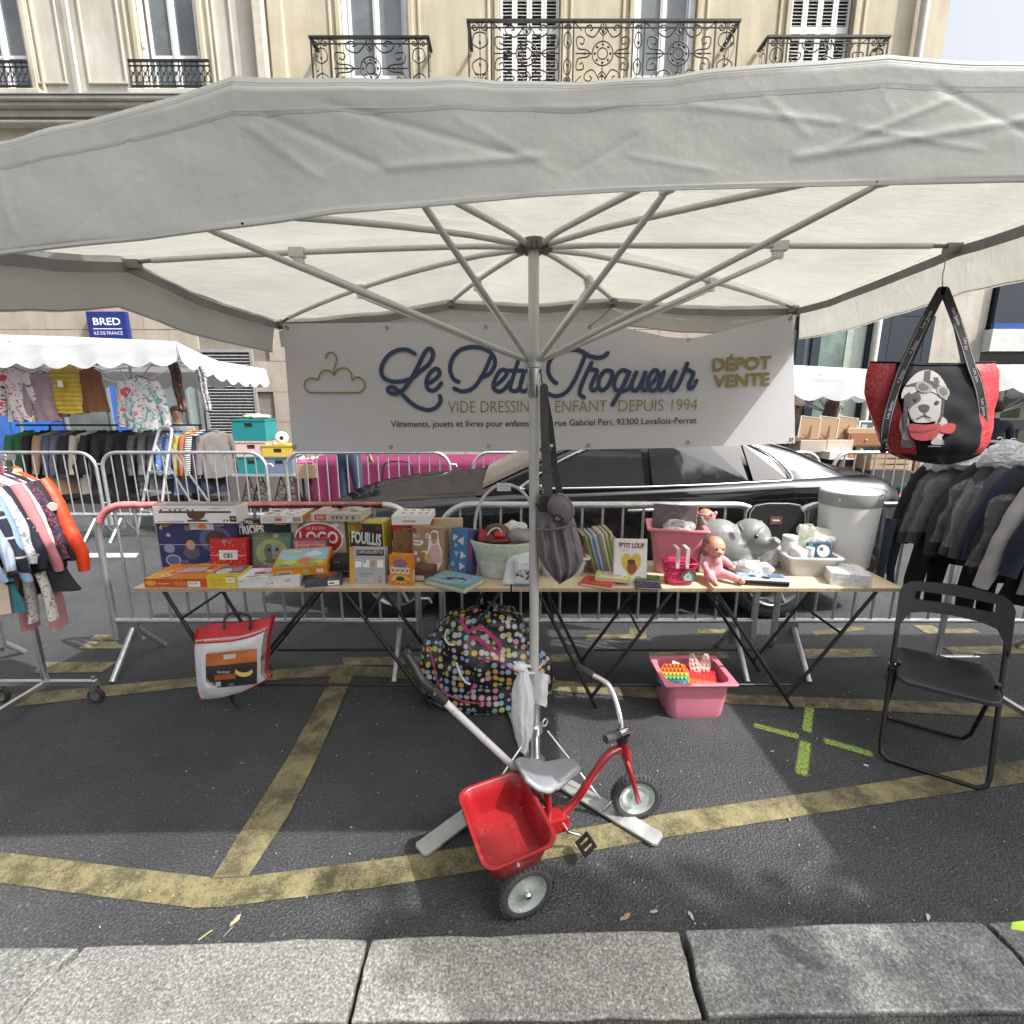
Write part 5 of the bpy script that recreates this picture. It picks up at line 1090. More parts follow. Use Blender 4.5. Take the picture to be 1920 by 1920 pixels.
# papers on stands
def sheet(name, label, cat, pts, Y0, col, bend=.01):
    P = [ony(x, y, Y) for (x, y), Y in zip(pts, Y0)]; c = (P[0]+P[1])/2; t = thing(name, label, cat, c)
    m = MB().grid(lambda a, b: P[0].lerp(P[1], a).lerp(P[3].lerp(P[2], a), b)+Vec((0, bend*sin(pi*b), 0)), 4, 6); obj('sheet', m, flat(col), t, world=True, solid=.0015)
    f = Face(P[0]-c+Vec((0, -.006, 0)), P[1]-P[0], P[3]-P[0], t); return t, f
t, f = sheet('paper_notice', 'clear-sleeved white paper notice leaning against the basket', 'paper', [(942, 1096), (985, 1094), (1004, 1031), (952, 1044)], [2.56, 2.56, 2.63, 2.63], (.66, .67, .70))
for k in range(9): f.rect(.15, .8-.07*k, .15+.6*rr.uniform(.6, 1), .815-.07*k, (.35, .36, .42))
f.done()
t, f = sheet('photo_card', 'white card with a black and white photo standing beside the pole', 'card', [(965, 1101), (1004, 1101), (1004, 1047), (966, 1047)], [2.55, 2.55, 2.60, 2.60], (.60, .60, .60), 0)
f.rect(.02, .2, .98, .66, (.45, .45, .46)); f.specks(26, [(.05, .05, .05), (.1, .1, .1), (.3, .3, .3)], .09, rr, (.1, .24, .9, .6)); f.rect(0, .02, 1, .14, (.07, .12, .22)); f.text('Troqueur', .6, .8, .05, (.3, .3, .3), .5); f.done()

# plastic tubs
def rrect(w, d, r, n=5):
    out = []
    for cx, cy, a0 in ((w-r, d-r, 0), (-w+r, d-r, pi/2), (-w+r, -d+r, pi), (w-r, -d+r, 3*pi/2)):
        out += [(cx+r*cos(a0+k*pi/2/n), cy+r*sin(a0+k*pi/2/n)) for k in range(n+1)]
    return out
def tub(parent, w, d, h, mat, taper=.85, rim=.02, th=.004, r=.03, name='tub', rimr=None):
    rings = [(taper*.97, 0.0, 0), (taper, .012, 0)]+[(taper+(1-taper)*k/4, h*k/4, 0) for k in range(1, 4)]+[(1, h-.012, 0), (1, h-.0119, rim*.9), (1, h-.004, rim), (1, h, rim*.9), (1, h, .002), (1, h-.003, -th)]+[(taper+(1-taper)*k/4, h*k/4, -th) for k in (3, 2, 1)]+[(taper, th+.004, -th)]
    m = MB(); vs_ = []; N = 24
    for k, z, e in rings:
        rr_ = r if abs(e) < rim*.5 or rimr is None else rimr; vs_ += [Vec((x, y, z)) for x, y in rrect(w/2*k+e, d/2*k+e, rr_)]
    fs = []
    for i in range(len(rings)-1):
        for k in range(N): k2 = (k+1) % N; fs.append((i*N+k, i*N+k2, (i+1)*N+k2, (i+1)*N+k))
    fs += [tuple(range(N-1, -1, -1)), tuple((len(rings)-1)*N+k for k in range(N))]; m.add(vs_, fs, True)
    o = obj(name, m, mat, parent); md = o.modifiers.new('auto', 'EDGE_SPLIT'); md.split_angle = R(45); return o
PINK = M('pink_plastic', (.70, .25, .30), .38, var=.04, transl=.12); TUBW = M('milky_plastic', (.66, .66, .64), .35, var=.04, transl=.25)
bp2 = onz(1052, 1072, TZ); t = thing('white_basin', 'white plastic basin behind the grey shoulder bag', 'basin', bp2, R(3)); tub(t, .27, .20, .115, TUBW, .82, .016)
f = Face((-.055, -.0895, .02), (.10, 0, 0), (0, -.012, .06), t); f.rect(0, 0, 1, 1, WT); f.rect(.04, .05, .96, .95, (.6, .6, .6)); f.rect(.08, .1, .92, .9, WT); f.text('Bodies', .5, .5, .3, BK, .6); f.done('label')
wad('beige_cloth', 'beige cloth bundle inside the white basin', 'cloth', bp2+Vec((.09, 0, .10)), (.06, .06, .035), M('beige_cloth', (.36, .22, .15), .8), 12)
wad('rust_cloth', 'rust brown cloth in the white basin beside the grey bag', 'cloth', bp2+Vec((-.02, .02, .10)), (.08, .06, .035), M('rust_cloth', (.22, .08, .05), .8), 13)
# row of leaning books
cols = [(.16, .10, .05), (.35, .40, .12), (.10, .16, .06), (.50, .55, .58), (.10, .20, .35), (.55, .58, .60), (.12, .22, .38), (.45, .30, .10), (.60, .60, .58), (.20, .28, .06), (.62, .62, .58), (.30, .36, .10), (.55, .5, .3), (.25, .30, .12)]
names_ = ['dark brown', 'olive green', 'dark green', 'pale blue-grey', 'deep blue', 'silvery white', 'steel blue', 'ochre', 'white', 'moss green', 'cream white', 'lime green', 'sand coloured', 'bottle green']
pb = onz(1113, 1077, TZ); x = 0
for i, c in enumerate(cols):
    w = rr.uniform(.0085, .0135); hgt = rr.uniform(.215, .25); lean = R(17-i*.35); t = thing('childrens_book', f'thin {names_[i]} children\'s book in the leaning row', 'book', pb+Vec((x, rr.uniform(0, .015), 0)), group='row of children\'s books'); t.rotation_euler = (0, -lean, R(4))
    obj('cover', MB().bb((0, 0, .004), (w*.92, .004, hgt)).bb((0, .0041, .004), (w*.10, .19, hgt)).bb((w*.82, .0041, .004), (w*.92, .19, hgt)), flat(c, .35), t); obj('pages', MB().bb((w*.101, .0042, .006), (w*.819, .186, hgt-.004)), flat((.62, .60, .54)), t)
    x += w*1.03
b = Box('storybook', 'white storybook with a yellow heart on its cover', 'book', 1152, 1214, 1013, 1082, 2.63, d=.012, lean=10, yaw=-5, col=(.70, .69, .66), bev=.001, part='cover')
f = b.front(); f.rect(.0, 0, .05, 1, (.60, .58, .52)); f.text('P\'TIT LOUP', .54, .84, .11, (.25, .08, .06), .74, bold=.07); f.rect(.2, .73, .45, .75, (.5, .5, .5)); f.poly([(.53, .10), (.80, .38), (.83, .55), (.74, .66), (.62, .66), (.53, .57), (.44, .66), (.32, .66), (.23, .55), (.26, .38)], (.58, .42, .06)); f.disc(.55, .33, .15, .15, (.25, .08, .03)); f.disc(.53, .47, .12, .06, (.07, .04, .03)); f.done()
def flatbook(name, label, px, py, w, d, h, yaw, col, draw, lz=0, pages=(.6, .56, .46)):
    t = thing(name, label, 'book', onz(px, py, TZ)+Vec((0, 0, lz)), R(yaw), 'books lying on the table')
    obj('pages', MB().bb((-w/2+.003, -d/2+.002, .003), (w/2-.002, d/2-.002, h-.003)), flat(pages), t); obj('cover', MB().bb((-w/2, -d/2, 0), (w/2, d/2, .0028)).bb((-w/2, -d/2, h-.0028), (w/2, d/2, h)).bb((-w/2-.002, -d/2, .0029), (-w/2+.0028, d/2, h-.0029)), flat(col, .35), t)
    f = Face((-w/2, -d/2, h), (w, 0, 0), (0, d, 0), t); draw(f); f.done()
def d1(f): f.rect(.03, .03, .97, .97, (.50, .07, .03)); f.disc(.3, .5, .15, .2, (.3, .04, .02))
def d2(f): f.rect(.02, .03, .98, .97, (.62, .55, .25)); f.disc(.5, .5, .32, .3, (.6, .56, .5)); f.disc(.5, .5, .22, .2, (.5, .30, .5)); f.specks(16, [(.15, .3, .1), (.45, .1, .1), (.1, .1, .1)], .04, rr)
def d3(f): f.rect(.02, .03, .98, .97, (.10, .22, .06)); f.specks(14, [(.4, .18, .06), (.03, .08, .03), (.3, .4, .12), (.1, .02, .02)], .08, rr)
def d4(f): f.rect(.02, .03, .98, .97, (.04, .035, .08)); f.specks(8, [(.2, .2, .3)], .05, rr)
flatbook('red_album', 'flat orange-red album under the yellow book', 1122, 1095, .17, .13, .018, -24, (.42, .06, .03), d1)
flatbook('yellow_album', 'pale yellow picture book lying across the red album', 1150, 1090, .19, .12, .016, -14, (.60, .52, .25), d2, .019)
flatbook('navy_album', 'dark navy booklet under the green one', 1215, 1100, .13, .09, .012, -8, (.03, .03, .06), d4)
flatbook('green_album', 'small green nature booklet on top of the navy one', 1214, 1090, .13, .09, .010, -12, (.08, .17, .05), d3, .0125)
# pink bin and its contents
pbn = onz(1262, 1068, TZ); t = thing('pink_bin', 'tall pink plastic bin on the table, holding clear bags', 'bin', pbn, R(-12)); tub(t, .29, .22, .27, PINK, .74, .022, r=.035, rimr=.012)
t2 = thing('dark_plaque', 'dark brown-grey plastic-wrapped card sticking up from the pink bin', 'card', pbn+Vec((-.005, .03, .20)), R(-6)); t2.rotation_euler = (R(-8), R(3), R(-8)); obj('card', MB().bb((-.125, 0, 0), (.125, .006, .175)), M('smoky_card', (.11, .075, .085), .25, coat=.5), t2, bevel=.001)
f = Face((-.125, 0, 0), (.25, 0, 0), (0, 0, .175), t2); f.line([(.5+.25*cos(a), .42+.32*sin(a)) for a in [pi*k/10 for k in range(11)]], .003, (.2, .17, .18)); f.rect(.98, 0, 1, 1, (.3, .27, .28)); f.done()
CLEAR = M('clear_plastic_film', (.75, .77, .78), .12, var=.05, alpha=.34, spec=.9, bump=.7, bs=25, dist=.02)
def film(name, label, c, r, seed, mat=None, rz=0, amp=.03):
    t = thing(name, label, 'plastic bag', c, rz, 'plastic bags on the table'); m = MB().ball((0, 0, 0), r, 26); m.crumple(amp, 11, 0, seed); m.crumple(amp*.5, 27, 0, seed+4); m.sm = False
    for p in m.v: p.z = max(p.z, -r[2]*.85)
    m.s = [False]*len(m.s); obj('film', m, mat or CLEAR, t); return t
film('clear_bag', 'clear crinkled plastic bag inside the pink bin', pbn+Vec((.01, -.02, .255)), (.10, .07, .035), 2)
wad('grey_tubing', 'grey-white folded cloth below the clear bag in the pink bin', 'cloth', pbn+Vec((.01, 0, .21)), (.10, .07, .05), M('pale_grey_cloth', (.5, .5, .5), .7), 31)
# small magenta bicycle basket with round holes
MAG = M('magenta_plastic', (.48, .02, .09), .38, var=.05); mp = onz(1277, 1099, TZ); t = thing('bike_basket', 'small magenta bicycle basket with holes and a white unicorn head', 'basket', mp+Vec((0, .055, 0)), R(-2))
pol_ = rrect(1, 1, .5, 12); NN = len(pol_)
def bbk(a, b): 
    i = int(round(a*NN)) % NN; w = .068+.018*b; d = .042+.018*b; x, y = rrect(w, d, .03, 12)[i]; return Vec((x, y, .004+.118*b))
mb = MB(); nv = 12
for j in range(nv):
    for i in range(NN):
        hole = j in (2, 4, 6, 8, 10) and (i+j//2 % 2*2) % 4 in (0, 1) and not (30 < i < 50 and 0)
        if not hole:
            q = [bbk(i/NN, j/nv), bbk((i+1)/NN, j/nv), bbk((i+1)/NN, (j+1)/nv), bbk(i/NN, (j+1)/nv)]; mb.add(q, [(0, 1, 2, 3)], True)
o = obj('basket_shell', mb, MAG, t); md = o.modifiers.new('weld', 'WELD'); md = o.modifiers.new('thick', 'SOLIDIFY'); md.thickness = .003
mb = MB().tube([bbk(i/NN, 1) for i in range(NN)], .0045, 6, closed=True); obj('rim', mb, MAG, t); mb = MB().prism(rrect(.069, .043, .03, 6), (0, 0, .001), (1, 0, 0), (0, 1, 0), (0, 0, .004)); obj('base', mb, MAG, t)
for i, x in enumerate((-.028, .022)):
    m = MB(); m.bb((x-.010, -.066, .10), (x+.010, -.062, .205)); m.bb((x-.010, -.066, .2051), (x+.010, .02, .208)); m.tube([(x, -.066, .11), (x, -.071, .11)], .008, 10); obj('hanging_strap', m, M('pale_pink_strap', (.62, .48, .50), .5), t, bevel=.001)
m = MB(); f = Face((-.0, -.064, .028), (.07, 0, 0), (0, -.006, .065), t)
f.disc(.5, .45, .6, .55, (.10, .12, .09)); f.poly([(.18, .1), (.10, .42), (.30, .75), (.55, .82), (.72, .5), (.78, .1)], (.58, .60, .58)); f.poly([(.52, .8), (.66, .84), (.85, .5), (.88, .12), (.74, .12), (.7, .5)], (.10, .36, .24)); f.poly([(.40, .8), (.46, .8), (.52, 1.08)], (.6, .6, .55)); f.disc(.42, .5, .05, .06, BK); f.disc(.2, .3, .03, .03, (.45, .2, .25)); f.done('unicorn_badge')
# dolls
SKIN = M('doll_skin', (.60, .30, .21), .45, var=.05); SUIT = M('pink_babygro', (.62, .29, .33), .85, var=.08, bump=.3)
def blob(name, parts, mat, parent, vox=.004, sm=6, world=False, label=None):
    m = MB()
    for p in parts: (m.ball(*p[1:]) if p[0] == 'b' else m.tube(*p[1:]))
    o = obj(name, m, mat, parent, world=world, label=label); md = o.modifiers.new('skin', 'REMESH'); md.mode = 'VOXEL'; md.voxel_size = vox; md.use_smooth_shade = True
    md = o.modifiers.new('smooth', 'SMOOTH'); md.factor = .5; md.iterations = sm; return o
def doll(name, label, loc, rz, hat=False, scale=1.0):
    t = thing(name, label, 'doll', loc, rz, 'baby dolls'); t.scale = (scale,)*3
    blob('babygro', [('b', (0, 0, .062), (.047, .040, .062)), ('b', (0, 0, .105), (.040, .032, .03)), ('t', [(-.025, -.01, .035), (-.045, -.06, .035), (-.05, -.105, .028)], [.027, .023, .018], 8), ('t', [(.025, -.01, .035), (.055, -.055, .035), (.085, -.09, .026)], [.027, .023, .018], 8),
                     ('t', [(-.032, 0, .112), (-.058, -.02, .08), (-.052, -.045, .055)], [.019, .017, .014], 8), ('t', [(.032, 0, .112), (.062, -.015, .09), (.075, -.03, .075)], [.019, .017, .014], 8)], SUIT, t)
    for p in ((-.052, -.118, .026), (.092, -.10, .024)): blob('foot', [('b', p, (.015, .022, .016))], SKIN, t, .003, 3)
    for p in ((-.050, -.055, .048), (.080, -.038, .070)): blob('hand', [('b', p, (.012, .012, .013))]+[('t', [Vec(p), Vec(p)+Vec((.004*(k-1.5), -.014, -.006+.003*k))], .0038, 5) for k in range(4)]+[('t', [Vec(p), Vec(p)+Vec((.012, -.006, .006))], .004, 5)], SKIN, t, .002, 2)
    h = blob('head', [('b', (0, -.004, .165), (.046, .046, .050)), ('b', (0, -.030, .150), (.032, .024, .026)), ('b', (0, -.052, .152), (.008, .008, .007)), ('b', (-.047, 0, .158), (.006, .01, .012)), ('b', (.047, 0, .158), (.006, .01, .012)), ('t', [(0, 0, .11), (0, 0, .14)], .02, 8)], SKIN, t, .0035, 4)
    m = MB(); 
    for x in (-.016, .016): m.ball((x, -.0475, .166), (.006, .004, .0055), 8)
    obj('eyes', m, flat((.015, .012, .01), .15), h); obj('mouth', MB().ball((0, -.0545, .139), (.008, .003, .0035), 8), flat((.4, .08, .08)), h)
    m = MB().ball((0, .006, .182), (.0445, .042, .036), 14); obj('hair', m, M('painted_doll_hair', (.40, .19, .11), .6), h)
    if hat:
        m = MB().lathe([(.050, .176), (.051, .186), (.049, .196)], n=20, sx=1, sy=1.0); m.ball((-.018, -.045, .20), (.014, .007, .012), 8); m.ball((.014, -.047, .20), (.014, .007, .012), 8); obj('headband', m, M('pink_headband', (.66, .27, .30), .8), t)
    else:
        m = MB().ball((0, -.036, .108), (.020, .010, .024), 12); obj('bib', m, M('white_bib', (.60, .42, .46), .85), t)
    return t
doll('baby_doll', 'bald baby doll in a pink babygro sitting at the table front by the magenta basket', onz(1335, 1086, TZ)+Vec((0, 0, 0)), R(8), scale=1.12)
doll('baby_doll', 'baby doll with a pink bow headband sitting behind the first doll', onz(1328, 1066, TZ)+Vec((-.015, .06, .115)), R(38), True, 1.05)
b = Box('white_pack', 'small white carton hidden behind the front doll, propping up the other doll', 'carton', 1312, 1352, 1050, 1075, 2.78, d=.12, col=WT, h=.112)
# grey rubber hopper animal
Yh = 2.83; hq = lambda x, y, dy=0: ony(x, y, Yh+dy)
GRUB = M('grey_rubber', (.19, .20, .195), .42, var=.05, vs=5); t = thing('hopper_toy', 'grey rubber elephant-like hopper toy facing right', 'toy animal', onz(1375, 1068, TZ))
c1, c2 = hq(1346, 1016), hq(1406, 1009); k = Yh/.98/960
blob('body', [('b', c1, (46*k, .105, 45*k), 20), ('b', hq(1330, 1004), (24*k, .08, 26*k), 16), ('b', hq(1372, 1030), (50*k, .11, 38*k), 18), ('b', c2, (38*k, .105, 38*k), 20), ('t', [hq(1420, 1010, -.05), hq(1437, 1020, -.09), hq(1449, 1021, -.12), hq(1459, 1012, -.14)], [27*k, 16*k, 11*k, 8.5*k], 12),
      ('b', hq(1385, 1046, -.02), (34*k, .10, 26*k), 14)], GRUB, t, .007, 8, True)
for x, y, dy in ((1389, 990, -.104), (1429, 984, -.01)): blob('ear', [('b', hq(x, y, dy), (4*k, .013, 10*k), 12, Matrix.Rotation(R(-25), 3, 'Y'))], GRUB, t, .004, 5, True)
blob('tail', [('t', [hq(1322, 985), hq(1316, 975), hq(1315, 968)], [6*k, 4.5*k, 3*k], 8)], GRUB, t, .003, 3, True)
m = MB().ball(hq(1418, 1006, -.116), (.0115, .006, .0135), 12); obj('eye', m, flat((.01, .01, .01), .1), t, world=True); obj('eye_glint', MB().ball(hq(1419.5, 1004, -.1235), .0035, 8), flat((.8, .8, .8)), t, world=True)
# black pouch hanging on the barrier behind
t = thing('toilet_bag', 'black rounded pouch with a small brown label propped behind the hopper toy', 'pouch', ony(1457, 1068, 2.95))
P = [(1408, 1066), (1404, 1000), (1406, 962), (1416, 948), (1440, 944), (1480, 944), (1500, 947), (1509, 962), (1510, 1000), (1508, 1066)]
m = MB(); c = ony(1457, 1005, 2.95); pp = [ony(x, y, 2.95)-c for x, y in P]; m.prism([(p.x, p.z) for p in pp], c, (1, 0, 0), (0, 0, 1), (0, .04, 0)); obj('pouch', m, M('black_nylon', (.012, .011, .012), .5, bump=.2), t, world=True, bevel=.015)
m = MB().tube([c+p*1.0+Vec((0, -.002, 0)) for p in pp[1:-1]], .003, 6); obj('piping', m, M('grey_zip', (.3, .3, .3), .4), t, world=True)
a = ony(1443, 983, 2.945)-t.location; f = Face(a, (.072, 0, 0), (0, 0, .05), t); f.rect(0, 0, 1, 1, (.12, .05, .045)); f.text('béaba', .5, .5, .25, WT, .6, bold=.05); f.done('label')
m = MB().tube(smooth([ony(1406, 950, 2.94), ony(1400, 960, 2.935), ony(1398, 975, 2.94)], 4), .004, 6); obj('zip_pull', m, M('grey_zip'), t, world=True)
# wrapped set of cutlery / monitor
t = thing('blister_pack', 'black and blue blister pack lying in front of the white plastic wrapping', 'package', onz(1432, 1096, TZ), R(-9)); obj('tray', MB().bb((-.12, -.03, .0), (.12, .075, .030)), M('glossy_black_plastic', (.012, .012, .014), .2, coat=.4), t, bevel=.008)
obj('card', MB().bb((-.125, -.035, .031), (.118, .08, .034)), flat((.22, .32, .50)), t); f = Face((-.125, -.035, .034), (.243, 0, 0), (0, .115, 0), t); f.poly([(0, 0), (1, 0), (.9, .35), (.1, .4)], (.5, .54, .6)); f.disc(.4, .45, .13, .22, (.7, .72, .74)); f.disc(.55, .4, .1, .2, BK); f.disc(.3, .55, .08, .14, BK); f.rect(.65, .5, .95, .9, (.07, .13, .30)); f.rect(.05, .8, .5, .95, (.6, .62, .66)); f.done()
WFILM = M('white_plastic_film', (.72, .73, .74), .25, var=.06, alpha=.85, transl=.3, bump=.5, bs=20, dist=.02)
def drape(name, label, c, r, seed, rz=0, mat=None):
    return film(name, label, c, r, seed, mat or WFILM, rz, .04)
drape('white_film_wrap', 'crumpled white plastic wrapping in front of the hopper toy', onz(1405, 1085, TZ)+Vec((.02, .05, .045)), (.12, .06, .05), 6)
drape('white_film_bundle', 'small crumpled white plastic bundle beside the milky tub', onz(1440, 1062, TZ)+Vec((0, 0, .08)), (.06, .06, .075), 9)
tp2 = onz(1510, 1072, TZ); t = thing('milky_tub', 'low milky plastic tub filled with baby bottles and wrapped packs', 'tub', tp2, R(-3)); tub(t, .27, .19, .115, TUBW, .84, .02)
wad('white_bottle', 'pair of white baby bottles lying in the milky tub', 'bottle', tp2+Vec((-.08, -.03, .12)), (.04, .06, .04), flat((.66, .66, .66)), 41, .006, group='things in the milky tub')
for i, (x, y, z, r, h, lab) in enumerate(((-.10, .02, .12, .04, .09, 'round white jar with a grey lid at the left of the milky tub'), (-.02, -.05, .105, .022, .055, 'small white cup at the front of the milky tub'), (-.06, -.06, .10, .020, .05, 'white cap beside the small cup in the milky tub'))):
    t = thing('plastic_jar', lab, 'jar', tp2+Vec((x, y, z)), group='things in the milky tub'); obj('jar', MB().lathe([(r*.9, 0), (r, .005), (r, h*.75), (r*.95, h*.78)], n=20), flat((.62, .63, .62)), t); obj('lid', MB().lathe([(r*1.04, h*.78), (r*1.04, h*.97), (r*.98, h)], n=20), flat((.50, .51, .50)), t)
t = thing('teal_pack', 'teal and navy boxed item at the right of the milky tub', 'package', tp2+Vec((.055, -.03, .11)), R(-8)); t.rotation_euler = (R(-15), R(-4), R(-8)); obj('pack', MB().bb((-.065, 0, -.03), (.065, .03, .075)), flat((.035, .06, .11)), t, bevel=.012); f = Face((-.065, 0, -.03), (.13, 0, 0), (0, 0, .105), t); f.rect(.04, .1, .22, .95, (.03, .22, .25)); f.disc(.62, .5, .26, .34, (.62, .62, .62)); f.disc(.55, .6, .08, .1, (.1, .1, .1)); f.rect(.3, .88, .9, .95, (.05, .1, .2)); f.done()
t = thing('nappy_pack', 'cream folded nappies wrapped in clear film at the back of the milky tub', 'package', tp2+Vec((.06, .05, .09)), R(-12)); t.rotation_euler = (R(-14), R(8), R(-12)); m = MB(); m.grid(lambda a, b: Vec(((a-.5)*.19, -.018*sin(pi*a)*sin(pi*b), b*.16)), 10, 10).grid(lambda a, b: Vec(((a-.5)*.19, .012+.018*sin(pi*a)*sin(pi*b), b*.16)), 10, 10).crumple(.006, 30); obj('pack', m, M('cream_pack', (.60, .60, .48), .35, coat=.5), t)
film('clear_tray', 'clear crumpled plastic tray leaning on the diaper bin', ony(1510, 1000, 2.88), (.05, .03, .06), 14)
film('clear_wrap', 'clear film over the back of the milky tub', ony(1545, 1018, 2.84), (.07, .03, .045), 17)
# diaper bin
db = onz(1577, 1058, TZ); t = thing('diaper_bin', 'tall white diaper bin with a grey top at the right end of the table', 'bin', db); hh = ony(1577, 917, db.y).z-TZ
h2 = ony(1577, 953, db.y-.12).z-TZ
obj('body', MB().lathe([(.128, 0), (.135, .008), (.142, h2*.5), (.152, h2)], n=36, sx=1.08, sy=.92), M('bin_white', (.70, .70, .69), .4, var=.03), t)
obj('collar', MB().lathe([(.153, h2+.001), (.156, h2+.006), (.158, hh-.02), (.157, hh-.012)], n=36, sx=1.08, sy=.92), M('bin_grey', (.34, .345, .34), .45, var=.03), t)
obj('lid', MB().lathe([(.157, hh-.0115), (.154, hh-.003), (.13, hh+.004), (.05, hh+.010)], n=36, sx=1.08, sy=.92), M('bin_lid', (.62, .63, .63), .35, var=.03), t)
m = MB(); m.bb((-.128, -.099, hh-.055), (-.112, -.088, hh-.035)); obj('button', m, flat((.75, .75, .75)), t, bevel=.003); m = MB().tube(arc((.065, -.125, hh-.006), .035, pi, 2*pi, 10), .004, 6); obj('lid_grip', m, flat((.7, .7, .7)), t)
# white wrapped carton at the end
b = Box('wrapped_carton', 'flat white carton in clear film at the right end of the table', 'carton', 1563, 1628, 1075, 1095, 2.56, d=.19, yaw=-17, col=(.66, .66, .66), h=.066)
f = b.top(); f.rect(.05, .05, .95, .95, (.64, .65, .67)); f.poly([(.5, .3), (.8, .4), (.75, .85), (.45, .8)], (.52, .54, .56)); f.line([(.3+.2*cos(a), .6+.2*sin(a)) for a in [pi*k/8 for k in range(13)]], .003, (.5, .5, .52)); f.done(); f = b.front(); f.rect(.06, .42, .3, .5, (.45, .45, .45)); f.rect(.8, .08, .97, .16, (.2, .2, .2)); f.done()
m = MB(); m.grid(lambda a, c: Vec(((a-.5)*(b.w+.012), c*(b.d+.01)-.005, b.h+.003+.008*abs(noise.noise(Vec((a*6, c*6, 4)))))), 16, 12); m.grid(lambda a, c: Vec(((a-.5)*(b.w+.012), -.004-.006*abs(noise.noise(Vec((a*7, c*4, 1)))), c*(b.h+.003))), 16, 6); m.grid(lambda a, c: Vec((b.w/2+.004+.008*abs(noise.noise(Vec((a*7, c*4, 7)))), a*(b.d+.02)-.005, c*(b.h+.003))), 16, 6); m.s = [False]*len(m.s); obj('film', m, CLEAR, b.t)
# ---------------------------------------------------------------- duvet bag hanging from the left table's leg
DY = 2.50
t = thing('duvet_bag', 'clear bedding bag with red piping holding a white duvet, hanging from the left table legs', 'bag', ony(445, 1308, DY))
DL = [(1155, 372), (1200, 369), (1250, 372), (1308, 377)]; DR = [(1155, 513), (1200, 503), (1250, 500), (1290, 522), (1308, 500)]
DT = [(369, 1178), (400, 1168), (450, 1166), (490, 1160), (513, 1154)]; DB = [(377, 1309), (420, 1304), (460, 1293), (505, 1270)]
def dvp(a, b, s, pad=0):
    xl = lerpx(DL, 1165+145*b); xr = lerpx(DR, 1155+110*b); x = xl+(xr-xl)*a; yt = lerpx(DT, x); yb = lerpx(DB, x); p = ony(x, yt+(yb-yt)*b, DY)
    e = min(1, 4.5*min(a, 1-a))*min(1, 4*min(b, 1-b)); p.y += s*(.015+.085*math.sqrt(max(0, e)))+.012*noise.noise(Vec((a*5, b*5, s)))*e; return p
m = MB()
for s in (-1, 1): m.grid(lambda a, b: dvp(.04+.92*a, .14+.84*b, s*.9), 20, 18)
obj('duvet', m, M('white_quilt', (.72, .72, .72), .8, var=.04, bump=.35, bs=14, dist=.03), t, world=True)
m = MB()
for s in (-1, 1): m.grid(lambda a, b: dvp(a, .12+.88*b, s), 20, 18)
m.crumple(.006, 16); obj('clear_cover', m, M('clear_bag_film', (.75, .76, .77), .1, var=.03, alpha=.22, spec=.9, bump=.5, bs=18, dist=.02), t, world=True)
REDT = M('red_bag_trim', (.42, .02, .025), .55, var=.12); m = MB()
for s in (-1, 1): m.grid(lambda a, b: dvp(a, .0+.17*b, s*(.3+.7*b)), 16, 4)
obj('red_top', m, REDT, t, world=True)
m = MB()
for P in ([dvp(0, k/14, -1) for k in range(15)]+[dvp(k/14, 1, -1) for k in range(15)], [dvp(1, k/14, -1) for k in range(15)], [dvp(1, k/14, 1) for k in range(15)]+[dvp(1-k/14, 1, 1) for k in range(15)], [dvp(k/14, .165, -1) for k in range(15)]): m.tube(P, .0048, 6)
obj('red_piping', m, REDT, t, world=True)
m = MB().tube(smooth([ony(420, 1180, DY-.05), ony(422, 1160, DY-.03), ony(432, 1151, DY-.01), ony(450, 1150, DY), ony(466, 1155, DY-.01), ony(470, 1168, DY-.04), ony(468, 1180, DY-.05)], 5), .007, 6); obj('carry_handle', m, BLACKP, t, world=True)
def on_duvet(x0, y0, x1, y1, c, k=0):
    xa = [lerpx(DL, 1165+145*.6), lerpx(DR, 1155+110*.6)]
    def g(a, b):
        x = x0+(x1-x0)*a; y = y0+(y1-y0)*b-10*(x-385)/100; q = ony(x, y, DY); best = dvp((x-370)/132, (y-1170+10*(x-385)/100*0)/125, -1); q = ony(x, y, best.y-.034-.0012*k); return q
    m = MB().grid(g, 8, 8); return m
o = obj('printed_insert', on_duvet(386, 1226, 482, 1292, 0), flat((.045, .035, .035), .4), t, world=True)
o = obj('orange_band', on_duvet(386, 1226, 482, 1250, 0, 1), flat((.46, .13, .035), .4), t, world=True)
obj('print', on_duvet(402, 1268, 442, 1278, 0, 2), flat((.46, .14, .04), .4), t, world=True); obj('print', on_duvet(416, 1231, 442, 1240, 0, 2), flat((.6, .5, .46), .4), t, world=True)
obj('print', on_duvet(404, 1281, 414, 1289, 0, 2), flat((.68, .68, .68), .4), t, world=True); obj('print', on_duvet(391, 1281, 400, 1289, 0, 2), flat((.5, .5, .5), .4), t, world=True)
m = MB(); P = [ony(457+17*cos(a), 1258+11*sin(a), DY-.150) for a in [pi*.05+pi*.9*k/10 for k in range(11)]]+[ony(457+15*cos(a), 1253+8*sin(a), DY-.150) for a in [pi*.95-pi*.9*k/10 for k in range(11)]]; m.poly(P); obj('moon_print', m, flat((.58, .5, .12), .4), t, world=True)
pp = ony(404, 1260, DY-.150)-t.location; letter('douceur', pp+Vec((.04, 0, 0)), (1, 0, .08), (0, 0, 1), .015, flat((.6, .6, .6)), t, .07)

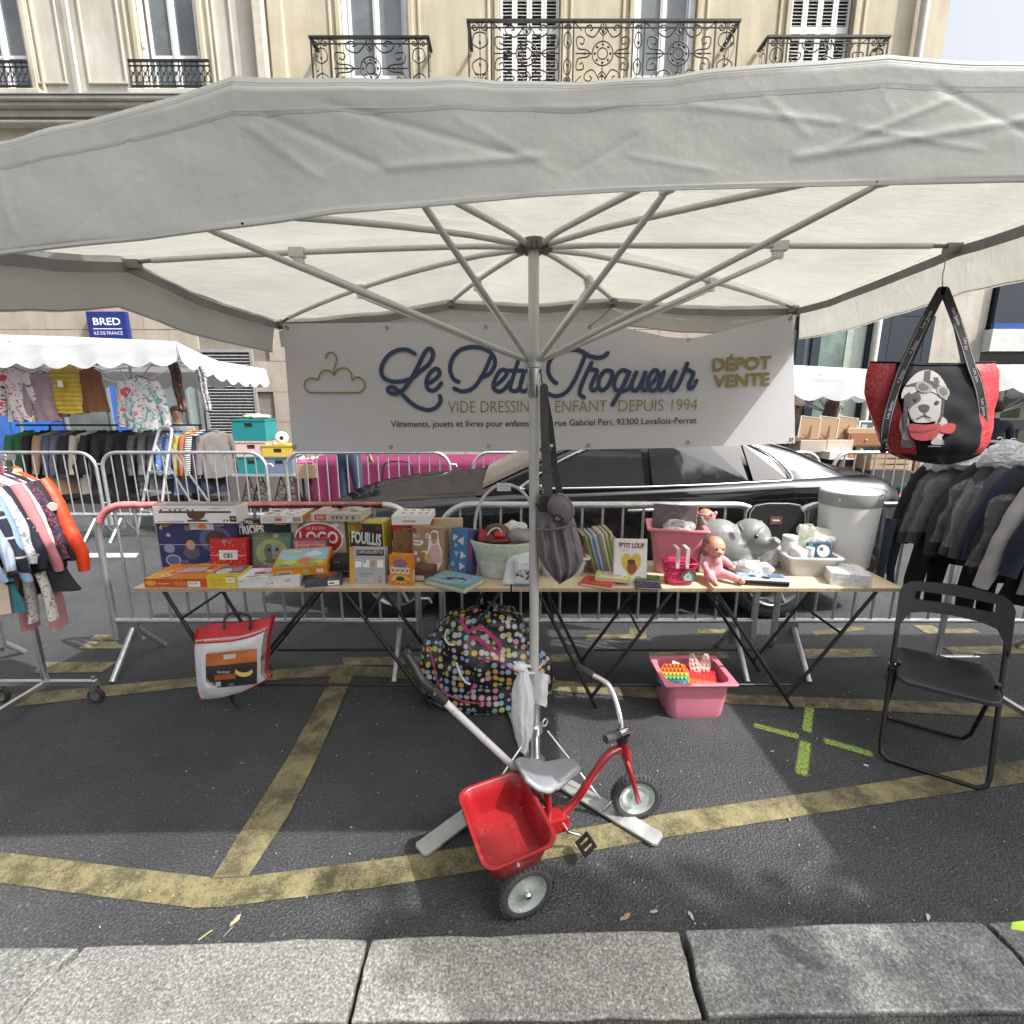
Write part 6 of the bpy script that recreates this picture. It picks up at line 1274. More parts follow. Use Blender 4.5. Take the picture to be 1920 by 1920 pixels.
# ---------------------------------------------------------------- big polka-dot bag under the tables
def polka():
    m, nt, b = _nt('polka_dot_cloth'); v = mapping(nt, 1)
    w = nt.nodes.new('ShaderNodeTexVoronoi'); w.inputs['Scale'].default_value = 27; w.inputs['Randomness'].default_value = .4; nt.links.new(v, w.inputs['Vector'])
    dot = ramp(nt, w.outputs['Distance'], [(.41, (1, 1, 1)), (.45, (0, 0, 0))], 'LINEAR')
    sp = nt.nodes.new('ShaderNodeSeparateColor'); nt.links.new(w.outputs['Color'], sp.inputs[0])
    col = ramp(nt, sp.outputs[0], [(0, (.42, .40, .37)), (.2, (.20, .38, .50)), (.36, (.36, .42, .10)), (.52, (.50, .20, .28)), (.66, (.55, .33, .08)), (.78, (.44, .42, .38)), (.9, (.30, .36, .52))], 'CONSTANT')
    c = mixc(nt, dot.outputs[0], (.012, .010, .011), col.outputs[0]); nt.links.new(c, b.inputs['Base Color']); b.inputs['Roughness'].default_value = .33; b.inputs['Specular IOR Level'].default_value = .6
    n = noisen(nt, v, 13, 4); bumpn(nt, b, n.outputs[0], .6, .02); return m
POLKA = polka(); pc = onz(905, 1312, 0); pc.y = 2.66; pc.x = ony(916, 1300, 2.66).x
t = thing('polka_dot_bag', 'big black shopping bag with coloured polka dots slumped under the tables behind the pole', 'bag', pc)
def pbag(a, b):
    an = 2*pi*a; z = .55*b; r = .345*(1-.0*b); prof = lerpx([(0, .85), (.08, .98), (.3, 1.0), (.55, .93), (.78, .74), (.92, .55), (1, .15)], b)
    p = Vec((r*1.02*prof*cos(an)-.03*b+.03*(1-b)*cos(an), .20*prof*sin(an), z-.0)); q = Vec((cos(an)*1.6, sin(an)*1.6, b*2.6))
    p += noise.noise_vector(q)*.060*min(1, b*5)+noise.noise_vector(q*2.7)*.026*min(1, b*5); p.z = max(.003, p.z); return p
m = MB().grid(pbag, 64, 40, True, True); obj('cloth', m, POLKA, t)
PKT = M('pink_strap_webbing', (.38, .035, .13), .7); sb_ = lambda x, y, dy=0: ony(x, y, pc.y-.19+dy)-pc
m = MB()
for P in ([(878, 1185), (892, 1178), (908, 1180), (925, 1195), (938, 1212), (930, 1222), (915, 1212), (893, 1196), (880, 1198)], [(868, 1160), (866, 1168), (872, 1176), (876, 1184)]): ribbon(m, [sb_(p.x, p.y, .03) for p in smooth(P, 4)], .02, Vec((0, -1, .2)).normalized())
obj('carry_strap', m, PKT, t, solid=.003)
m = MB()
for P in ([(804, 1212), (815, 1255), (826, 1290), (860, 1312), (905, 1320)], [(900, 1235), (935, 1240), (965, 1258), (1025, 1278)], [(905, 1240), (893, 1270), (880, 1300)]): m.tube([sb_(p.x, p.y, .0) for p in smooth(P, 5)], .0045, 6)
obj('pink_piping', m, PKT, t)
m = MB().tube([sb_(p.x, p.y, -.01) for p in smooth([(856, 1243), (862, 1262), (872, 1278), (882, 1283)], 5)], .006, 6); m.tube([sb_(p.x, p.y, .05) for p in smooth([(838, 1180), (834, 1196), (842, 1208), (856, 1210), (866, 1218)], 5)], .004, 6); obj('white_cord', m, flat((.66, .66, .62)), t)

# ---------------------------------------------------------------- pink tub on the ground with pop-it toys
pg = onz(1306, 1350, 0); pg.y += .13
t = thing('pink_tub', 'pink plastic tub on the asphalt under the table, holding rubber pop toys', 'tub', pg, R(1)); tub(t, .345, .27, .225, M('pink_tub_plastic', (.62, .20, .27), .4, var=.04, transl=.08), .88, .026, r=.05, rimr=.012)
RB = [(.50, .04, .10), (.62, .16, .03), (.64, .45, .05), (.10, .42, .22), (.05, .26, .42), (.16, .12, .42)]
def popit(name, label, loc, rot, rows, w, hgt, cols_, shape):
    t2 = thing(name, label, 'pop toy', loc, group='pop toys in the pink tub'); t2.rotation_euler = rot; n = len(cols_)
    for i, c in enumerate(cols_):
        m = MB(); a = i/n; b_ = (i+1)/n; wa, wb = shape(a)*w, shape(b_)*w; m.prism([(-wa, -hgt/2+hgt*a), (wa, -hgt/2+hgt*a), (wb, -hgt/2+hgt*b_), (-wb, -hgt/2+hgt*b_)], (0, 0, 0), (1, 0, 0), (0, 1, 0), (0, 0, .007))
        kx = max(1, int((wa+wb)/.022)); 
        for k in range(kx): m.ball(((k+.5-kx/2)*.021, -hgt/2+hgt*(a+b_)/2, .007), (.0085, .0085, .005), 8)
        obj('colour_band', m, flat(c, .35), t2)
popit('pop_toy', 'rainbow unicorn-shaped pop toy leaning at the left in the pink tub', pg+Vec((-.105, -.03, .20)), (R(48), R(-14), R(-28)), 6, .075, .14, RB[::-1][:5]+[RB[1]], lambda a: .75+.35*sin(pi*a))
popit('pop_toy', 'large red and orange pop toy lying in the pink tub', pg+Vec((.035, -.01, .165)), (R(22), R(4), R(-8)), 6, .11, .17, [(.62, .17, .02), (.64, .12, .02), (.55, .03, .03), (.48, .015, .02)], lambda a: 1)
for i, (x, a, lab) in enumerate(((.035, 14, 'pale pink leaf-shaped pop toy on the left, standing in the pink tub'), (.095, -6, 'pale pink leaf-shaped pop toy on the right, standing in the pink tub'))):
    popit('pop_toy', lab, pg+Vec((x, .055, .225)), (R(72), R(-a), R(-6)), 5, .030, .125, [(.62, .42, .38)]*5, lambda q: .25+.75*sin(pi*min(1, q*.9+.08)))
t = thing('paper_tag', 'small white paper tag at the back left of the pink tub', 'tag', pg+Vec((-.07, .04, .215))); t.rotation_euler = (R(50), R(20), R(-10)); obj('tag', MB().bb((-.03, -.03, 0), (.03, .03, .002)), flat((.66, .58, .56)), t)

# ---------------------------------------------------------------- grey shoulder bag hanging from the parasol collar
GB = M('grey_nylon', (.135, .12, .125), .42, var=.12, vs=12, bump=.2, bs=60); GS = M('grey_strap_webbing', (.075, .073, .068), .75, var=.08, bump=.3, bs=200); SYv = 2.06
t = thing('shoulder_bag', 'grey nylon shoulder bag with gathered pocket hanging by its strap beside the pole', 'bag', ony(1050, 1085, SYv))
q = lambda x, y, dy=0: ony(x, y, SYv+dy)
SL = [(925, 1010), (960, 1006), (1000, 1005), (1040, 1008), (1062, 1020), (1080, 1034), (1086, 1042)]; SR = [(925, 1058), (950, 1070), (985, 1080), (1020, 1090), (1045, 1094), (1062, 1086), (1075, 1075), (1086, 1052)]
def sbag(a, b, s):
    y = 925+161*b; l, r = lerpx(SL, y), lerpx(SR, y); x = l+(r-l)*a; p = ony(x, y, SYv); e = math.sqrt(max(0, 1-(2*a-1)**2)); p.y += s*(.02+.075*min(1, b*1.4))*e*(1-.5*max(0, b-.85)/.15)
    if b > .28 and s < 0: p.y += -.016*sin(a*21+b*5*(a-.5))*e*min(1, (b-.28)*6)-.01*noise.noise(Vec((a*9, b*6, 2)))
    p.y += .01*noise.noise(Vec((a*3.3, b*4, s)))*e; return p
m = MB()
for s in (-1, 1): m.grid(lambda a, b: sbag(a, b, s), 40, 36)
obj('body', m, GB, t, world=True)
m = MB(); P = [(1016, 735), (1022, 800), (1030, 860), (1040, 915)]
m = MB(); ribbon(m, [q(1020, 727, -.02), q(1021, 800, -.022), q(1023, 850, -.024)], .033, Vec((0, -1, 0))); obj('strap', m, GS, t, world=True, solid=.004)
m = MB(); ribbon(m, [q(1018, 728, .0), q(1030, 790, .01), q(1036, 840, .01), q(1040, 880, .01), q(1052, 935, .01)], .028, Vec((0, -1, 0))); obj('strap', m, M('dark_strap', (.045, .045, .043), .75), t, world=True, solid=.004)
m = MB(); ribbon(m, [q(1023, 842, -.028), q(1025, 880, -.03), q(1028, 930, -.035)], .036, Vec((0, -1, 0))); m.bb(q(1013, 846, -.034), q(1034, 840, -.024)); m.bb(q(1014, 884, -.036), q(1036, 878, -.026)); obj('strap_pad', m, GS, t, world=True, solid=.005)
m = MB(); m.bb(q(1028, 840, -.012), q(1040, 830, .004)); obj('adjuster', m, BLACKP, t, world=True, bevel=.002); obj('adjuster_label', MB().bb(q(1031, 838, -.016), q(1037, 833, -.013)), flat((.75, .75, .75)), t, world=True)
m = MB(); m.prism([(-.028, 0), (.016, .012), (.012, -.022), (-.008, -.036)], q(1016, 945, -.06), (1, 0, 0), (0, 0, 1), (0, .02, 0)); m.bb(q(1012, 960, -.06), q(1030, 930, -.03)); obj('buckle', m, BLACKP, t, world=True, bevel=.003)
fl = [(1030, 935), (1046, 926), (1060, 930), (1072, 945), (1076, 962), (1070, 976), (1058, 986), (1040, 972), (1026, 955)]
m = MB(); P = smooth(fl, 4, True); c = q(1050, 955, -.075); pts = [q(p.x, p.y, -.068) for p in P]; N = len(pts); m.add(pts+[p.lerp(c, .5)+Vec((0, -.012, 0)) for p in pts]+[c+Vec((0, -.006, 0))], [(i, (i+1) % N, N+(i+1) % N, N+i) for i in range(N)]+[(N+i, N+(i+1) % N, 2*N) for i in range(N)], True); obj('flap', m, GB, t, world=True, solid=.004)
obj('flap_piping', MB().tube(pts[4:26], .0035, 6), M('grey_cord_piping', (.22, .21, .2), .6), t, world=True)
m = MB().tube([q(1008+8*k, 994+2.5*sin(k*.5)+ (8-k)*.5-6, -.06-.02*sin(k*.33)) for k in range(10)], .005, 6); obj('gathered_hem', m, GB, t, world=True)
a = q(1037, 975, -.094)-t.location; f = Face(a, Vec((.03, 0, -.018)), Vec((.012, 0, .024)), t); f.rect(0, 0, 1, 1, BK); f.rect(.1, .55, .7, .68, (.3, .3, .3)); f.rect(.1, .3, .5, .4, (.3, .3, .3)); f.done('brand_label')
obj('hanging_hook', MB().tube(smooth([q(1006, 690, .02), q(1014, 700, .0), q(1016, 715, -.01), q(1020, 730, -.02)], 4), .0025, 6), BLACKP, t, world=True)

# ---------------------------------------------------------------- white plastic bag tied to the pole
WY = 2.035; WB = M('white_carrier_bag', (.80, .81, .81), .38, var=.05, transl=.30, bump=.4, bs=16, dist=.02)
t = thing('white_carrier_bag', 'white plastic carrier bag knotted on the parasol pole above the tricycle seat', 'bag', ony(985, 1402, WY))
BL_ = [(1240, 962), (1258, 972), (1275, 966), (1300, 960), (1340, 960), (1380, 963), (1402, 974)]; BR_ = [(1240, 985), (1258, 990), (1275, 996), (1300, 1003), (1340, 1002), (1380, 996), (1402, 989)]
def wbag(a, b, s):
    y = 1240+162*b; l, r = lerpx(BL_, y), lerpx(BR_, y); p = ony(l+(r-l)*a, y, WY); e = math.sqrt(max(0, 1-(2*a-1)**2)); p.y += s*(.012+.04*min(1, b*2))*e+(.010*noise.noise(Vec((a*6, b*3, s)))+.002*sin(a*15))*e; return p
m = MB()
for s in (-1, 1): m.grid(lambda a, b: wbag(a, b, s), 24, 30)
m.crumple(.008, 16); m.crumple(.004, 40); obj('bag', m, WB, t, world=True)
m = MB().ball(ony(975, 1250, WY-.01), (.032, .025, .020), 14).crumple(.012, 30); m.tube([ony(966, 1247, WY), ony(1003, 1250, WY+.045), ony(1012, 1252, WY+.06)], .007, 6); obj('knot', m, WB, t, world=True)
m = MB(); m.grid(lambda a, b: ony(1003+25*a-3*b, 1258+60*b+8*a, WY-.01-.03*sin(pi*a)), 8, 10); m.grid(lambda a, b: ony(1003+25*a-3*b, 1258+60*b+8*a, WY+.03), 8, 10); m.crumple(.006, 24); m.tube([ony(990, 1262, WY), ony(1004, 1262, WY)], .006, 6)
o = tag(obj('white_pouch', m, WB), 'small square white packet hanging behind the knotted carrier bag', 'packet')

# ---------------------------------------------------------------- red tricycle
T0 = onz(985, 1713, 0); T1 = onz(1190, 1532, 0)
REDP = M('red_enamel', (.27, .008, .012), .22, var=.06, coat=.7); f_ = Vec((.926, .377, 0)); a_ = Vec((.377, -.926, 0))
Rm = Vec((T0.x, T0.y, 0))-a_*.195; LT = (T1-Rm).dot(f_); Rm = Rm
tri = thing('tricycle', 'red tricycle with a rear tray, grey saddle and push handle before the parasol foot', 'tricycle', Rm, math.atan2(f_.y, f_.x))
# local: x forward, y to the left (away from the viewer), z up
TY_ = (T1-Rm).dot(Vec((-f_.y, f_.x, 0)))
RIMS = M('pale_zinc_wheel', (.36, .41, .38), .25, .3, .06)
def wheel(c, r, w, name='wheel', tilt=None):
    wt = MB(); prof = []
    n = 40; mt = tilt or Matrix.Identity(3); rot = mt @ Matrix.Rotation(-pi/2, 3, 'X')
    pr = [(r*.70, -w*.40), (r*.80, -w*.5), (r*.93, -w*.46), (r*.985, -w*.25), (r, 0), (r*.985, w*.25), (r*.93, w*.46), (r*.80, w*.5), (r*.70, w*.40)]
    wt.lathe(pr, c, n, rot, hollow=True)
    for k in range(44):
        a = 2*pi*k/34
        for s in (-1, 1): wt.box(Vec(c)+rot @ Vec((cos(a+s*.04)*r*.970, sin(a+s*.04)*r*.970, s*w*.25)), (.006, .006, w*.42), rot @ Matrix.Rotation(a, 3, 'Z'))
    o = obj(name, wt, RUBBER, tri)
    d = MB().lathe([(r*.74, -w*.30), (r*.735, -w*.42), (r*.69, -w*.40), (r*.64, -w*.16), (r*.3, -w*.12), (r*.2, -w*.30), (r*.10, -w*.34), (r*.10, w*.34), (r*.2, w*.3), (r*.3, w*.12), (r*.64, w*.16), (r*.69, w*.40), (r*.735, w*.42), (r*.74, w*.30)], c, 32, rot, hollow=True); obj('rim', d, RIMS, o)
    h = MB().lathe([(r*.07, -w*.75), (r*.11, -w*.7), (r*.11, w*.7), (r*.07, w*.75)], c, 10, rot); obj('axle_nut', h, CHROME, o); return o
rw = .098; wheel((0, -.195, rw), rw, .042); wheel((0, .195, rw), rw, .042)
HX = LT; st_ = Matrix.Rotation(R(-18), 3, 'Z'); wheel((HX, TY_, .103), .103, .042, 'front_wheel', st_)
TU = lambda nm, P, r, mat=REDP, n=10, s=5: obj(nm, MB().tube(smooth(P, s) if len(P) > 2 else P, r, n), mat, tri)
head = Vec((HX-.055, TY_, .30)); top = Vec((HX-.075, TY_, .40))
TU('axle', [(0, -.19, rw), (0, .19, rw)], .009, M('axle_steel', (.35, .35, .35), .4, .8))
TU('frame_tube', [(.02, 0, .13), (.12, 0, .125), (.22, 0, .135), (.30, .0, .19), (.38, 0, .29), (.44, TY_*.5, .345), (HX-.07, TY_, .352)], .0155)
TU('head_tube', [Vec((HX-.082, TY_, .385)), Vec((HX-.058, TY_, .300))], .022)
TU('rear_stay', [(.13, 0, .13), (.09, -.07, .12), (.02, -.135, .105)], .012); TU('rear_stay', [(.13, 0, .13), (.09, .07, .12), (.02, .135, .105)], .012)
m = MB(); m.prism([(-.03, -.02), (.25, -.035), (.27, -.01), (.265, .02), (.24, .035), (.02, .03)], (-.01, -.035, .125), (1, 0, 0), (0, 0, 1), (0, .07, 0)); obj('chain_case', m, REDP, tri, bevel=.008)
m = MB()
for s in (-1, 1): m.tube([Vec((HX-.060, TY_, .30)), Vec((HX-.056, TY_, .285))+st_ @ Vec((0, s*.032, 0)), Vec((HX-.03, TY_, .20))+st_ @ Vec((0, s*.034, 0)), Vec((HX, TY_, .103))+st_ @ Vec((0, s*.034, 0))], .010, 8)
obj('fork', m, REDP, tri)
TU('stem_clamp', [Vec((HX-.083, TY_, .385)), Vec((HX-.090, TY_, .425))], .024, BLACKP)
hb = st_ @ Vec((0, 1, 0)); hf = st_ @ Vec((1, 0, 0)); c0 = Vec((HX-.088, TY_, .43))
for s in (-1, 1):
    P = [c0, c0+hb*.05*s+hf*.01+Vec((0, 0, .015)), c0+hb*.115*s+hf*.0+Vec((0, 0, .075)), c0+hb*.155*s-hf*.025+Vec((0, 0, .115)), c0+hb*.195*s-hf*.075+Vec((0, 0, .13))]
    obj('handlebar', MB().tube(smooth(P, 6), .0115, 10), CHROME, tri)
    e = P[-1]; d = (P[-1]-P[-2]).normalized(); obj('grip', MB().tube([e-d*.005, e, e+d*.07, e+d*.074], [.013, .0155, .0155, .012], 12), RUBBER, tri)
# saddle
def saddle(a, b):
    x = -.105+.235*b; w = lerpx([(0, .045), (.15, .082), (.35, .085), (.6, .055), (.85, .036), (1, .022)], b); y = w*sin((a-.5)*pi); e = cos((a-.5)*pi)
    z = lerpx([(0, .050), (.12, .030), (.3, .006), (.6, .0), (.85, .010), (1, .004)], b)-.018*(abs(a-.5)*2)**6*1.2+.010*(abs(a-.5)*2)**2*(b < .5); return Vec((.165+x, y, .345+z))
SAD = M('grey_saddle_plastic', (.22, .23, .25), .28, var=.05, vs=5, coat=.3); m = MB().grid(saddle, 18, 22); o = obj('saddle', m, SAD, tri, solid=.014)
TU('saddle_post', [(.165, 0, .34), (.175, 0, .24), (.18, 0, .14)], .014); TU('saddle_strut', [(.14, 0, .33), (.05, 0, .20), (.0, 0, .14)], .010)
# push handle
loc_ = lambda q_: Vec(((q_-Rm).dot(f_), (q_-Rm).dot(Vec((-f_.y, f_.x, 0))), q_.z)); ph0 = loc_(onz(1012, 1484, .2)); ph1 = loc_(ony(812, 1295, 1.62)); d = (ph1-ph0).normalized(); L = (ph1-ph0).length
GW = M('white_handle_tube', (.62, .63, .63), .35, .2, .05)
TU('push_handle_socket', [ph0-d*.03, ph0+d*.13], .017, M('dark_red_grey', (.16, .12, .12), .4, .3)); TU('push_handle', [ph0+d*.10, ph0+d*(L*.92)], .0135, GW)
for q2 in (.55, .80, .83): TU('tube_ring', [ph0+d*L*q2, ph0+d*(L*q2+.004)], .0148, ALU)
TU('handle_clamp', [ph0+d*(L*.90), ph0+d*(L*1.02)], .019, BLACKP)
ga = d.cross(Vec((0, 1, 0))).normalized(); up_ = ph0+d*(L*1.0); P = [up_, up_+d*.04+Vec((-.01, 0, .01)), up_+d*.075+Vec((-.01, .03, .03)), up_+d*.09+Vec((-.02, .05, .055)), up_+d*.07+Vec((-.02, .055, .075))]
TU('push_grip', P, .0165, BLACKP); obj('bolt', MB().cyl(up_+Vec((0, -.024, 0)), up_+Vec((0, .024, 0)), .005, n=8), CHROME, tri)
# tray
tc = onz(950, 1524, .315)-Rm; tcl = Vec((tc.dot(f_), tc.dot(Vec((-f_.y, f_.x, 0))), 0)); tl = Matrix.Rotation(R(7), 3, 'X') @ Matrix.Rotation(R(-5), 3, 'Y')
def tray(k, z, e=0, r=.045): return [Vec((x, y, z)) for x, y in rrect(.116*k+e, .148*k+e, r, 6)]
rings = [(.80, .0, 0), (.82, .004, 0), (.90, .05, 0), (1, .108, 0), (1, .110, .011), (1, .117, .012), (1, .119, .004), (1, .114, -.002), (.90, .052, -.003), (.82, .009, -.003)]
m = MB(); N = 28; vs_ = []
for k_, z, e in rings: vs_ += [tcl+Vec((0, 0, .205))+tl @ p for p in tray(k_, z, e)]
fs = [(i*N+k_, i*N+(k_+1) % N, (i+1)*N+(k_+1) % N, (i+1)*N+k_) for i in range(len(rings)-1) for k_ in range(N)]+[tuple(range(N-1, -1, -1)), tuple((len(rings)-1)*N+k_ for k_ in range(N))]; m.add(vs_, fs, True)
def scuffed():
    m_, nt, b = _nt('scuffed_red_enamel'); v = mapping(nt); n = noisen(nt, v, 16, 8, .8); c = ramp(nt, n.outputs[0], [(.56, (.26, .008, .012)), (.64, (.30, .05, .045)), (.72, (.36, .20, .18))]); nt.links.new(c.outputs[0], b.inputs['Base Color']); b.inputs['Roughness'].default_value = .33; b.inputs['Coat Weight'].default_value = .4; return m_
o = obj('tray', m, scuffed(), tri); md = o.modifiers.new('es', 'EDGE_SPLIT'); md.split_angle = R(50)
m = MB(); c = tcl+Vec((0, 0, .2)); 
for y in (-.10, .10): m.tube([(0, y, rw), (tcl.x*.6, y*.8+tcl.y*.3, .16), Vec((tcl.x, tcl.y+y*.7, .205))], .010, 8)
obj('tray_bracket', m, REDP, tri)
# pedals
pc0 = Vec((.235, 0, .112)); m = MB().tube([pc0+Vec((0, -.055, 0)), pc0+Vec((0, .055, 0))], .008, 8); m.tube([pc0+Vec((0, -.052, 0)), pc0+Vec((.05, -.056, -.03)), pc0+Vec((.052, -.075, -.032))], .006, 8); m.tube([pc0+Vec((0, .052, 0)), pc0+Vec((-.05, .056, .03)), pc0+Vec((-.052, .075, .032))], .006, 8); obj('crank', m, CHROME, tri)
for s, e in ((-1, Vec((.052, -.10, -.032))), (1, Vec((-.052, .10, .032)))):
    m = MB(); p = pc0+e; rt = Matrix.Rotation(R(35*s), 3, 'Y')
    for x in (-.024, .024): m.box(p+rt @ Vec((x, 0, 0)), (.012, .066, .018), rt)
    for y in (-.028, 0, .028): m.box(p+Vec((0, y, 0)), (.044, .010, .014), rt)
    obj('pedal', m, BLACKP, tri, bevel=.002)

# ---------------------------------------------------------------- folding chair
A0 = onz(1652, 1424, 0); B0 = onz(1846, 1486, 0); cx_ = (A0+B0)/2; cu_ = (B0-A0); cw = cu_.length+.02; cu_.normalize(); cb = Vec((-cu_.y, cu_.x, 0))
ch = thing('folding_chair', 'black folding chair with a plastic seat and slotted backrest standing on the right', 'chair', cx_, math.atan2(cu_.y, cu_.x))
w = cw/2; BR = .0105
lean = .275; hb_ = .77; pt = lambda s, z: Vec((s*w, lean*z/hb_, z))
P = [pt(-1, .74), pt(-1, .40), pt(-1, .07), Vec((-w+.005, .010, .03)), Vec((-w+.035, .0, .011)), Vec((0, 0, .011)), Vec((w-.035, .0, .011)), Vec((w-.005, .010, .03)), pt(1, .07), pt(1, .40), pt(1, .74)]
obj('front_frame', MB().tube(P, BR, 10), BLACKM, ch)
w2 = w-.022; by = .40; P = [Vec((-w2, .10, .475)), Vec((-w2, .22, .30)), Vec((-w2, by-.025, .06)), Vec((-w2+.02, by, .014)), Vec((-w2+.05, by+.004, .011)), Vec((w2-.05, by+.004, .011)), Vec((w2-.02, by, .014)), Vec((w2, by-.025, .06)), Vec((w2, .22, .30)), Vec((w2, .10, .475))]
obj('rear_frame', MB().tube(P, BR*.9, 10), BLACKM, ch)
m = MB().tube([Vec((-w, .135, .415)), Vec((w, .135, .415))], .007, 8); obj('seat_bar', m, BLACKM, ch)
sw = w-.016; prof = rrect(sw, .17, .045, 6); m = MB(); zt = lambda x, y: .452-.035*(y)/.17*-.0+.012*(y/.17)-.010*(1-(x/sw)**2)
top_ = [Vec((x, y+.155, zt(x, y))) for x, y in prof]; bot = [p-Vec((0, 0, .020)) for p in top_]; inn = [Vec((x*.6, y*.6+.155, zt(x*.6, y*.6)-.002)) for x, y in prof]; N = len(prof); cc = Vec((0, .155, zt(0, 0)-.002))
m.add(top_+bot+inn+[cc], [(i, (i+1) % N, 2*N+(i+1) % N, 2*N+i) for i in range(N)]+[(2*N+i, 2*N+(i+1) % N, 3*N) for i in range(N)]+[(N+i, N+(i+1) % N, (i+1) % N, i) for i in range(N)], True)
m.add([p for p in bot], [tuple(range(N-1, -1, -1))], False); o = obj('seat', m, M('black_seat_plastic', (.035, .036, .04), .30, var=.2, vs=7, bump=.1, bs=300), ch, bevel=.004)
# backrest: a curved panel with a long slot
def bk(x, z, d=0):
    z -= .03; y = lean*z/hb_+.030*(1-(x/w)**2)-.012; return Vec((x, y+d, z))
outer = [(-w-.008, .615), (-w+.03, .70), (-w*.7, .728), (0, .735), (w*.7, .728), (w-.03, .70), (w+.008, .615), (w+.012, .72), (w+.010, .80), (w-.02, .842), (w*.7, .852), (0, .858), (-w*.7, .852), (-w+.02, .842), (-w-.010, .80), (-w-.012, .72)]
m = MB(); n = 40
def colz(x):
    b_ = lerpx([(-w-.012, .60), (-w+.012, .66), (-w+.04, .708), (-w*.5, .722), (0, .725), (w*.5, .722), (w-.04, .708), (w-.012, .66), (w+.012, .60)], x); t_ = lerpx([(-w-.012, .80), (-w+.0, .83), (-w+.03, .852), (0, .862), (w-.03, .852), (w, .83), (w+.012, .80)], x); return b_, t_
xs = [(-w-.012)+(2*w+.024)*i/n for i in range(n+1)]
for i in range(n):
    x0, x1 = xs[i], xs[i+1]; (b0, t0), (b1_, t1) = colz(x0), colz(x1); hole = abs((x0+x1)/2) < w-.055
    bands = [(b0, b1_, .772, .772), (.812, .812, t0, t1)] if hole else [(b0, b1_, t0, t1)]
    for q0, q1, r0, r1 in bands:
        a = [bk(x0, q0, -.007), bk(x1, q1, -.007), bk(x1, r1, -.007), bk(x0, r0, -.007)]; b = [bk(x0, q0, .007), bk(x1, q1, .007), bk(x1, r1, .007), bk(x0, r0, .007)]
        m.add(a+b, [(0, 1, 2, 3), (7, 6, 5, 4), (0, 4, 5, 1), (3, 2, 6, 7)]+([(0, 3, 7, 4)] if i == 0 or abs(abs(x0)-(w-.055)) < .012 else [])+([(1, 5, 6, 2)] if i == n-1 or abs(abs(x1)-(w-.055)) < .012 else []), False)
obj('backrest', m, M('black_back_plastic', (.017, .017, .019), .45, var=.12, bump=.1, bs=300), ch)
for s in (-1, 1): obj('pivot', MB().cyl((s*(w-.02), .165, .425), (s*(w+.012), .165, .425), .009, n=10), CHROME, ch)

# ---------------------------------------------------------------- litter
def leaf(x, y, label, s, rz, col, z=0, nm='dead_leaf', cat='leaf'):
    p = onz(x, y, z); t = thing(nm, label, cat, p, rz); m = MB(); pr = smooth([(-1, 0), (-.5, .35), (0, .3), (.5, .45), (1, .05), (.4, -.35), (-.3, -.28)], 3, True); P = [Vec((q.x*s, q.y*s, .004+.3*s*abs(noise.noise(Vec((q.x*2, q.y*2, x)))))) for q in pr]
    m.add(P+[Vec((0, 0, .006))], [(i, (i+1) % len(P), len(P)) for i in range(len(P))]); obj('blade', m, flat(col, .8), t, solid=.0008)
leaf(1172, 1722, 'dry beige leaf curled on the asphalt near the kerb, left of the crumpled scrap', .022, .5, (.24, .18, .12)); leaf(1296, 1719, 'grey crumpled paper scrap lying near the kerb', .016, 1.8, (.34, .32, .30), nm='paper_scrap', cat='litter'); leaf(1226, 1711, 'thin grey leaf fragment near the kerb', .015, .2, (.30, .27, .25)); leaf(1740, 1722, 'pale scrap of paper at the kerb edge below the chair', .015, .9, (.42, .40, .37), nm='paper_scrap', cat='litter')
leaf(442, 1728, 'small beige leaf on a stalk by the kerb at the left', .022, 1.2, (.38, .30, .20)); leaf(1448, 1410, 'tiny pale leaf beside the green cross', .012, .3, (.36, .35, .30))
def stick(x0, y0, x1, y1, label, r, col, nm, cat):
    a, b = onz(x0, y0, r+.001), onz(x1, y1, r+.001); m = MB().tube([a, a.lerp(b, .5)+Vec((.002, .003, .001)), b], r, 6); tag(obj(nm, m, flat(col, .8)), label, cat)
stick(372, 1763, 398, 1744, 'thin yellow straw of dry grass by the left kerb', .0018, (.50, .40, .18), 'dry_stalk', 'litter'); stick(438, 1736, 418, 1757, 'grey twig below the beige leaf', .0022, (.16, .14, .12), 'twig', 'litter')
stick(1619, 1434, 1628, 1437, 'white cigarette end lying left of the chair', .004, (.62, .60, .58), 'cigarette_end', 'litter'); stick(1541, 1318, 1552, 1324, 'brown cigarette end on the rear yellow line', .004, (.42, .24, .14), 'cigarette_end', 'litter'); stick(1478, 1534, 1481, 1540, 'pinkish cigarette end below the front yellow line', .004, (.45, .30, .26), 'cigarette_end', 'litter')
m = MB(); r2 = random.Random(3)
for _ in range(150):
    x, y = r2.uniform(-1.6, 2.2), r2.uniform(1.32, 2.9); s = r2.uniform(.0012, .0035); m.box((x, y, s/2+.0045), (s*r2.uniform(1, 2.2), s*1.4, s), Matrix.Rotation(r2.uniform(0, 3), 3, 'Z'))
o = obj('road_grit', m, flat((.42, .41, .39), .9)); o['kind'] = 'stuff'
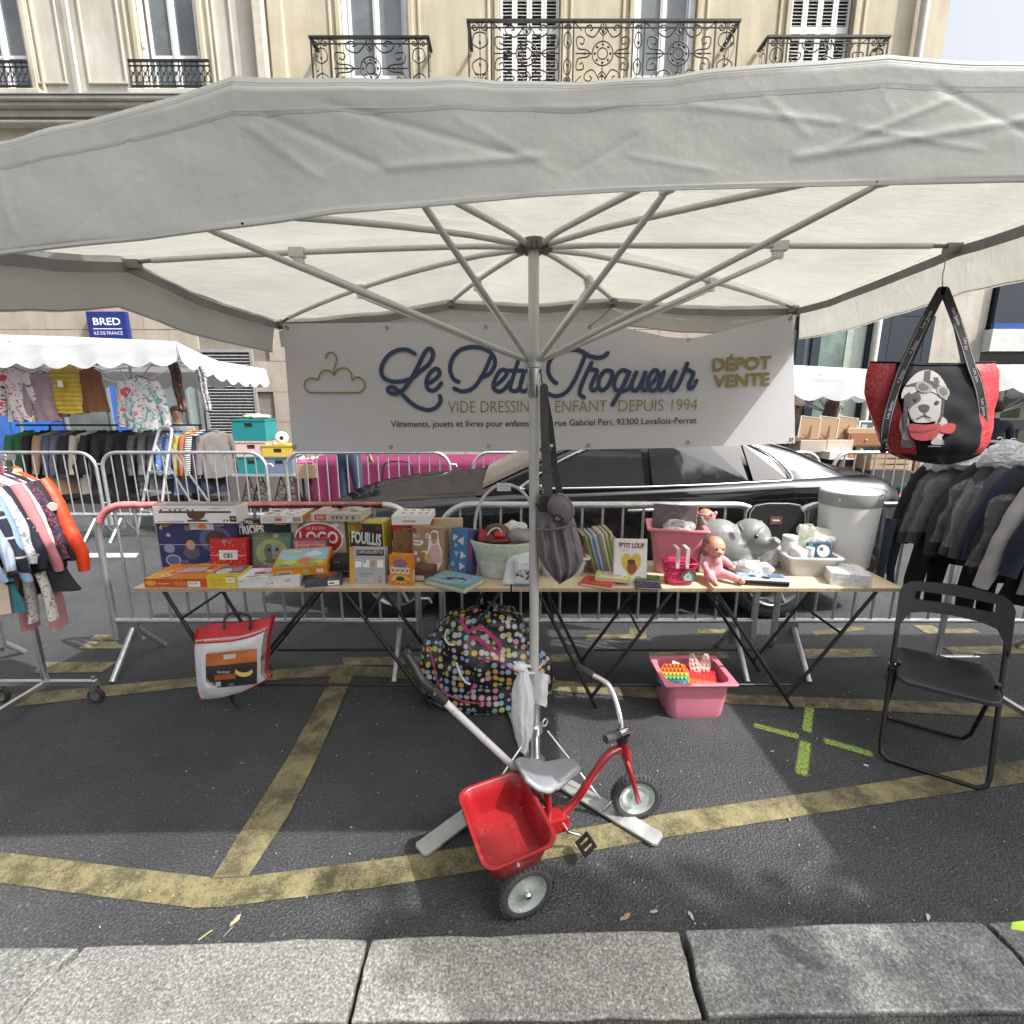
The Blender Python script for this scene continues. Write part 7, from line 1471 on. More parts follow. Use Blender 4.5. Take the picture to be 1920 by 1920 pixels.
# ---------------------------------------------------------------- clothes: patterns, garments, rails
def pattern(name, cols, scale=14, stretch=(1, 1, 1), rough=.85, kind='noise'):
    m, nt, b = _nt(name); v = mapping(nt, stretch)
    if kind == 'noise': n = noisen(nt, v, scale, 2, .5); fac = n.outputs[0]; n.inputs['Distortion'].default_value = 1.2
    elif kind == 'voronoi':
        n = nt.nodes.new('ShaderNodeTexVoronoi'); n.inputs['Scale'].default_value = scale; nt.links.new(v, n.inputs['Vector']); fac = n.outputs['Color']
    else:
        n = nt.nodes.new('ShaderNodeTexWave'); n.inputs['Scale'].default_value = scale; n.bands_direction = kind; nt.links.new(v, n.inputs['Vector']); fac = n.outputs['Fac']
    k = len(cols); lo, hi = (.28, .72) if kind == 'noise' else (.12, .9)
    r = ramp(nt, fac, [(0 if i == 0 else lo+(hi-lo)*i/k, c) for i, c in enumerate(cols)], 'CONSTANT'); nt.links.new(r.outputs[0], b.inputs['Base Color']); b.inputs['Roughness'].default_value = rough
    f = noisen(nt, v, 90, 3); bumpn(nt, b, f.outputs[0], .2, .004); return m
def cloth(c, r=.85, nm=None): return M(nm or 'cloth_%02x%02x%02x' % tuple(int(255*x) for x in c), c, r, var=.14, vs=10, bump=.25, bs=110)
_gs = [0]
def garment(name, label, cat, loc, rz, mat, hw=.20, L=.55, sl=.42, th=.055, group=None, sleeve_mat=None, quilt=0, flare=1.1, ang=18, smat2=None, parent=None, collar=True, seed=None, hook=None):
    _gs[0] += 1; sd_ = seed if seed is not None else _gs[0]*1.7
    t = thing(name, label, cat, loc, rz, group)
    def bodyf(a, b):
        an = 2*pi*a; z = -.075-(L-.02)*b; w = lerpx([(0, .07), (.06, hw*.80), (.12, hw*.93), (.4, hw*.88), (1, hw*.92*flare)], b); d = lerpx([(0, .03), (.1, th*.8), (.5, th), (1, th*1.05)], b)
        if b < .13: z = -.075-.07*(b/.13)
        p = Vec((w*cos(an), d*sin(an), z)); p += noise.noise_vector(Vec((p.x*7+sd_, p.y*7, p.z*3.5)))*.024*min(1, b*6)
        p.y += .010*sin(p.x*46+sd_+p.z*6)*b
        if quilt: r = abs(sin(p.z*pi/quilt)); p.x *= 1+.05*r; p.y *= 1+.22*r
        return p
    m = MB().grid(bodyf, 30, 26 if not quilt else 44, True, True); o = obj('body', m, mat, t)
    if sl:
        for s in (-1, 1):
            n = 12 if not quilt else 30; P = []; rr_ = []
            for k in range(n+1):
                q_ = k/n; a = R(ang)*(1-.55*q_)+R(4); P.append(Vec((s*(hw*.86+sl*q_*sin(a)+.02*q_), .008*sin(q_*5+sd_), -.125-sl*q_*cos(a)*.98))+noise.noise_vector(Vec((q_*4, s, sd_)))*.020*q_)
                r_ = lerpx([(0, th*.86), (.15, th*1.0), (.7, th*.82), (1, th*.62)], q_); rr_.append(r_*(1+(.09*abs(sin(q_*sl*pi/quilt)) if quilt else .10*noise.noise(Vec((q_*9, sd_, s))))))
            m = MB().tube(P, rr_, 12, flat=1.15); obj('sleeve', m, sleeve_mat or mat, t)
    if collar: obj('collar', MB().tube([Vec((.055*cos(a), .028*sin(a), -.072+.012*sin(a*2))) for a in [2*pi*k/14 for k in range(14)]], .013, 6, closed=True), smat2 or mat, t)
    return t
HOOKM = M('white_hanger_plastic', (.66, .66, .66), .35)
def hanger(loc, rz, label, group, mat=HOOKM, hw=.17):
    t = thing('coat_hanger', label, 'hanger', loc, rz, group)
    m = MB().tube([Vec((0, 0, -.055))]+[Vec((.018*cos(a), 0, .0+.018*sin(a))) for a in [-pi*.45+pi*1.25*k/9 for k in range(10)]], .0025, 6); obj('hook', m, CHROME, t)
    m = MB().tube([Vec((-hw, 0, -.125)), Vec((-hw*.5, 0, -.085)), Vec((0, 0, -.055)), Vec((hw*.5, 0, -.085)), Vec((hw, 0, -.125))], .006, 6); obj('shoulder_bar', m, mat, t); return t
RAIL = M('chrome_rail', (.66, .67, .68), .22, .95, .05); BLKRAIL = M('black_rail', (.02, .02, .02), .3, .4)
def rack(label, x, y0, y1, zr, half=.42, tilt=0, mat=RAIL, group='wheeled clothes rails'):
    t = thing('clothes_rail', label, 'clothes rail', (x, y0, 0), group=group); D = y1-y0
    obj('rail', MB().tube([(0, .05, zr), (0, D-.05, zr)], .0125, 10), mat, t)
    for y in (0, D):
        obj('post', MB().bb((-.0125, y-.0125, .14), (.0125, y+.0125, zr+.012)), mat, t, bevel=.003)
        obj('cross_foot', MB().bb((-half, y-.0125, .105), (half, y+.0125, .139)), mat, t, bevel=.003)
        for s in (-1, 1):
            o = obj('castor', MB().cyl((s*(half-.02), y-.012, .042), (s*(half-.02), y+.012, .042), .042, n=24), M('castor_rubber', (.03, .03, .03), .5), t)
            m = MB().cyl((s*(half-.02), y-.015, .042), (s*(half-.02), y+.015, .042), .027, n=16); m.cyl((s*(half-.02), y, .08), (s*(half-.02), y, .16), .008, n=8); m.bb((s*(half-.02)-.012, y-.022, .035), (s*(half-.02)+.012, y-.0155, .10)); m.bb((s*(half-.02)-.012, y+.0155, .035), (s*(half-.02)+.012, y+.022, .10)); obj('wheel_fork', m, RAIL, o)
    for sx in (-.0,): obj('base_bar', MB().bb((-.0125, .0126, .107), (.0125, D-.0126, .135)), mat, t)
    m = MB().bb((-.012, D+.0126, zr-.006), (.012, D+.09, zr+.02)); obj('rail_end', m, mat, t); return t
# rail of children's clothes at the left
LX, LY0, LY1, LZ = -2.64, 1.35, 2.62, 1.385
rack('chromed clothes rail on castors with children\'s clothes at the left edge', LX, LY0, LY1, LZ, .29)
ORANGE = M('orange_nylon', (.72, .055, .012), .5, var=.08, bump=.2, bs=40)
left = [  # name, words, category, material, length, sleeve, quilt
 ('puffer_jacket', 'bright orange padded jacket with round badge on its sleeve, last on the left rail', 'jacket', ORANGE, .56, .52, .055),
 ('black_coat', 'black coat hanging just in front of the orange jacket', 'coat', cloth((.014, .014, .018)), .62, .44, 0),
 ('navy_cardigan', 'navy cardigan with small red flecks next to the black coat', 'cardigan', pattern('navy_fleck', [(.015, .016, .035), (.02, .02, .045), (.3, .05, .06)], 60), .50, .42, 0),
 ('printed_shirt', 'white shirt with a faint grey print on the left rail', 'shirt', pattern('white_print', [(.46, .45, .42), (.48, .47, .44), (.26, .27, .30)], 38), .46, .46, 0),
 ('pink_coat', 'salmon pink coat between white shirt and navy floral top', 'coat', cloth((.46, .17, .19)), .54, .46, 0),
 ('navy_floral_top', 'dark navy top with big white flowers on the left rail', 'top', pattern('navy_white_flower', [(.012, .013, .024), (.012, .013, .024), (.014, .015, .03), (.55, .54, .50)], 13), .52, .43, 0),
 ('grey_floral_shirt', 'grey flecked shirt on the left rail', 'shirt', pattern('grey_fleck', [(.38, .39, .42), (.5, .5, .5), (.2, .21, .25)], 45), .50, .40, 0),
 ('chambray_shirt', 'light blue chambray shirt hanging on the left rail', 'shirt', cloth((.20, .29, .46)), .50, .46, 0),
 ('checked_coat', 'navy coat with thin white checks on the left rail', 'coat', None, .54, .44, 0),
 ('striped_shirt', 'pale blue-white striped shirt near the camera on the left rail', 'shirt', pattern('pale_stripe', [(.36, .40, .48), (.24, .31, .44)], 22, kind='X'), .46, .40, 0),
 ('rose_blouse', 'rose collared blouse nearest on the left rail', 'blouse', cloth((.56, .28, .34)), .44, .30, 0),
 ('sky_shirt', 'sky blue shirt at the near end of the left rail', 'shirt', cloth((.26, .35, .50)), .50, .42, 0)]
def check_mat():
    m, nt, b = _nt('navy_check'); v = mapping(nt); out = None
    for d, s in (('X', 3.2), ('Z', 3.2)):
        w = nt.nodes.new('ShaderNodeTexWave'); w.inputs['Scale'].default_value = s; w.bands_direction = d; nt.links.new(v, w.inputs['Vector']); r = ramp(nt, w.outputs['Fac'], [(.97, (0, 0, 0)), (.985, (1, 1, 1))]); out = r.outputs[0] if out is None else mixc(nt, 1, out, r.outputs[0], 'LIGHTEN')
    c = mixc(nt, out, (.014, .018, .036), (.45, .46, .5)); nt.links.new(c, b.inputs['Base Color']); b.inputs['Roughness'].default_value = .9; return m
CHK = check_mat(); yy = 2.655; GRP = 'children\'s clothes on the left rail'
for i, (nm, lab, cat, mat, L, sl, qu) in enumerate(left):
    yy -= .040 if i else 0; y = yy
    hanger((LX, y, LZ+.012), rr.uniform(-.05, .05), f'white hanger holding the {lab.split(" hanging")[0].split(" on the")[0].split(", last")[0].split(" near")[0].split(" at the")[0]}', 'hangers on the left rail')
    t = garment(nm, lab, cat, (LX, y, LZ+.012), rr.uniform(-.06, .06), mat or CHK, .185 if L < .5 else .20, L*.97, sl, .030 if i else .037, GRP, quilt=qu, ang=20 if i else 25)
    if i == 0: obj('sleeve_badge', MB().cyl((.272, -.055, -.245), (.276, -.064, -.247), .022, n=14), flat((.6, .58, .55)), t); obj('fur_collar', MB().tube([Vec((.06*cos(a), .035*sin(a), -.078)) for a in [2*pi*k/12 for k in range(12)]], .016, 7, closed=True).crumple(.012, 60), M('tan_fur', (.45, .32, .20), .95, bump=.8, bs=150), t)
def trousers(name, label, loc, rz, mat, w, L, group, cat='trousers'):
    t = thing(name, label, cat, loc, rz, group); m = MB()
    for s in (-1, 1): m.tube([Vec((s*w*.45, 0, 0)), Vec((s*w*.48, 0, -L*.3)), Vec((s*w*.55, .01, -L*.7)), Vec((s*w*.6, 0, -L))], [w*.50, w*.52, w*.46, w*.44], 14, flat=.45)
    m.crumple(.012, 13, 0, L*9); obj('cloth', m, mat, t); return t
trousers('pink_trousers', 'dusty pink trousers hanging low on the left rail', (LX+.10, 2.58, .90), .1, cloth((.52, .25, .27)), .12, .42, GRP)
trousers('white_printed_trousers', 'white spotted trousers hanging below the chambray shirt on the left rail', (LX+.22, 2.46, .83), .2, pattern('white_spot', [(.55, .54, .52), (.57, .56, .53), (.2, .2, .22)], 50), .07, .26, GRP)
garment('black_skirt', 'black flared skirt below the pink coat on the left rail', 'skirt', (LX+.20, 2.55, .98), .2, cloth((.013, .013, .016)), .11, .22, 0, .05, GRP, flare=1.5, collar=False)
garment('teal_skirt', 'teal and beige pleated skirt at the near left of the rail', 'skirt', (LX+.17, 2.30, .98), .2, pattern('teal_beige', [(.02, .12, .15), (.03, .05, .09), (.45, .36, .28)], 3, kind='X'), .10, .22, 0, .05, GRP, flare=1.3, collar=False)
t = tag(obj('paper_sign', MB().bb((LX-.11, 2.36, LZ+.02), (LX+.03, 2.363, LZ+.20)), flat((.62, .64, .68))), 'white paper sign standing on the left clothes rail', 'sign')

# rail of dark coats in clear covers at the right
RX, RY0, RY1, RZ = 2.63, 1.25, 2.90, 1.46
rack('chromed clothes rail on castors with dark coats behind the folding chair', RX, RY0, RY1, RZ, .26)
right_ = [('black wool coat at the far end of the right rail, below the tote bag', (.012, .012, .014), .66, .50), ('charcoal jacket in a clear cover, second on the right rail', (.045, .046, .05), .60, .48), ('dark grey jacket in a clear cover, third on the right rail', (.055, .056, .06), .58, .48), ('black jacket with plain cuffs in the middle of the right rail', (.02, .02, .022), .58, .50),
          ('anthracite coat in a clear cover right of the rail post', (.045, .05, .056), .62, .48), ('slate grey jacket in a clear cover near the right edge', (.055, .06, .068), .62, .48), ('navy blue blazer near the right edge of the picture', (.010, .016, .045), .60, .46), ('black long coat at the right edge', (.010, .010, .012), .70, .48), ('pale grey cardigan cut by the right edge of the picture', (.36, .35, .34), .62, .56), ('dark navy coat nearest the camera on the right rail', (.012, .016, .035), .66, .48)]
COVER = M('garment_cover_film', (.70, .72, .74), .18, var=.05, alpha=.11, spec=1, bump=1.0, bs=11, dist=.03); GR = 'dark coats on the right rail'; yy = 2.93
for i, (lab, c, L, sl) in enumerate(right_):
    yy -= .075; hanger((RX, yy, RZ+.012), rr.uniform(-.06, .06), f'black hanger holding the {lab.split(", ")[0]}', 'hangers on the right rail', BLACKP, .19)
    t = garment('coat' if i != 8 else 'cardigan', lab, 'coat' if i != 8 else 'cardigan', (RX, yy, RZ+.012), rr.uniform(-.10, .10), cloth(c), .26, L, sl, .046, GR, ang=34)
    if 'cover' in lab or i in (7,):
        m = MB().grid(lambda a, b: Vec(((.11+.26*min(1, b*3)+.09*b)*cos(2*pi*a), .062*sin(2*pi*a), -.06-(L*.70)*b)), 30, 22, False, True); m.crumple(.022, 9, 0, i*3.3); m.crumple(.008, 30, 0, i); tag(obj('garment_cover', m, COVER, None), 'clear crinkled cover over the ' + lab.split(' in a')[0], 'garment cover', 'clear covers on the right rail'); bpy.context.scene.objects[-1] if 0 else None
        cvo = [o for o in bpy.data.objects if o.name.startswith('garment_cover')][-1]; cvo.location = (RX, yy, RZ)
m = MB(); r2 = random.Random(8)
FOIL = M('bunched_clear_film', (.74, .78, .80), .10, var=.12, alpha=.8, spec=1, bump=.9, bs=18, dist=.03)
for i, (x, y, z, rx) in enumerate(((RX-.20, 2.74, RZ-.09, .20), (RX-.12, 2.52, RZ-.06, .17))):
    m = MB().ball((0, 0, 0), (rx, .12, .07), 26); m.crumple(.045, 9, 0, i*5); m.crumple(.02, 28, 0, i); m.s = [False]*len(m.s); o = tag(obj('bunched_film', m, FOIL), ('bunched shiny clear film on the coat shoulders beside the tote bag', 'bunched shiny clear film on the coat shoulders at the right edge')[i], 'plastic film', 'clear covers on the right rail'); o.location = (x, y, z)
trousers('black_trousers', 'wide black trousers hanging under the tote bag on the right rail', (RX-.24, 2.80, 1.0), .1, cloth((.011, .011, .012)), .12, .48, GR); trousers('jeans', 'dark blue jeans with white hem at the far left of the right rail', (RX-.44, 2.84, 1.02), .1, cloth((.035, .045, .075)), .06, .42, GR)
trousers('black_trousers', 'black trousers right of the rail post on the right rail', (RX-.06, 2.66, 1.0), .1, cloth((.009, .009, .010)), .11, .46, GR)

# ---------------------------------------------------------------- black saloon car in the road
CY = 4.64
car = thing('saloon_car', 'shiny black saloon car driving past behind the tables', 'car', (.7, CY, 0))
CARP = M('black_car_paint', (.005, .005, .006), .10, var=.05, coat=0, spec=.04); _n = CARP.node_tree; _f = _n.nodes.new('ShaderNodeFresnel'); _m = _n.nodes.new('ShaderNodeMath'); _m.operation = 'MINIMUM'; _m.inputs[1].default_value = .17; _g = _n.nodes.new('ShaderNodeBsdfGlossy'); _g.inputs['Roughness'].default_value = .06; _d = _n.nodes.new('ShaderNodeBsdfDiffuse'); _d.inputs[0].default_value = (.006, .006, .007, 1); _x = _n.nodes.new('ShaderNodeMixShader'); _n.links.new(_f.outputs[0], _m.inputs[0]); _n.links.new(_m.outputs[0], _x.inputs[0]); _n.links.new(_d.outputs[0], _x.inputs[1]); _n.links.new(_g.outputs[0], _x.inputs[2]); _n.links.new(_x.outputs[0], _n.nodes['Material Output'].inputs[0]); CGL = M('dark_car_glass', (.012, .014, .016), .03, var=.1, spec=.9); CARK = M('wheel_arch_black', (.006, .006, .006), .9)
ST = [(-1.70, .50, .36, .60, .62), (-1.66, .66, .30, .70, .72), (-1.55, .80, .24, .77, .81), (-1.3, .88, .22, .83, .88), (-.9, .915, .22, .89, .945), (-.3, .92, .21, .945, .99), (0, .92, .21, .975, 1.01), (.8, .925, .21, 1.015, 1.03), (1.6, .925, .21, 1.055, 1.06), (2.1, .92, .21, 1.09, 1.09), (2.5, .90, .23, 1.10, 1.125), (2.85, .86, .28, 1.065, 1.11), (3.0, .80, .34, .99, 1.06), (3.08, .68, .42, .84, .90), (3.10, .56, .5, .7, .72)]
def stv(x, k): return lerpx([(s[0], s[k]) for s in ST], x)
WX = (-.90, 2.03); WR = .33
def carp(a, b):
    x = -1.70+4.80*(b*b*(3-2*b)*.35+b*.65); w, zl, sh, tp = (stv(x, k) for k in (1, 2, 3, 4))
    arch = 0
    for wx in WX:
        if abs(x-wx) < WR+.05: arch = max(arch, WR+math.sqrt(max(0, (WR+.05)**2-(x-wx)**2))-.0)
    zl = max(zl, arch)
    sec = [(-w*.95, zl), (-w*.99, max(zl, .42)), (-w, max(zl, .60)), (-w*.985, max(zl, sh-.13)), (-w*.965, sh-.06), (-w*.92, sh), (-w*.72, tp-.008), (-w*.35, tp+.004), (0, tp+.008)]
    sec = sec+[(-y, z) for y, z in sec[::-1][1:]]; t_ = a*(len(sec)-1); i = min(int(t_), len(sec)-2); f = t_-i
    y = sec[i][0]+(sec[i+1][0]-sec[i][0])*f; z = sec[i][1]+(sec[i+1][1]-sec[i][1])*f; return Vec((x, CY+y, z))
m = MB().grid(carp, 32, 120); m.poly([carp(k/32, 0) for k in range(33)]); m.poly([carp(k/32, 1) for k in range(32, -1, -1)]); obj('body', m, CARP, car, world=True)
GH = [(-.28, .80, 1.0, .78, 1.005), (.10, .82, 1.0, .74, 1.18), (.60, .83, 1.02, .67, 1.385), (.95, .83, 1.03, .645, 1.445), (1.35, .83, 1.045, .635, 1.46), (1.8, .82, 1.065, .64, 1.42), (2.2, .80, 1.09, .66, 1.31), (2.62, .76, 1.115, .70, 1.125)]
def gv(x, k): return lerpx([(g[0], g[k]) for g in GH], x)
def gside(x, z, s=-1):
    hb, zb, ht, zr = (gv(x, k) for k in (1, 2, 3, 4)); f = max(0, min(1, (z-zb)/max(.01, zr-.03-zb))); return Vec((x, CY+s*(hb+(ht-hb)*f**1.15), z))
def ghp(a, b):
    x = -.28+2.90*b; hb, zb, ht, zr = (gv(x, k) for k in (1, 2, 3, 4)); zb -= .03; sec = [(-hb, zb), (-hb+(hb-ht)*.45, zb+(zr-.03-zb)*.52), (-ht, zr-.03), (-ht*.8, zr-.006), (0, zr+.012)]; sec = sec+[(-y, z) for y, z in sec[::-1][1:]]
    t_ = a*(len(sec)-1); i = min(int(t_), len(sec)-2); f = t_-i; return Vec((x, CY+sec[i][0]+(sec[i+1][0]-sec[i][0])*f, sec[i][1]+(sec[i+1][1]-sec[i][1])*f))
obj('roof', MB().grid(ghp, 32, 50), CARP, car, world=True)
def pane(name, outline, off=.012, mat=CGL, s=-1):
    m = MB(); P = [gside(x, z, s)+Vec((0, s*off, 0)) for x, z in outline]; Q = [p+Vec((0, -s*.02, 0)) for p in P]; n = len(P)
    m.add(P+Q, [tuple(range(n)) if s < 0 else tuple(range(n-1, -1, -1))]+[(i, (i+1) % n, n+(i+1) % n, n+i) for i in range(n)], False); return obj(name, m, mat, car, world=True)
for s in (-1, 1):
    pane('side_window', [(.12, 1.035), (1.00, 1.055), (.98, 1.40), (.80, 1.385), (.55, 1.30), (.30, 1.18)], s=s); pane('side_window', [(1.06, 1.058), (1.78, 1.085), (1.72, 1.365), (1.45, 1.395), (1.04, 1.405)], s=s); pane('quarter_window', [(1.82, 1.087), (2.08, 1.10), (2.07, 1.16), (1.98, 1.25), (1.77, 1.355)], s=s)
    P = [gside(x, z, s)+Vec((0, s*.018, 0)) for x, z in [(.04, 1.022), (.5, 1.032), (1.0, 1.042), (1.5, 1.06), (2.10, 1.088)]]; obj('chrome_strip', MB().tube(P, .011, 6), CHROME, car, world=True)
    P = smooth([gside(x, z, s)+Vec((0, s*.016, 0)) for x, z in [(.04, 1.022), (.30, 1.19), (.56, 1.315), (.82, 1.40), (1.2, 1.42), (1.6, 1.395), (1.9, 1.32), (2.04, 1.22), (2.11, 1.13), (2.11, 1.09)]], 4); obj('chrome_frame', MB().tube(P, .010, 6), CHROME, car, world=True)
    for x in (.86, 1.72): m = MB().tube([Vec((x, CY+s*.935, .88)), Vec((x+.05, CY+s*.955, .885)), Vec((x+.18, CY+s*.955, .89)), Vec((x+.22, CY+s*.935, .89))], .013, 6); obj('door_handle', m, CHROME, car, world=True)
    for x in (.02, 1.02, 1.98): m = MB().tube([carp(.07 if s < 0 else .93, 0)*0+Vec((x, CY+s*(stv(x, 1)*.999), z)) for z in (.30, .5, .62, .8)], .003, 4); obj('door_gap', m, CARK, car, world=True)
    m = MB().ball(Vec((.16, CY+s*1.02, 1.05)), (.07, .11, .07), 12); m.tube([Vec((.18, CY+s*.93, .99)), Vec((.17, CY+s*1.0, 1.02))], .02, 6); obj('wing_mirror', m, CARP, car, world=True)
    m = MB().ball(Vec((2.965, CY+s*.70, .92)), (.085, .085, .07), 14); obj('tail_light', m, M('red_tail_light', (.55, .02, .03), .12, coat=.8), car, world=True); m = MB().ball(Vec((-1.50, CY+s*.70, .70)), (.17, .13, .075), 14); obj('headlight', m, M('headlight_glass', (.45, .47, .48), .05, .5), car, world=True)
m = MB().grid(lambda a, b: ghp(.28+.44*a, .02+.26*b)+Vec((-.008, 0, .008)), 12, 8); obj('windscreen', m, CGL, car, world=True); m = MB().grid(lambda a, b: ghp(.28+.44*a, .76+.22*b)+Vec((.006, 0, .008)), 12, 8); obj('rear_window', m, CGL, car, world=True)
obj('underbody', MB().bb((-1.45, CY-.70, .22), (2.9, CY+.70, .60)), CARK, car, world=True)
for wx in WX:
    for s in (-1, 1):
        c = Vec((wx, CY+s*.80, WR)); rt = Matrix.Rotation(pi/2, 3, 'X'); m = MB().lathe([(.22, -.10), (.30, -.11), (.325, -.07), (WR, 0), (.325, .07), (.30, .11), (.22, .10)], c, 36, rt, hollow=True); o = obj('wheel', m, RUBBER, car, world=True)
        d = MB().lathe([(.225, -.09), (.22, -.115), (.205, -.10), (.20, -.03), (.05, -.02), (.05, .02), (.20, .03), (.205, .10), (.22, .115), (.225, .09)], c, 36, rt, hollow=True)
        for k in range(5):
            for e in (-.12, .12): a = 2*pi*k/5; d.tube([c+Vec((.04*cos(a), s*.085, .04*sin(a))), c+Vec((.205*cos(a+e), s*.10, .205*sin(a+e)))], [.022, .016], 6)
        d.cyl(c+Vec((0, s*.02, 0)), c+Vec((0, s*.10, 0)), .05, n=14); obj('rim', d, M('alloy_wheel', (.32, .33, .34), .3, .7), o, world=True)
# ---------------------------------------------------------------- people
def person(label, loc, rz, top, leg, hair_c, style='short', h=1.70, arms=(0, 0), skin=(.50, .30, .22), hat=None, lean=0, cat='person'):
    t = thing('person', label, cat, loc, rz); t.rotation_euler = (R(lean), 0, rz); k = h/1.70
    me = bpy.data.meshes.new('body'); V_ = []; E_ = []; Rr = []
    def v(p, r): V_.append(Vec(p)*k); Rr.append(r*k); return len(V_)-1
    pel = v((0, 0, .93), .155); wa = v((0, 0, 1.08), .135); che = v((0, -.01, 1.27), .165); nb_ = v((0, 0, 1.42), .075); nk = v((0, -.01, 1.48), .055); hd = v((0, -.025, 1.58), .085); cr = v((0, -.02, 1.645), .078)
    E_ += [(pel, wa), (wa, che), (che, nb_), (nb_, nk), (nk, hd), (hd, cr)]
    for s, a in ((-1, arms[0]), (1, arms[1])):
        h1 = v((s*.095, 0, .84), .095); kn = v((s*.10, -.015, .48), .062); an = v((s*.10, .02, .08), .042); to = v((s*.11, -.12, .035), .035); E_ += [(pel, h1), (h1, kn), (kn, an), (an, to)]
        sh = v((s*.185, 0, 1.375), .065); el = v((s*.235, -.02-.10*a, 1.12), .048); 
        ha = v((s*(.24-.08*a), -.03-.30*a, .89+.23*a), .034); pa = v((s*(.24-.09*a), -.05-.37*a, .83+.28*a), .036); E_ += [(che, sh), (sh, el), (el, ha), (ha, pa)]
        for q_ in range(4): f1 = v((s*(.24-.09*a)+(q_-1.5)*.018, -.06-.44*a, .76+.33*a), .0095); f2 = v((s*(.24-.09*a)+(q_-1.5)*.019, -.07-.47*a+(.02*a), .725+.335*a), .008); E_ += [(pa, f1), (f1, f2)]
        th_ = v((s*(.20-.09*a), -.09-.40*a, .79+.30*a), .010); E_ += [(pa, th_)]
    me.from_pydata([tuple(p) for p in V_], E_, []); tmp = bpy.data.objects.new('tmp_body', me); COL.objects.link(tmp); md = tmp.modifiers.new('skin', 'SKIN'); sv = me.skin_vertices[0].data
    for i, r in enumerate(Rr): sv[i].radius = (r, r*(.78 if i in (0, 1, 2) else 1)); sv[i].use_root = (i == 0)
    md = tmp.modifiers.new('sub', 'SUBSURF'); md.levels = 2; dg = bpy.context.evaluated_depsgraph_get(); ev = tmp.evaluated_get(dg); m2 = bpy.data.meshes.new_from_object(ev); bpy.data.objects.remove(tmp)
    m2.materials.clear()
    for mm in (cloth(top), cloth(leg), M('skin_%d' % int(skin[0]*100), skin, .5, var=.08), BLACKP): m2.materials.append(mm)
    for p in m2.polygons:
        z = p.center.z/k; x = abs(p.center.x)/k; y = p.center.y/k; a = arms[0]
        hand = (x > .12 and ((a < .3 and z < .90 and x > .17) or (a >= .3 and y < -.30*a)))
        p.material_index = 2 if (z > 1.445 or hand) else (3 if z < .08 else (1 if z < .97 and not x > .19 else 0)); p.use_smooth = True
    o = link(bpy.data.objects.new('body', m2), t)
    m = MB().ball(Vec((0, -.118, 1.575))*k, (.012*k, .018*k, .020*k), 8); obj('nose', m, m2.materials[2], t); m = MB()
    for s in (-1, 1): m.ball(Vec((s*.032, -.103, 1.605))*k, (.013*k, .007*k, .007*k), 8)
    obj('eyes', m, flat((.03, .02, .02), .2), t); obj('mouth', MB().ball(Vec((0, -.104, 1.535))*k, (.022*k, .007*k, .006*k), 8), flat((.35, .12, .11)), t); m = MB()
    for s in (-1, 1): m.ball(Vec((s*.088, -.01, 1.585))*k, (.012*k, .02*k, .03*k), 8)
    obj('ears', m, m2.materials[2], t)
    HM = M('hair_%02x%02x' % (int(hair_c[0]*255), int(hair_c[1]*255)), hair_c, .5, var=.35, vs=40, bump=.4, bs=90)
    if hat: m = MB().lathe([(.102, 1.61), (.108, 1.635), (.102, 1.67), (.075, 1.715), (.03, 1.735)], (0, -.015, 0), 20); m.v = [p*k for p in m.v]; obj('woolly_hat', m, cloth(hat), t)
    m = MB().ball(Vec((0, .012, 1.625))*k, (.104*k, .108*k, .098*k), 18)
    m.v = [p if not (p.y < -.055*k and p.z < 1.65*k) else Vec((p.x, -.055*k+(p.y+.055*k)*.15, p.z)) for p in m.v]
    if style == 'long': 
        for q_ in range(9): a = pi*(.05+.9*q_/8); m.tube([Vec((.095*cos(a), .075*sin(a)-.01, 1.62))*k, Vec((.115*cos(a), .105*sin(a)-.01, 1.50))*k, Vec((.13*cos(a), .125*sin(a), 1.33))*k], [.038*k, .042*k, .018*k], 7)
    m.crumple(.010, 22, 0, h*7); obj('hair', m, HM, t); return t
HY = 8.0
def at_head(px, py, Y, h): p = ony(px, py, Y); return (p.x, Y, max(.0, p.z-h*.94))
p_ = at_head(1492, 762, 7.9, 1.66); person('man in a white woolly hat looking right under the far right awning', p_, R(55), (.16, .17, .17), (.05, .06, .09), (.05, .035, .025), h=1.66, hat=(.62, .62, .60), skin=(.36, .22, .16))
p_ = at_head(1562, 768, 7.7, 1.66); person('woman with long brown hair and black top behind the picture frames', p_, R(68), (.012, .012, .014), (.03, .03, .04), (.075, .042, .028), 'long', h=1.66, arms=(.8, .8))
p_ = at_head(1868, 770, 7.4, 1.66); person('person in dark navy clothes bending behind the tote bag at the far right stall', p_, R(140), (.014, .018, .03), (.02, .02, .03), (.03, .022, .02), h=1.66, arms=(.6, .6), lean=8)
p_ = at_head(331, 777, 7.9, 1.56); person('woman with short brown hair and white top behind the far clothes rail', p_, R(35), (.55, .55, .56), (.05, .06, .10), (.12, .07, .04), h=1.56, skin=(.55, .36, .27))
person('person in blue jeans standing at the magenta table, head hidden by the banner', (ony(655, 880, 6.75).x, 6.75, .0), R(170), (.05, .06, .10), (.025, .038, .075), (.06, .04, .03), h=1.72, arms=(.3, .3))

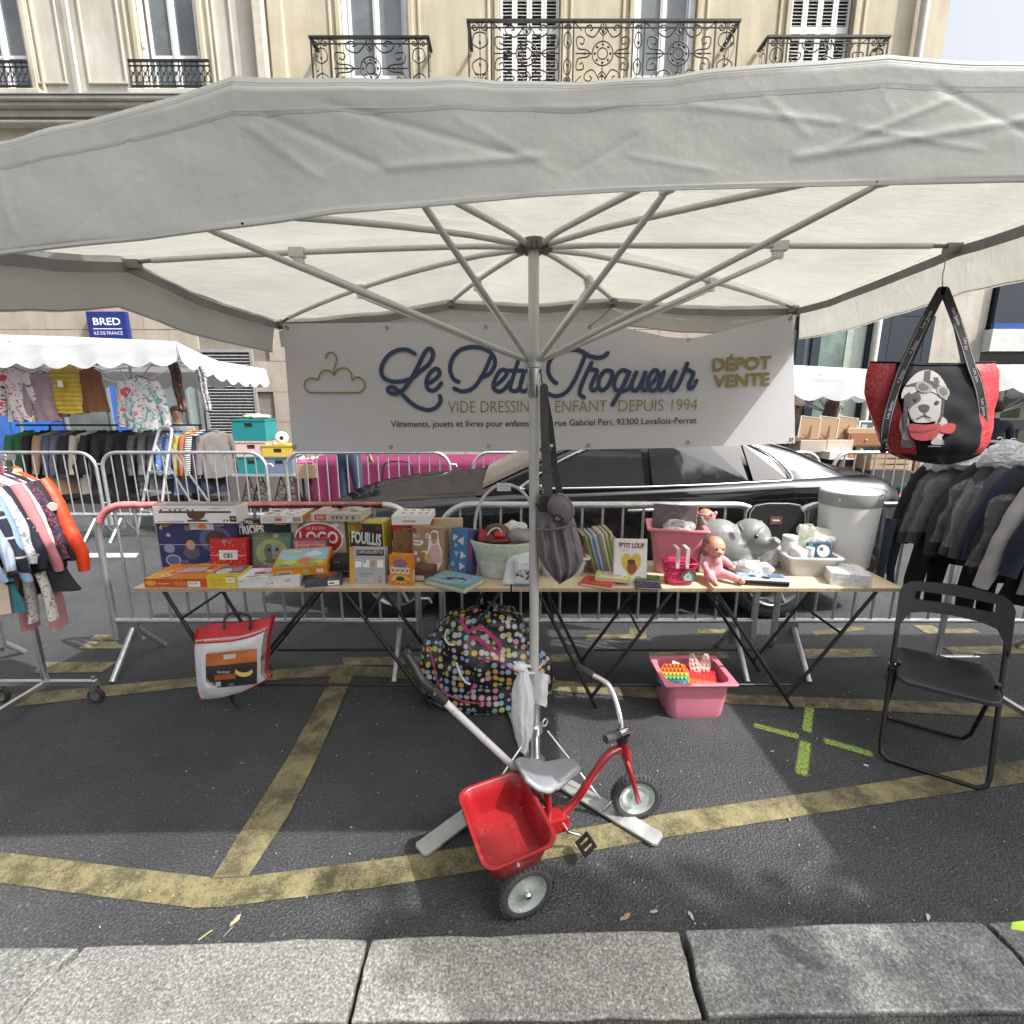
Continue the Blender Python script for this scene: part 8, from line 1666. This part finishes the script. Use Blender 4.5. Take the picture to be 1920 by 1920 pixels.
# ---------------------------------------------------------------- far stalls
AWN = canvas_mat('white_awning', (.60, .61, .63), .22, .12)
def awning(label, FLc, FRc, BRc, BLc, hubz, drop=.30, scal_=.34, poles=()):
    c = (FLc+FRc+BRc+BLc)/4; t = thing('market_awning', label, 'awning', (c.x, c.y, 0), group='white market awnings across the street'); hub = Vec((c.x, c.y, hubz)); C4 = [FLc, FRc, BRc, BLc]; m = MB()
    for i in range(4):
        A, B = C4[i], C4[(i+1) % 4]; m.grid(lambda a, b: hub.lerp(A.lerp(B, a), b)+Vec((0, 0, -.10*sin(pi*a)*b)), 16, 8)
    obj('roof', m, AWN, t, world=True); m = MB()
    for i in range(4):
        A, B = C4[i], C4[(i+1) % 4]; L = (B-A).length; n = max(2, round(L/scal_)); mid = (A+B)/2; out = Vec((mid.x-c.x, mid.y-c.y, 0)).normalized()
        def g(a, b):
            p = A.lerp(B, a); p.z -= .10*sin(pi*a); d = drop*(1-.22*(1-abs(sin(pi*a*n)))); q = p+Vec((0, 0, -d*b))+out*(.04*b+.012*sin(a*L*9)*b+.008*noise.noise(Vec((a*L*3, b*2, i)))); return q
        m.grid(g, n*8, 6)
    obj('valance', m, AWN, t, world=True)
    for (x, y) in poles:
        m = MB().tube([(x, y, .12), (x, y, hubz-.25)], .024, 10); obj('pole', m, PG, t, world=True); rb = MB()
        for A in C4+[(C4[i]+C4[(i+1) % 4])/2 for i in range(4)]: rb.tube([(x, y, hubz-.30), A.lerp(hub, .12)+Vec((0, 0, -.06))], .011, 6); rb.tube([(x, y, hubz-.75), A.lerp(hub, .45)+Vec((0, 0, -.08))], .010, 6)
        obj('rib', rb, GREYPAINT, t, world=True)
fr = ony(330, 640, 7.0); brc = ony(498, 692, 9.4); fl_ = ony(-330, 618, 7.0); pole_x = ony(254, 760, 8.2).x
awning('long white scalloped awning over the second-hand clothes below the bank sign', fl_, fr, brc, Vec((fl_.x, 9.4, brc.z+.1)), 2.60, .31, .36, [(pole_x, 8.2), (-8.6, 8.2)])
y7 = 7.2; a, b = ony(1380, 694, y7), ony(1716, 697, y7); awning('white scalloped awning above the woman with long hair, left of the tote bag', a, b, Vec((b.x, 9.4, b.z-.05)), Vec((a.x, 9.4, a.z-.05)), 2.2, .30, .42, [((a.x+b.x)/2+.9, 8.5)])
a, b = ony(1790, 684, y7), ony(2350, 690, y7); awning('white scalloped awning at the right edge behind the tote bag', a, b, Vec((b.x, 9.4, b.z-.05)), Vec((a.x, 9.4, a.z-.05)), 2.2, .30, .42, [((a.x+b.x)/2, 8.6)])
# clothes hung along the front of the left awning
GH_ = 'clothes hung under the far awning'; YH = 7.35; k7 = YH/1.03/960
def hung(nm, lab, cat, px, py, hwpx, yb, mat, sl=.4, quilt=0, rz=0, **kw):
    p = ony(px, py, YH); L = (ony(px, py, YH).z-ony(px, yb, YH).z)
    hanger(p+Vec((0, .0, .02)), rz, f'black hanger holding the {lab.split(" beside")[0].split(" under")[0].split(" at the")[0].split(" in front")[0].split(" right of")[0]}', 'hangers under the far awning', BLACKP); return garment(nm, lab, cat, p, rz, mat, hwpx*k7, L, sl, .07, GH_, quilt=quilt, **kw)
hung('floral_blouse', 'white blouse with red and navy leaves at the far left under the awning', 'blouse', 22, 683, 26, 783, pattern('leaf_print', [(.5, .06, .07), (.55, .5, .48), (.52, .48, .46), (.06, .05, .12)], 11), .60, ang=10); hung('mauve_top', 'dull mauve top beside the yellow padded vest', 'top', 74, 690, 26, 782, cloth((.26, .18, .20)), .55, ang=8)
hung('yellow_vest', 'mustard yellow padded sleeveless vest with white tag under the awning', 'vest', 118, 676, 31, 768, M('mustard_nylon', (.40, .27, .02), .5, bump=.2), 0, quilt=.062); v_ = [o for o in bpy.data.objects if o.name.startswith('yellow_vest')][-1]; obj('price_tag', MB().bb((-.03, -.12, -.36), (.04, -.115, -.27)), flat((.66, .64, .6)), v_)
hung('brown_vest', 'rust brown sleeveless vest right of the yellow vest', 'vest', 165, 680, 23, 764, cloth((.15, .06, .025)), 0); hung('jungle_blouse', 'white blouse with red and teal brush print in front of the awning pole', 'blouse', 257, 699, 33, 796, pattern('jungle_print', [(.55, .10, .12), (.58, .56, .55), (.56, .55, .54), (.10, .30, .32), (.5, .5, .5)], 8), .62, ang=9)
def scarf(lab, px, y0, y1, w, mat): 
    p = ony(px, y0, YH); L = p.z-ony(px, y1, YH).z; t = thing('scarf', lab, 'scarf', p, 0, GH_); m = MB().grid(lambda a, b: Vec(((a-.5)*w*(1-.25*b)+.06*b+.01*sin(b*9), .012*sin(a*14)+.02*sin(b*4), -L*b)), 10, 18); obj('cloth', m, mat, t, solid=.006)
scarf('dark flowered scarf hanging right of the awning pole', 322, 680, 772, .15, pattern('dark_floral', [(.02, .02, .02), (.12, .02, .02), (.02, .05, .06), (.2, .14, .03)], 16)); scarf('black and white leopard scarf hanging right of the dark flowered scarf', 371, 686, 772, .13, pattern('leopard', [(.04, .04, .045), (.42, .42, .42), (.05, .05, .05), (.5, .5, .5)], 22))
# long rail of clothes at the back
ra, rb_ = ony(30, 797, 7.75), ony(378, 797, 7.75); t = thing('long_rail', 'long black clothes rail under the far awning', 'clothes rail', ((ra.x+rb_.x)/2, 7.75, 0)); obj('rail', MB().tube([ra, rb_], .014, 8), BLKRAIL, t, world=True)
for x in (ra.x+.5, rb_.x-.03): obj('post', MB().tube([(x, 7.75, .12), (x, 7.75, ra.z)], .014, 8), BLKRAIL, t, world=True); obj('foot', MB().tube([(x, 7.4, .135), (x, 8.1, .135)], .014, 8), BLKRAIL, t, world=True)
bk_ = [(52, 'green fleece jacket at the left of the far rail', (.03, .12, .05), 'coat'), (84, 'long black coat beside the green jacket on the far rail', (.010, .010, .012), 'coat'), (104, 'tan coat between two black coats on the far rail', (.30, .19, .10), 'coat'), (121, 'slate blue jacket on the far rail', (.07, .08, .12), 'jacket'), (136, 'steel grey jacket on the far rail', (.10, .11, .14), 'jacket'), (152, 'black jacket with red lining left of the cream coat', (.012, .010, .012), 'jacket'), (170, 'cream coat among black coats on the far rail', (.42, .38, .32), 'coat'), (190, 'wide black coat right of the cream coat', (.008, .008, .009), 'coat'), (212, 'black dress on the far rail left of the pole', (.010, .009, .010), 'dress'), (236, 'black spotted dress at the far rail pole', (.02, .02, .022), 'dress'),
        (276, 'dark grey quilted coat right of the awning pole', None, 'coat'), (296, 'grey patterned coat beside the quilted coat', (.10, .10, .11), 'coat'), (312, 'charcoal jacket left of the stepladder top', (.06, .06, .065), 'jacket'), (330, 'blue patterned shirt behind the stepladder', 'blue', 'shirt'), (345, 'denim blue dress behind the stepladder', (.09, .14, .26), 'dress'), (358, 'olive yellow blouse on the far rail', (.34, .28, .06), 'blouse'), (368, 'rust striped blouse on the far rail', (.32, .10, .05), 'blouse'), (378, 'black and white striped top at the end of the far rail', 'bw', 'top'), (390, 'dark navy long coat at the end of the far rail', (.015, .018, .035), 'coat'), (402, 'grey flecked cardigan last on the far rail', (.13, .12, .115), 'cardigan')]
for i, (px, lab, c, cat) in enumerate(bk_):
    p = ony(px, 800, 7.75-.02*(i % 3)); mat = cloth(c) if isinstance(c, tuple) else {None: M('quilted_grey', (.075, .075, .08), .5, bump=.8, bs=18, dist=.03), 'blue': pattern('blue_ikat', [(.05, .12, .32), (.10, .18, .38), (.45, .48, .5)], 16), 'bw': pattern('bw_stripe', [(.03, .03, .03), (.5, .5, .48)], 10, kind='Z')}[c]
    garment(cat, lab, cat, p, R(62 if px > 260 else 55)*(1 if px > 180 else .8)+rr.uniform(-.15, .15), mat, .24, .95 if cat in ('coat', 'dress') else .70, .58, .055, 'clothes on the far rail', ang=9, quilt=.09 if c is None else 0)
# aluminium stepladder
lx = ony(330, 800, 6.7); t = thing('stepladder', 'aluminium stepladder with a hoop top in front of the far clothes', 'stepladder', (ony(322, 930, 6.7).x, 6.7, 0), R(-28)); Hh = lx.z
m = MB().tube(smooth([(-.24, -.35, .01), (-.19, -.12, .8), (-.155, 0.02, Hh-.12), (-.10, .05, Hh-.02), (.10, .05, Hh-.02), (.155, .02, Hh-.12), (.19, -.12, .8), (.24, -.35, .01)], 5), .020, 8); obj('front_hoop', m, ALU, t)
for s in (-1, 1): obj('rear_leg', MB().tube([(s*.16, -.02, 1.08), (s*.25, .48, .01)], .015, 8), ALU, t)
for z in (.25, .50, .75, 1.0): y = -.35+.29*z; obj('tread', MB().bb((-.22+.05*z, y-.02, z-.012), (.22-.05*z, y+.10, z+.012)), ALU, t)
obj('rear_bar', MB().tube([(-.23, .35, .28), (.23, .35, .28)], .010, 6), ALU, t)
# crates on a lattice table
CYc = 7.0; tb = thing('lattice_table', 'grey board on black lattice trestles carrying coloured storage crates', 'table', (ony(492, 890, CYc).x, CYc, 0)); zc = ony(490, 889, CYc).z; xa, xb_ = ony(436, 889, CYc).x, ony(552, 889, CYc).x
obj('tabletop', MB().bb((xa, CYc-.02, zc-.03), (xb_, CYc+.4, zc)), M('grey_board', (.25, .25, .26), .6), tb, world=True)
for x in (xa+.2, xb_-.2):
    for y in (CYc+.02, CYc+.36):
        m = MB(); m.tube([(x-.17, y, .12), (x, y, zc-.03)], .009, 6); m.tube([(x+.17, y, .12), (x, y, zc-.03)], .009, 6)
        for q_ in range(4): z0 = .12+(zc-.15)*q_/4; z1 = .12+(zc-.15)*(q_+1)/4; w0 = .17*(1-q_/4); w1 = .17*(1-(q_+1)/4); m.tube([(x-w0, y, z0), (x+w1, y, z1)], .006, 5); m.tube([(x+w0, y, z0), (x-w1, y, z1)], .006, 5); m.tube([(x-w0, y, z0), (x+w0, y, z0)], .006, 5)
        obj('trestle', m, BLACKM, tb, world=True)
def crate(lab, x0, x1, z0, z1, c, Y=CYc, d=.34):
    a, b = ony(x0, 850, Y).x, ony(x1, 850, Y).x; t = thing('storage_crate', lab, 'crate', ((a+b)/2, Y, z0), group='coloured storage crates'); w = b-a; h = z1-z0; mt = M('crate_%d%d%d' % tuple(int(q*99) for q in c), c, .45, var=.05); m = MB(); th = .008
    m.bb((-w/2, 0, 0), (w/2, d, .01)); m.bb((-w/2, d-th, .0101), (w/2, d, h)); m.bb((-w/2, th+.0002, .0101), (-w/2+th, d-th-.0002, h)); m.bb((w/2-th, th+.0002, .0101), (w/2, d-th-.0002, h)); m.bb((-w/2, 0, .0101), (w/2, th, h-.085)); m.bb((-w/2, 0, h-.0849), (-.055, th, h)); m.bb((.055, 0, h-.0849), (w/2, th, h)); m.bb((-.0549, 0, h-.03), (.0549, th, h)); obj('shell', m, mt, t)
    m = MB(); m.bb((-w/2-.008, -.008, h+.0005), (w/2+.008, -.0005, h+.02)); m.bb((-w/2-.008, d+.0005, h+.0005), (w/2+.008, d+.008, h+.02)); m.bb((-w/2-.008, 0, h+.0005), (-w/2-.0001, d, h+.02)); m.bb((w/2+.0001, 0, h+.0005), (w/2+.008, d, h+.02)); m.bb((-w/2, .0, h+.0006), (w/2, d, h+.006)); obj('lid_rim', m, mt, t); obj('inside', MB().bb((-.06, .02, h-.09), (.06, .03, h-.02)), M('dark_gap'), t); return z1+.021
TEAL = (.015, .19, .20)
z1 = crate('teal storage crate at the bottom left of the crate stack', 444, 494, zc+.001, zc+.22, TEAL); z2 = crate('slate blue storage crate at the bottom right of the crate stack', 496, 546, zc+.001, zc+.22, (.13, .17, .25)); z3 = crate('pale pink storage crate in the middle of the crate stack', 443, 500, z1, z1+.19, (.60, .40, .38)); crate('yellow storage crate on the slate blue one', 492, 549, z2, z2+.14, (.55, .40, .06), CYc-.01); z5 = crate('teal storage crate on top of the crate stack', 440, 502, z3, z3+.27, TEAL)
wad('cloth_heap', 'cream scarf heaped on the topmost teal crate', 'cloth', (ony(472, 787, CYc).x, CYc+.15, z5+.03), (.19, .12, .035), M('cream_cloth', (.55, .47, .33), .85), 51, .02)
t = thing('tape_reel', 'white tape reel standing on the yellow crate', 'reel', (ony(520, 828, CYc).x, CYc+.15, z2+.14+.105)); m = MB().lathe([(.03, -.04), (.085, -.04), (.085, .04), (.03, .04)], (0, 0, 0), 24, Matrix.Rotation(pi/2, 3, 'X') @ Matrix.Rotation(.3, 3, 'Y')); obj('reel', m, flat((.66, .66, .66)), t); obj('core', MB().lathe([(.028, -.042), (.028, .042)], (0, 0, 0), 16, Matrix.Rotation(pi/2, 3, 'X') @ Matrix.Rotation(.3, 3, 'Y')), BLACKP, t)
# magenta table
MY = 7.2; ma, mb_ = ony(575, 860, MY).x, ony(960, 860, MY).x; t = thing('magenta_table', 'long table under a magenta cloth behind the far barriers', 'table', ((ma+mb_)/2, MY, 0))
def skirt(a, b): x = ma+(mb_-ma)*a; return Vec((x, MY-.015*sin(x*17)*b-.02*b+.01*noise.noise(Vec((x*4, b, 1))), .84-.74*b))
MAGC = M('magenta_cloth', (.14, .007, .055), .7, var=.15, vs=4); obj('cloth_skirt', MB().grid(skirt, 90, 8), MAGC, t, world=True, solid=.006); obj('tabletop', MB().bb((ma, MY+.01, .80), (mb_, MY+.75, .838)), MAGC, t, world=True)
for x in (ma+.1, mb_-.1): obj('leg', MB().bb((x-.02, MY+.3, .12), (x+.02, MY+.34, .799)), BLACKM, t, world=True)
t = thing('pink_trinkets', 'tray of pink and white trinkets beside the crates', 'tray', (ony(556, 858, 7.1).x, 7.1, .80)); m = MB().bb((-.16, 0, 0), (.2, .3, .03)); obj('tray', m, flat((.55, .12, .3)), t); m = MB(); r2 = random.Random(2)
for _ in range(22): m.ball((r2.uniform(-.14, .18), r2.uniform(.02, .28), .05), r2.uniform(.015, .03), 8)
obj('trinkets', m, flat((.62, .42, .52)), t)['kind'] = 'stuff'
t = thing('carton', 'brown cardboard carton under the yellow crate end by the far barrier', 'carton', (ony(565, 870, 7.05).x, 7.05, 0)); obj('carton', MB().bb((-.13, 0, .60), (.16, .3, .79)), flat((.34, .24, .15)), t); m = MB(); [m.bb((x-.015, y-.015, .12), (x+.015, y+.015, .5995)) for x in (-.11, .14) for y in (.03, .27)]; obj('stand', m, flat((.15, .04, .06)), t)
t = thing('black_chair_back', 'black chair behind the magenta table seen above the barrier', 'chair', (ony(745, 885, 6.75).x, 6.75, 0)); m = MB().tube(smooth([(-.22, 0, .02), (-.21, .03, .5), (-.19, .05, .80), (-.1, .06, .86), (.1, .06, .86), (.19, .05, .80), (.21, .03, .5), (.22, 0, .02)], 4), .012, 6); obj('frame', m, BLACKM, t); obj('seat', MB().bb((-.20, -.38, .44), (.20, .02, .46)), BLACKP, t); m = MB(); [m.tube([(x, -.36, .01), (x, -.34, .44)], .011, 6) for x in (-.19, .19)]; obj('leg', m, BLACKM, t)
# frames and boxes at the right
FYY = 6.9; zt_ = ony(1540, 823, FYY).z; t = thing('display_table', 'wooden table with cartons under it holding picture frames', 'table', (ony(1570, 880, FYY).x, FYY, 0)); xa, xb_ = ony(1430, 850, FYY).x, ony(1735, 850, FYY).x; WOODM = M('brown_wood', (.20, .11, .06), .55, var=.25, vs=9); obj('tabletop', MB().bb((xa, FYY, zt_-.03), (xb_, FYY+.6, zt_)), WOODM, t, world=True)
for x in (xa+.06, (xa+xb_)/2, xb_-.06):
    for y in (FYY+.05, FYY+.55): obj('leg', MB().bb((x-.03, y-.03, .0), (x+.03, y+.03, zt_-.0305)), WOODM, t, world=True)
obj('shelf', MB().bb((xa+.1, FYY+.0, .70), (xb_-.1, FYY+.5, .72)), WOODM, t, world=True)
KR = (.30, .19, .11)
for i, px in enumerate((1517, 1552, 1587)):
    x = ony(px, 820, FYY).x; t = thing('framed_picture', ('left', 'middle', 'right')[i]+'most brown-backed picture of three standing before the long-haired woman', 'picture frame', (x, FYY+.03, zt_), R(-8), 'picture frames on the far table'); t.rotation_euler = (R(-14), R(8), R(-8)); m = MB().bb((-.12, 0, 0), (.12, .015, .29)); obj('back_board', m, flat(KR, .8), t); m = MB()
    for q_ in (((-.13, -.004, -.005), (-.1195, .02, .30)), ((.1195, -.004, -.005), (.13, .02, .30)), ((-.1194, -.004, .2905), (.1194, .02, .30))): m.bb(*q_)
    obj('frame_edge', m, flat((.5, .46, .4)), t); m = MB().prism([(-.015, .0), (.03, .0), (.0, .17), (-.015, .17)], (0, -.004, .0), (1, 0, 0), (0, -.3, 1), (0, -.004, 0)); obj('easel_strut', m, flat(scal(KR, .7), .8), t)
def carton(nm, lab, cat, x0, x1, y0, y1, Y, d, c, **k):
    a, b = ony(x0, y0, Y), ony(x1, y1, Y); t = thing(nm, lab, cat, ((a.x+b.x)/2, Y, b.z), group='boxes on the far right table'); w, h = (b.x-a.x)/2, a.z-b.z; obj('carton', MB().bb((-w, 0, 0), (w, d, h)), flat(c, .7), t, bevel=.004); return t, w, h
t, w, h = carton('drawer_box', 'brown wooden drawer box with round knob right of the picture frames', 'drawer box', 1592, 1655, 812, 838, 6.88, .35, (.24, .11, .05)); obj('knob', MB().ball((0, -.012, h*.5), .014, 8), flat((.6, .5, .35)), t); obj('drawer_front', MB().bb((-w*.85, -.006, h*.12), (w*.85, -.0002, h*.88)), flat((.28, .13, .06)), t)
t, w, h = carton('framed_photo', 'small white photo frame standing on the drawer box', 'picture frame', 1611, 1640, 789, 806, 6.95, .02, (.60, .60, .60)); f = Face((-w, 0, 0), (2*w, 0, 0), (0, 0, h), t); f.rect(.12, .15, .88, .85, (.05, .10, .14)); f.rect(.2, .2, .5, .6, (.35, .4, .42)); f.done()
carton('wooden_tray', 'pale wooden tray box under the small photo frame', 'box', 1590, 1655, 803, 812, 6.9, .33, (.40, .28, .17)); carton('kraft_carton', 'left pale cardboard carton under the picture frames', 'carton', 1502, 1548, 826, 848, 6.86, .3, (.42, .36, .30)); carton('kraft_carton', 'right pale cardboard carton under the picture frames', 'carton', 1552, 1598, 825, 846, 6.86, .3, (.46, .40, .33))
t, w, h = carton('white_carton', 'white carton with a red print behind the far barrier', 'carton', 1556, 1605, 847, 862, 6.7, .3, (.60, .58, .54)); f = Face((-w, 0, 0), (2*w, 0, 0), (0, 0, h), t); f.disc(.80, .5, .14, .3, (.40, .10, .05)); f.disc(.80, .5, .07, .14, (.5, .25, .1)); f.done()
t = thing('slatted_crate', 'wooden slatted fruit crate behind the far barrier, right of the white carton', 'crate', (ony(1668, 876, 6.7).x, 6.7, ony(1668, 880, 6.7).z)); wdm = M('pale_crate_wood', (.36, .26, .16), .7, var=.2)
for z in (.0, .075, .15): obj('slat', MB().bb((-.26, 0, z), (.26, .012, z+.055)), wdm, t); obj('slat', MB().bb((-.26, .3, z), (.26, .312, z+.055)), wdm, t)
for x in (-.25, .25): obj('end_board', MB().bb((x-.01, .0121, 0), (x+.01, .2999, .21)), wdm, t)
obj('support', MB().bb((-.25, .013, -.02), (.25, .299, -.001)), wdm, t)
t = thing('crate_trolley', 'dark plastic crates stacked under the slatted crate', 'crate', (ony(1668, 900, 6.7).x, 6.7, 0)); zq = ony(1668, 880, 6.7).z-.021; m = MB(); m.bb((-.27, 0, 0), (.27, .32, zq*.48)); m.bb((-.26, .005, zq*.49), (.26, .315, zq)); obj('stack', m, flat((.05, .06, .06)), t); wad('bottle_green_bag', 'dark green plastic bag beside the car tail', 'bag', (ony(1688, 905, 6.6).x, 6.5, .5), (.10, .10, .12), cloth((.015, .06, .055)), 61, .02)
t = thing('books_shelf', 'shelves with goods behind the far right shop window', 'shelf', (ony(1895, 790, 9.0).x, 9.0, .12)); m = MB(); [m.bb((-.7, 0, z), (.9, .4, z+.03)) for z in (.3, .75, 1.2, 1.6)]; [m.bb((x, 0, .0), (x+.03, .4, 1.9)) for x in (-.73, .901)]; obj('shelf', m, flat((.38, .38, .36)), t)
for i, (x, z, w, h, c, l) in enumerate(((-.4, 1.23, .3, .28, (.02, .16, .10), 'green box on the upper shelf at the far right'), (.15, 1.23, .22, .2, (.40, .36, .28), 'beige box beside the green box on the upper shelf'), (-.3, .78, .3, .3, (.03, .15, .15), 'teal box on the middle shelf at the far right'), (.2, .78, .3, .25, (.22, .2, .18), 'grey-brown box on the middle shelf'), (-.45, 1.63, .3, .2, (.18, .13, .09), 'brown box on the top shelf at the far right'))):
    tag(obj('shelf_box', MB().bb((ony(1895, 790, 9).x+x, 9.02, .12+z), (ony(1895, 790, 9).x+x+w, 9.3, .12+z+h)), flat(c)), l, 'box', 'boxes on the far right shelves')
# neighbouring parasol to the right, mostly outside the picture: its shade falls into it
t = thing('market_parasol', 'second cream market parasol of the next stall, outside the picture on the right', 'parasol', (4.3, 1.8, 0)); hub = Vec((4.3, 1.8, 2.36)); C4 = [Vec((2.75, .78, 2.16)), Vec((5.8, .78, 2.16)), Vec((5.8, 2.75, 2.16)), Vec((2.75, 2.75, 2.16))]; m = MB()
for i in range(4):
    A, B = C4[i], C4[(i+1) % 4]; m.grid(lambda a, b: hub.lerp(A.lerp(B, a), b), 10, 4); m.grid(lambda a, b: A.lerp(B, a)+Vec((0, 0, -b*(.14+.06*abs(sin(pi*a*5))))), 40, 3)
obj('canopy', m, CANVAS, t, world=True); obj('pole', MB().tube([(4.3, 1.8, 0), (4.3, 1.8, 2.34)], .021, 10), PG, t, world=True)
# added tree, unseen outside the picture: leaf clumps placed to shade kerb and asphalt
t = thing('added_shade_tree', 'street tree on the pavement outside the picture on the right', 'tree', (4.7, -1.3, .1)); BARK = M('bark', (.12, .09, .065), .9, bump=.6, bs=30); LEAF = M('leaf_green', (.06, .10, .03), .6, var=.35, transl=.3)
crown = MB(); limbs = MB(); r2 = random.Random(12); top_ = Vec((4.7, -1.3, 4.2)); n_ = 0
for gx, gy, rx, ry, hz, cnt in ((.18, 1.22, .50, .26, 5.0, 420), (-.05, 1.40, .48, .12, 4.7, 150), (.60, 1.42, .50, .14, 5.4, 200), (1.55, 1.30, .35, .30, 4.6, 300), (1.35, 1.02, .28, .14, 5.2, 150), (2.2, .9, .6, .5, 5.0, 400), (.9, .6, .6, .4, 5.6, 400), (3.0, .4, .7, .7, 5.2, 400)):
    k = hz/sdir.z; c = Vec((gx+sdir.x*k, gy+sdir.y*k, hz)); limbs.tube(smooth([top_-Vec((0, 0, .6)), top_.lerp(c, .5)+Vec((0, 0, .15)), c], 4), [.06, .055, .05, .045, .04, .035, .03, .024, .018], 6)
    for _ in range(cnt):
        a = r2.uniform(0, 2*pi); q = math.sqrt(r2.random()); p = c+Vec((rx*q*cos(a), ry*q*sin(a), r2.uniform(-.35, .35))); e = Vec((r2.uniform(-1, 1), r2.uniform(-1, 1), r2.uniform(-.5, .5))).normalized(); g = e.orthogonal().normalized(); w_ = r2.uniform(.05, .085); crown.poly([p-e*w_, p+g*w_*.5, p+e*w_, p-g*w_*.5])
obj('trunk', MB().tube([(4.7, -1.3, 0), (4.72, -1.3, 1.6), (4.69, -1.31, 3.0), (4.7, -1.3, 4.25)], [.20, .16, .13, .09], 12), BARK, t, world=True); obj('limb', limbs, BARK, t, world=True); obj('crown', crown, LEAF, t, world=True)
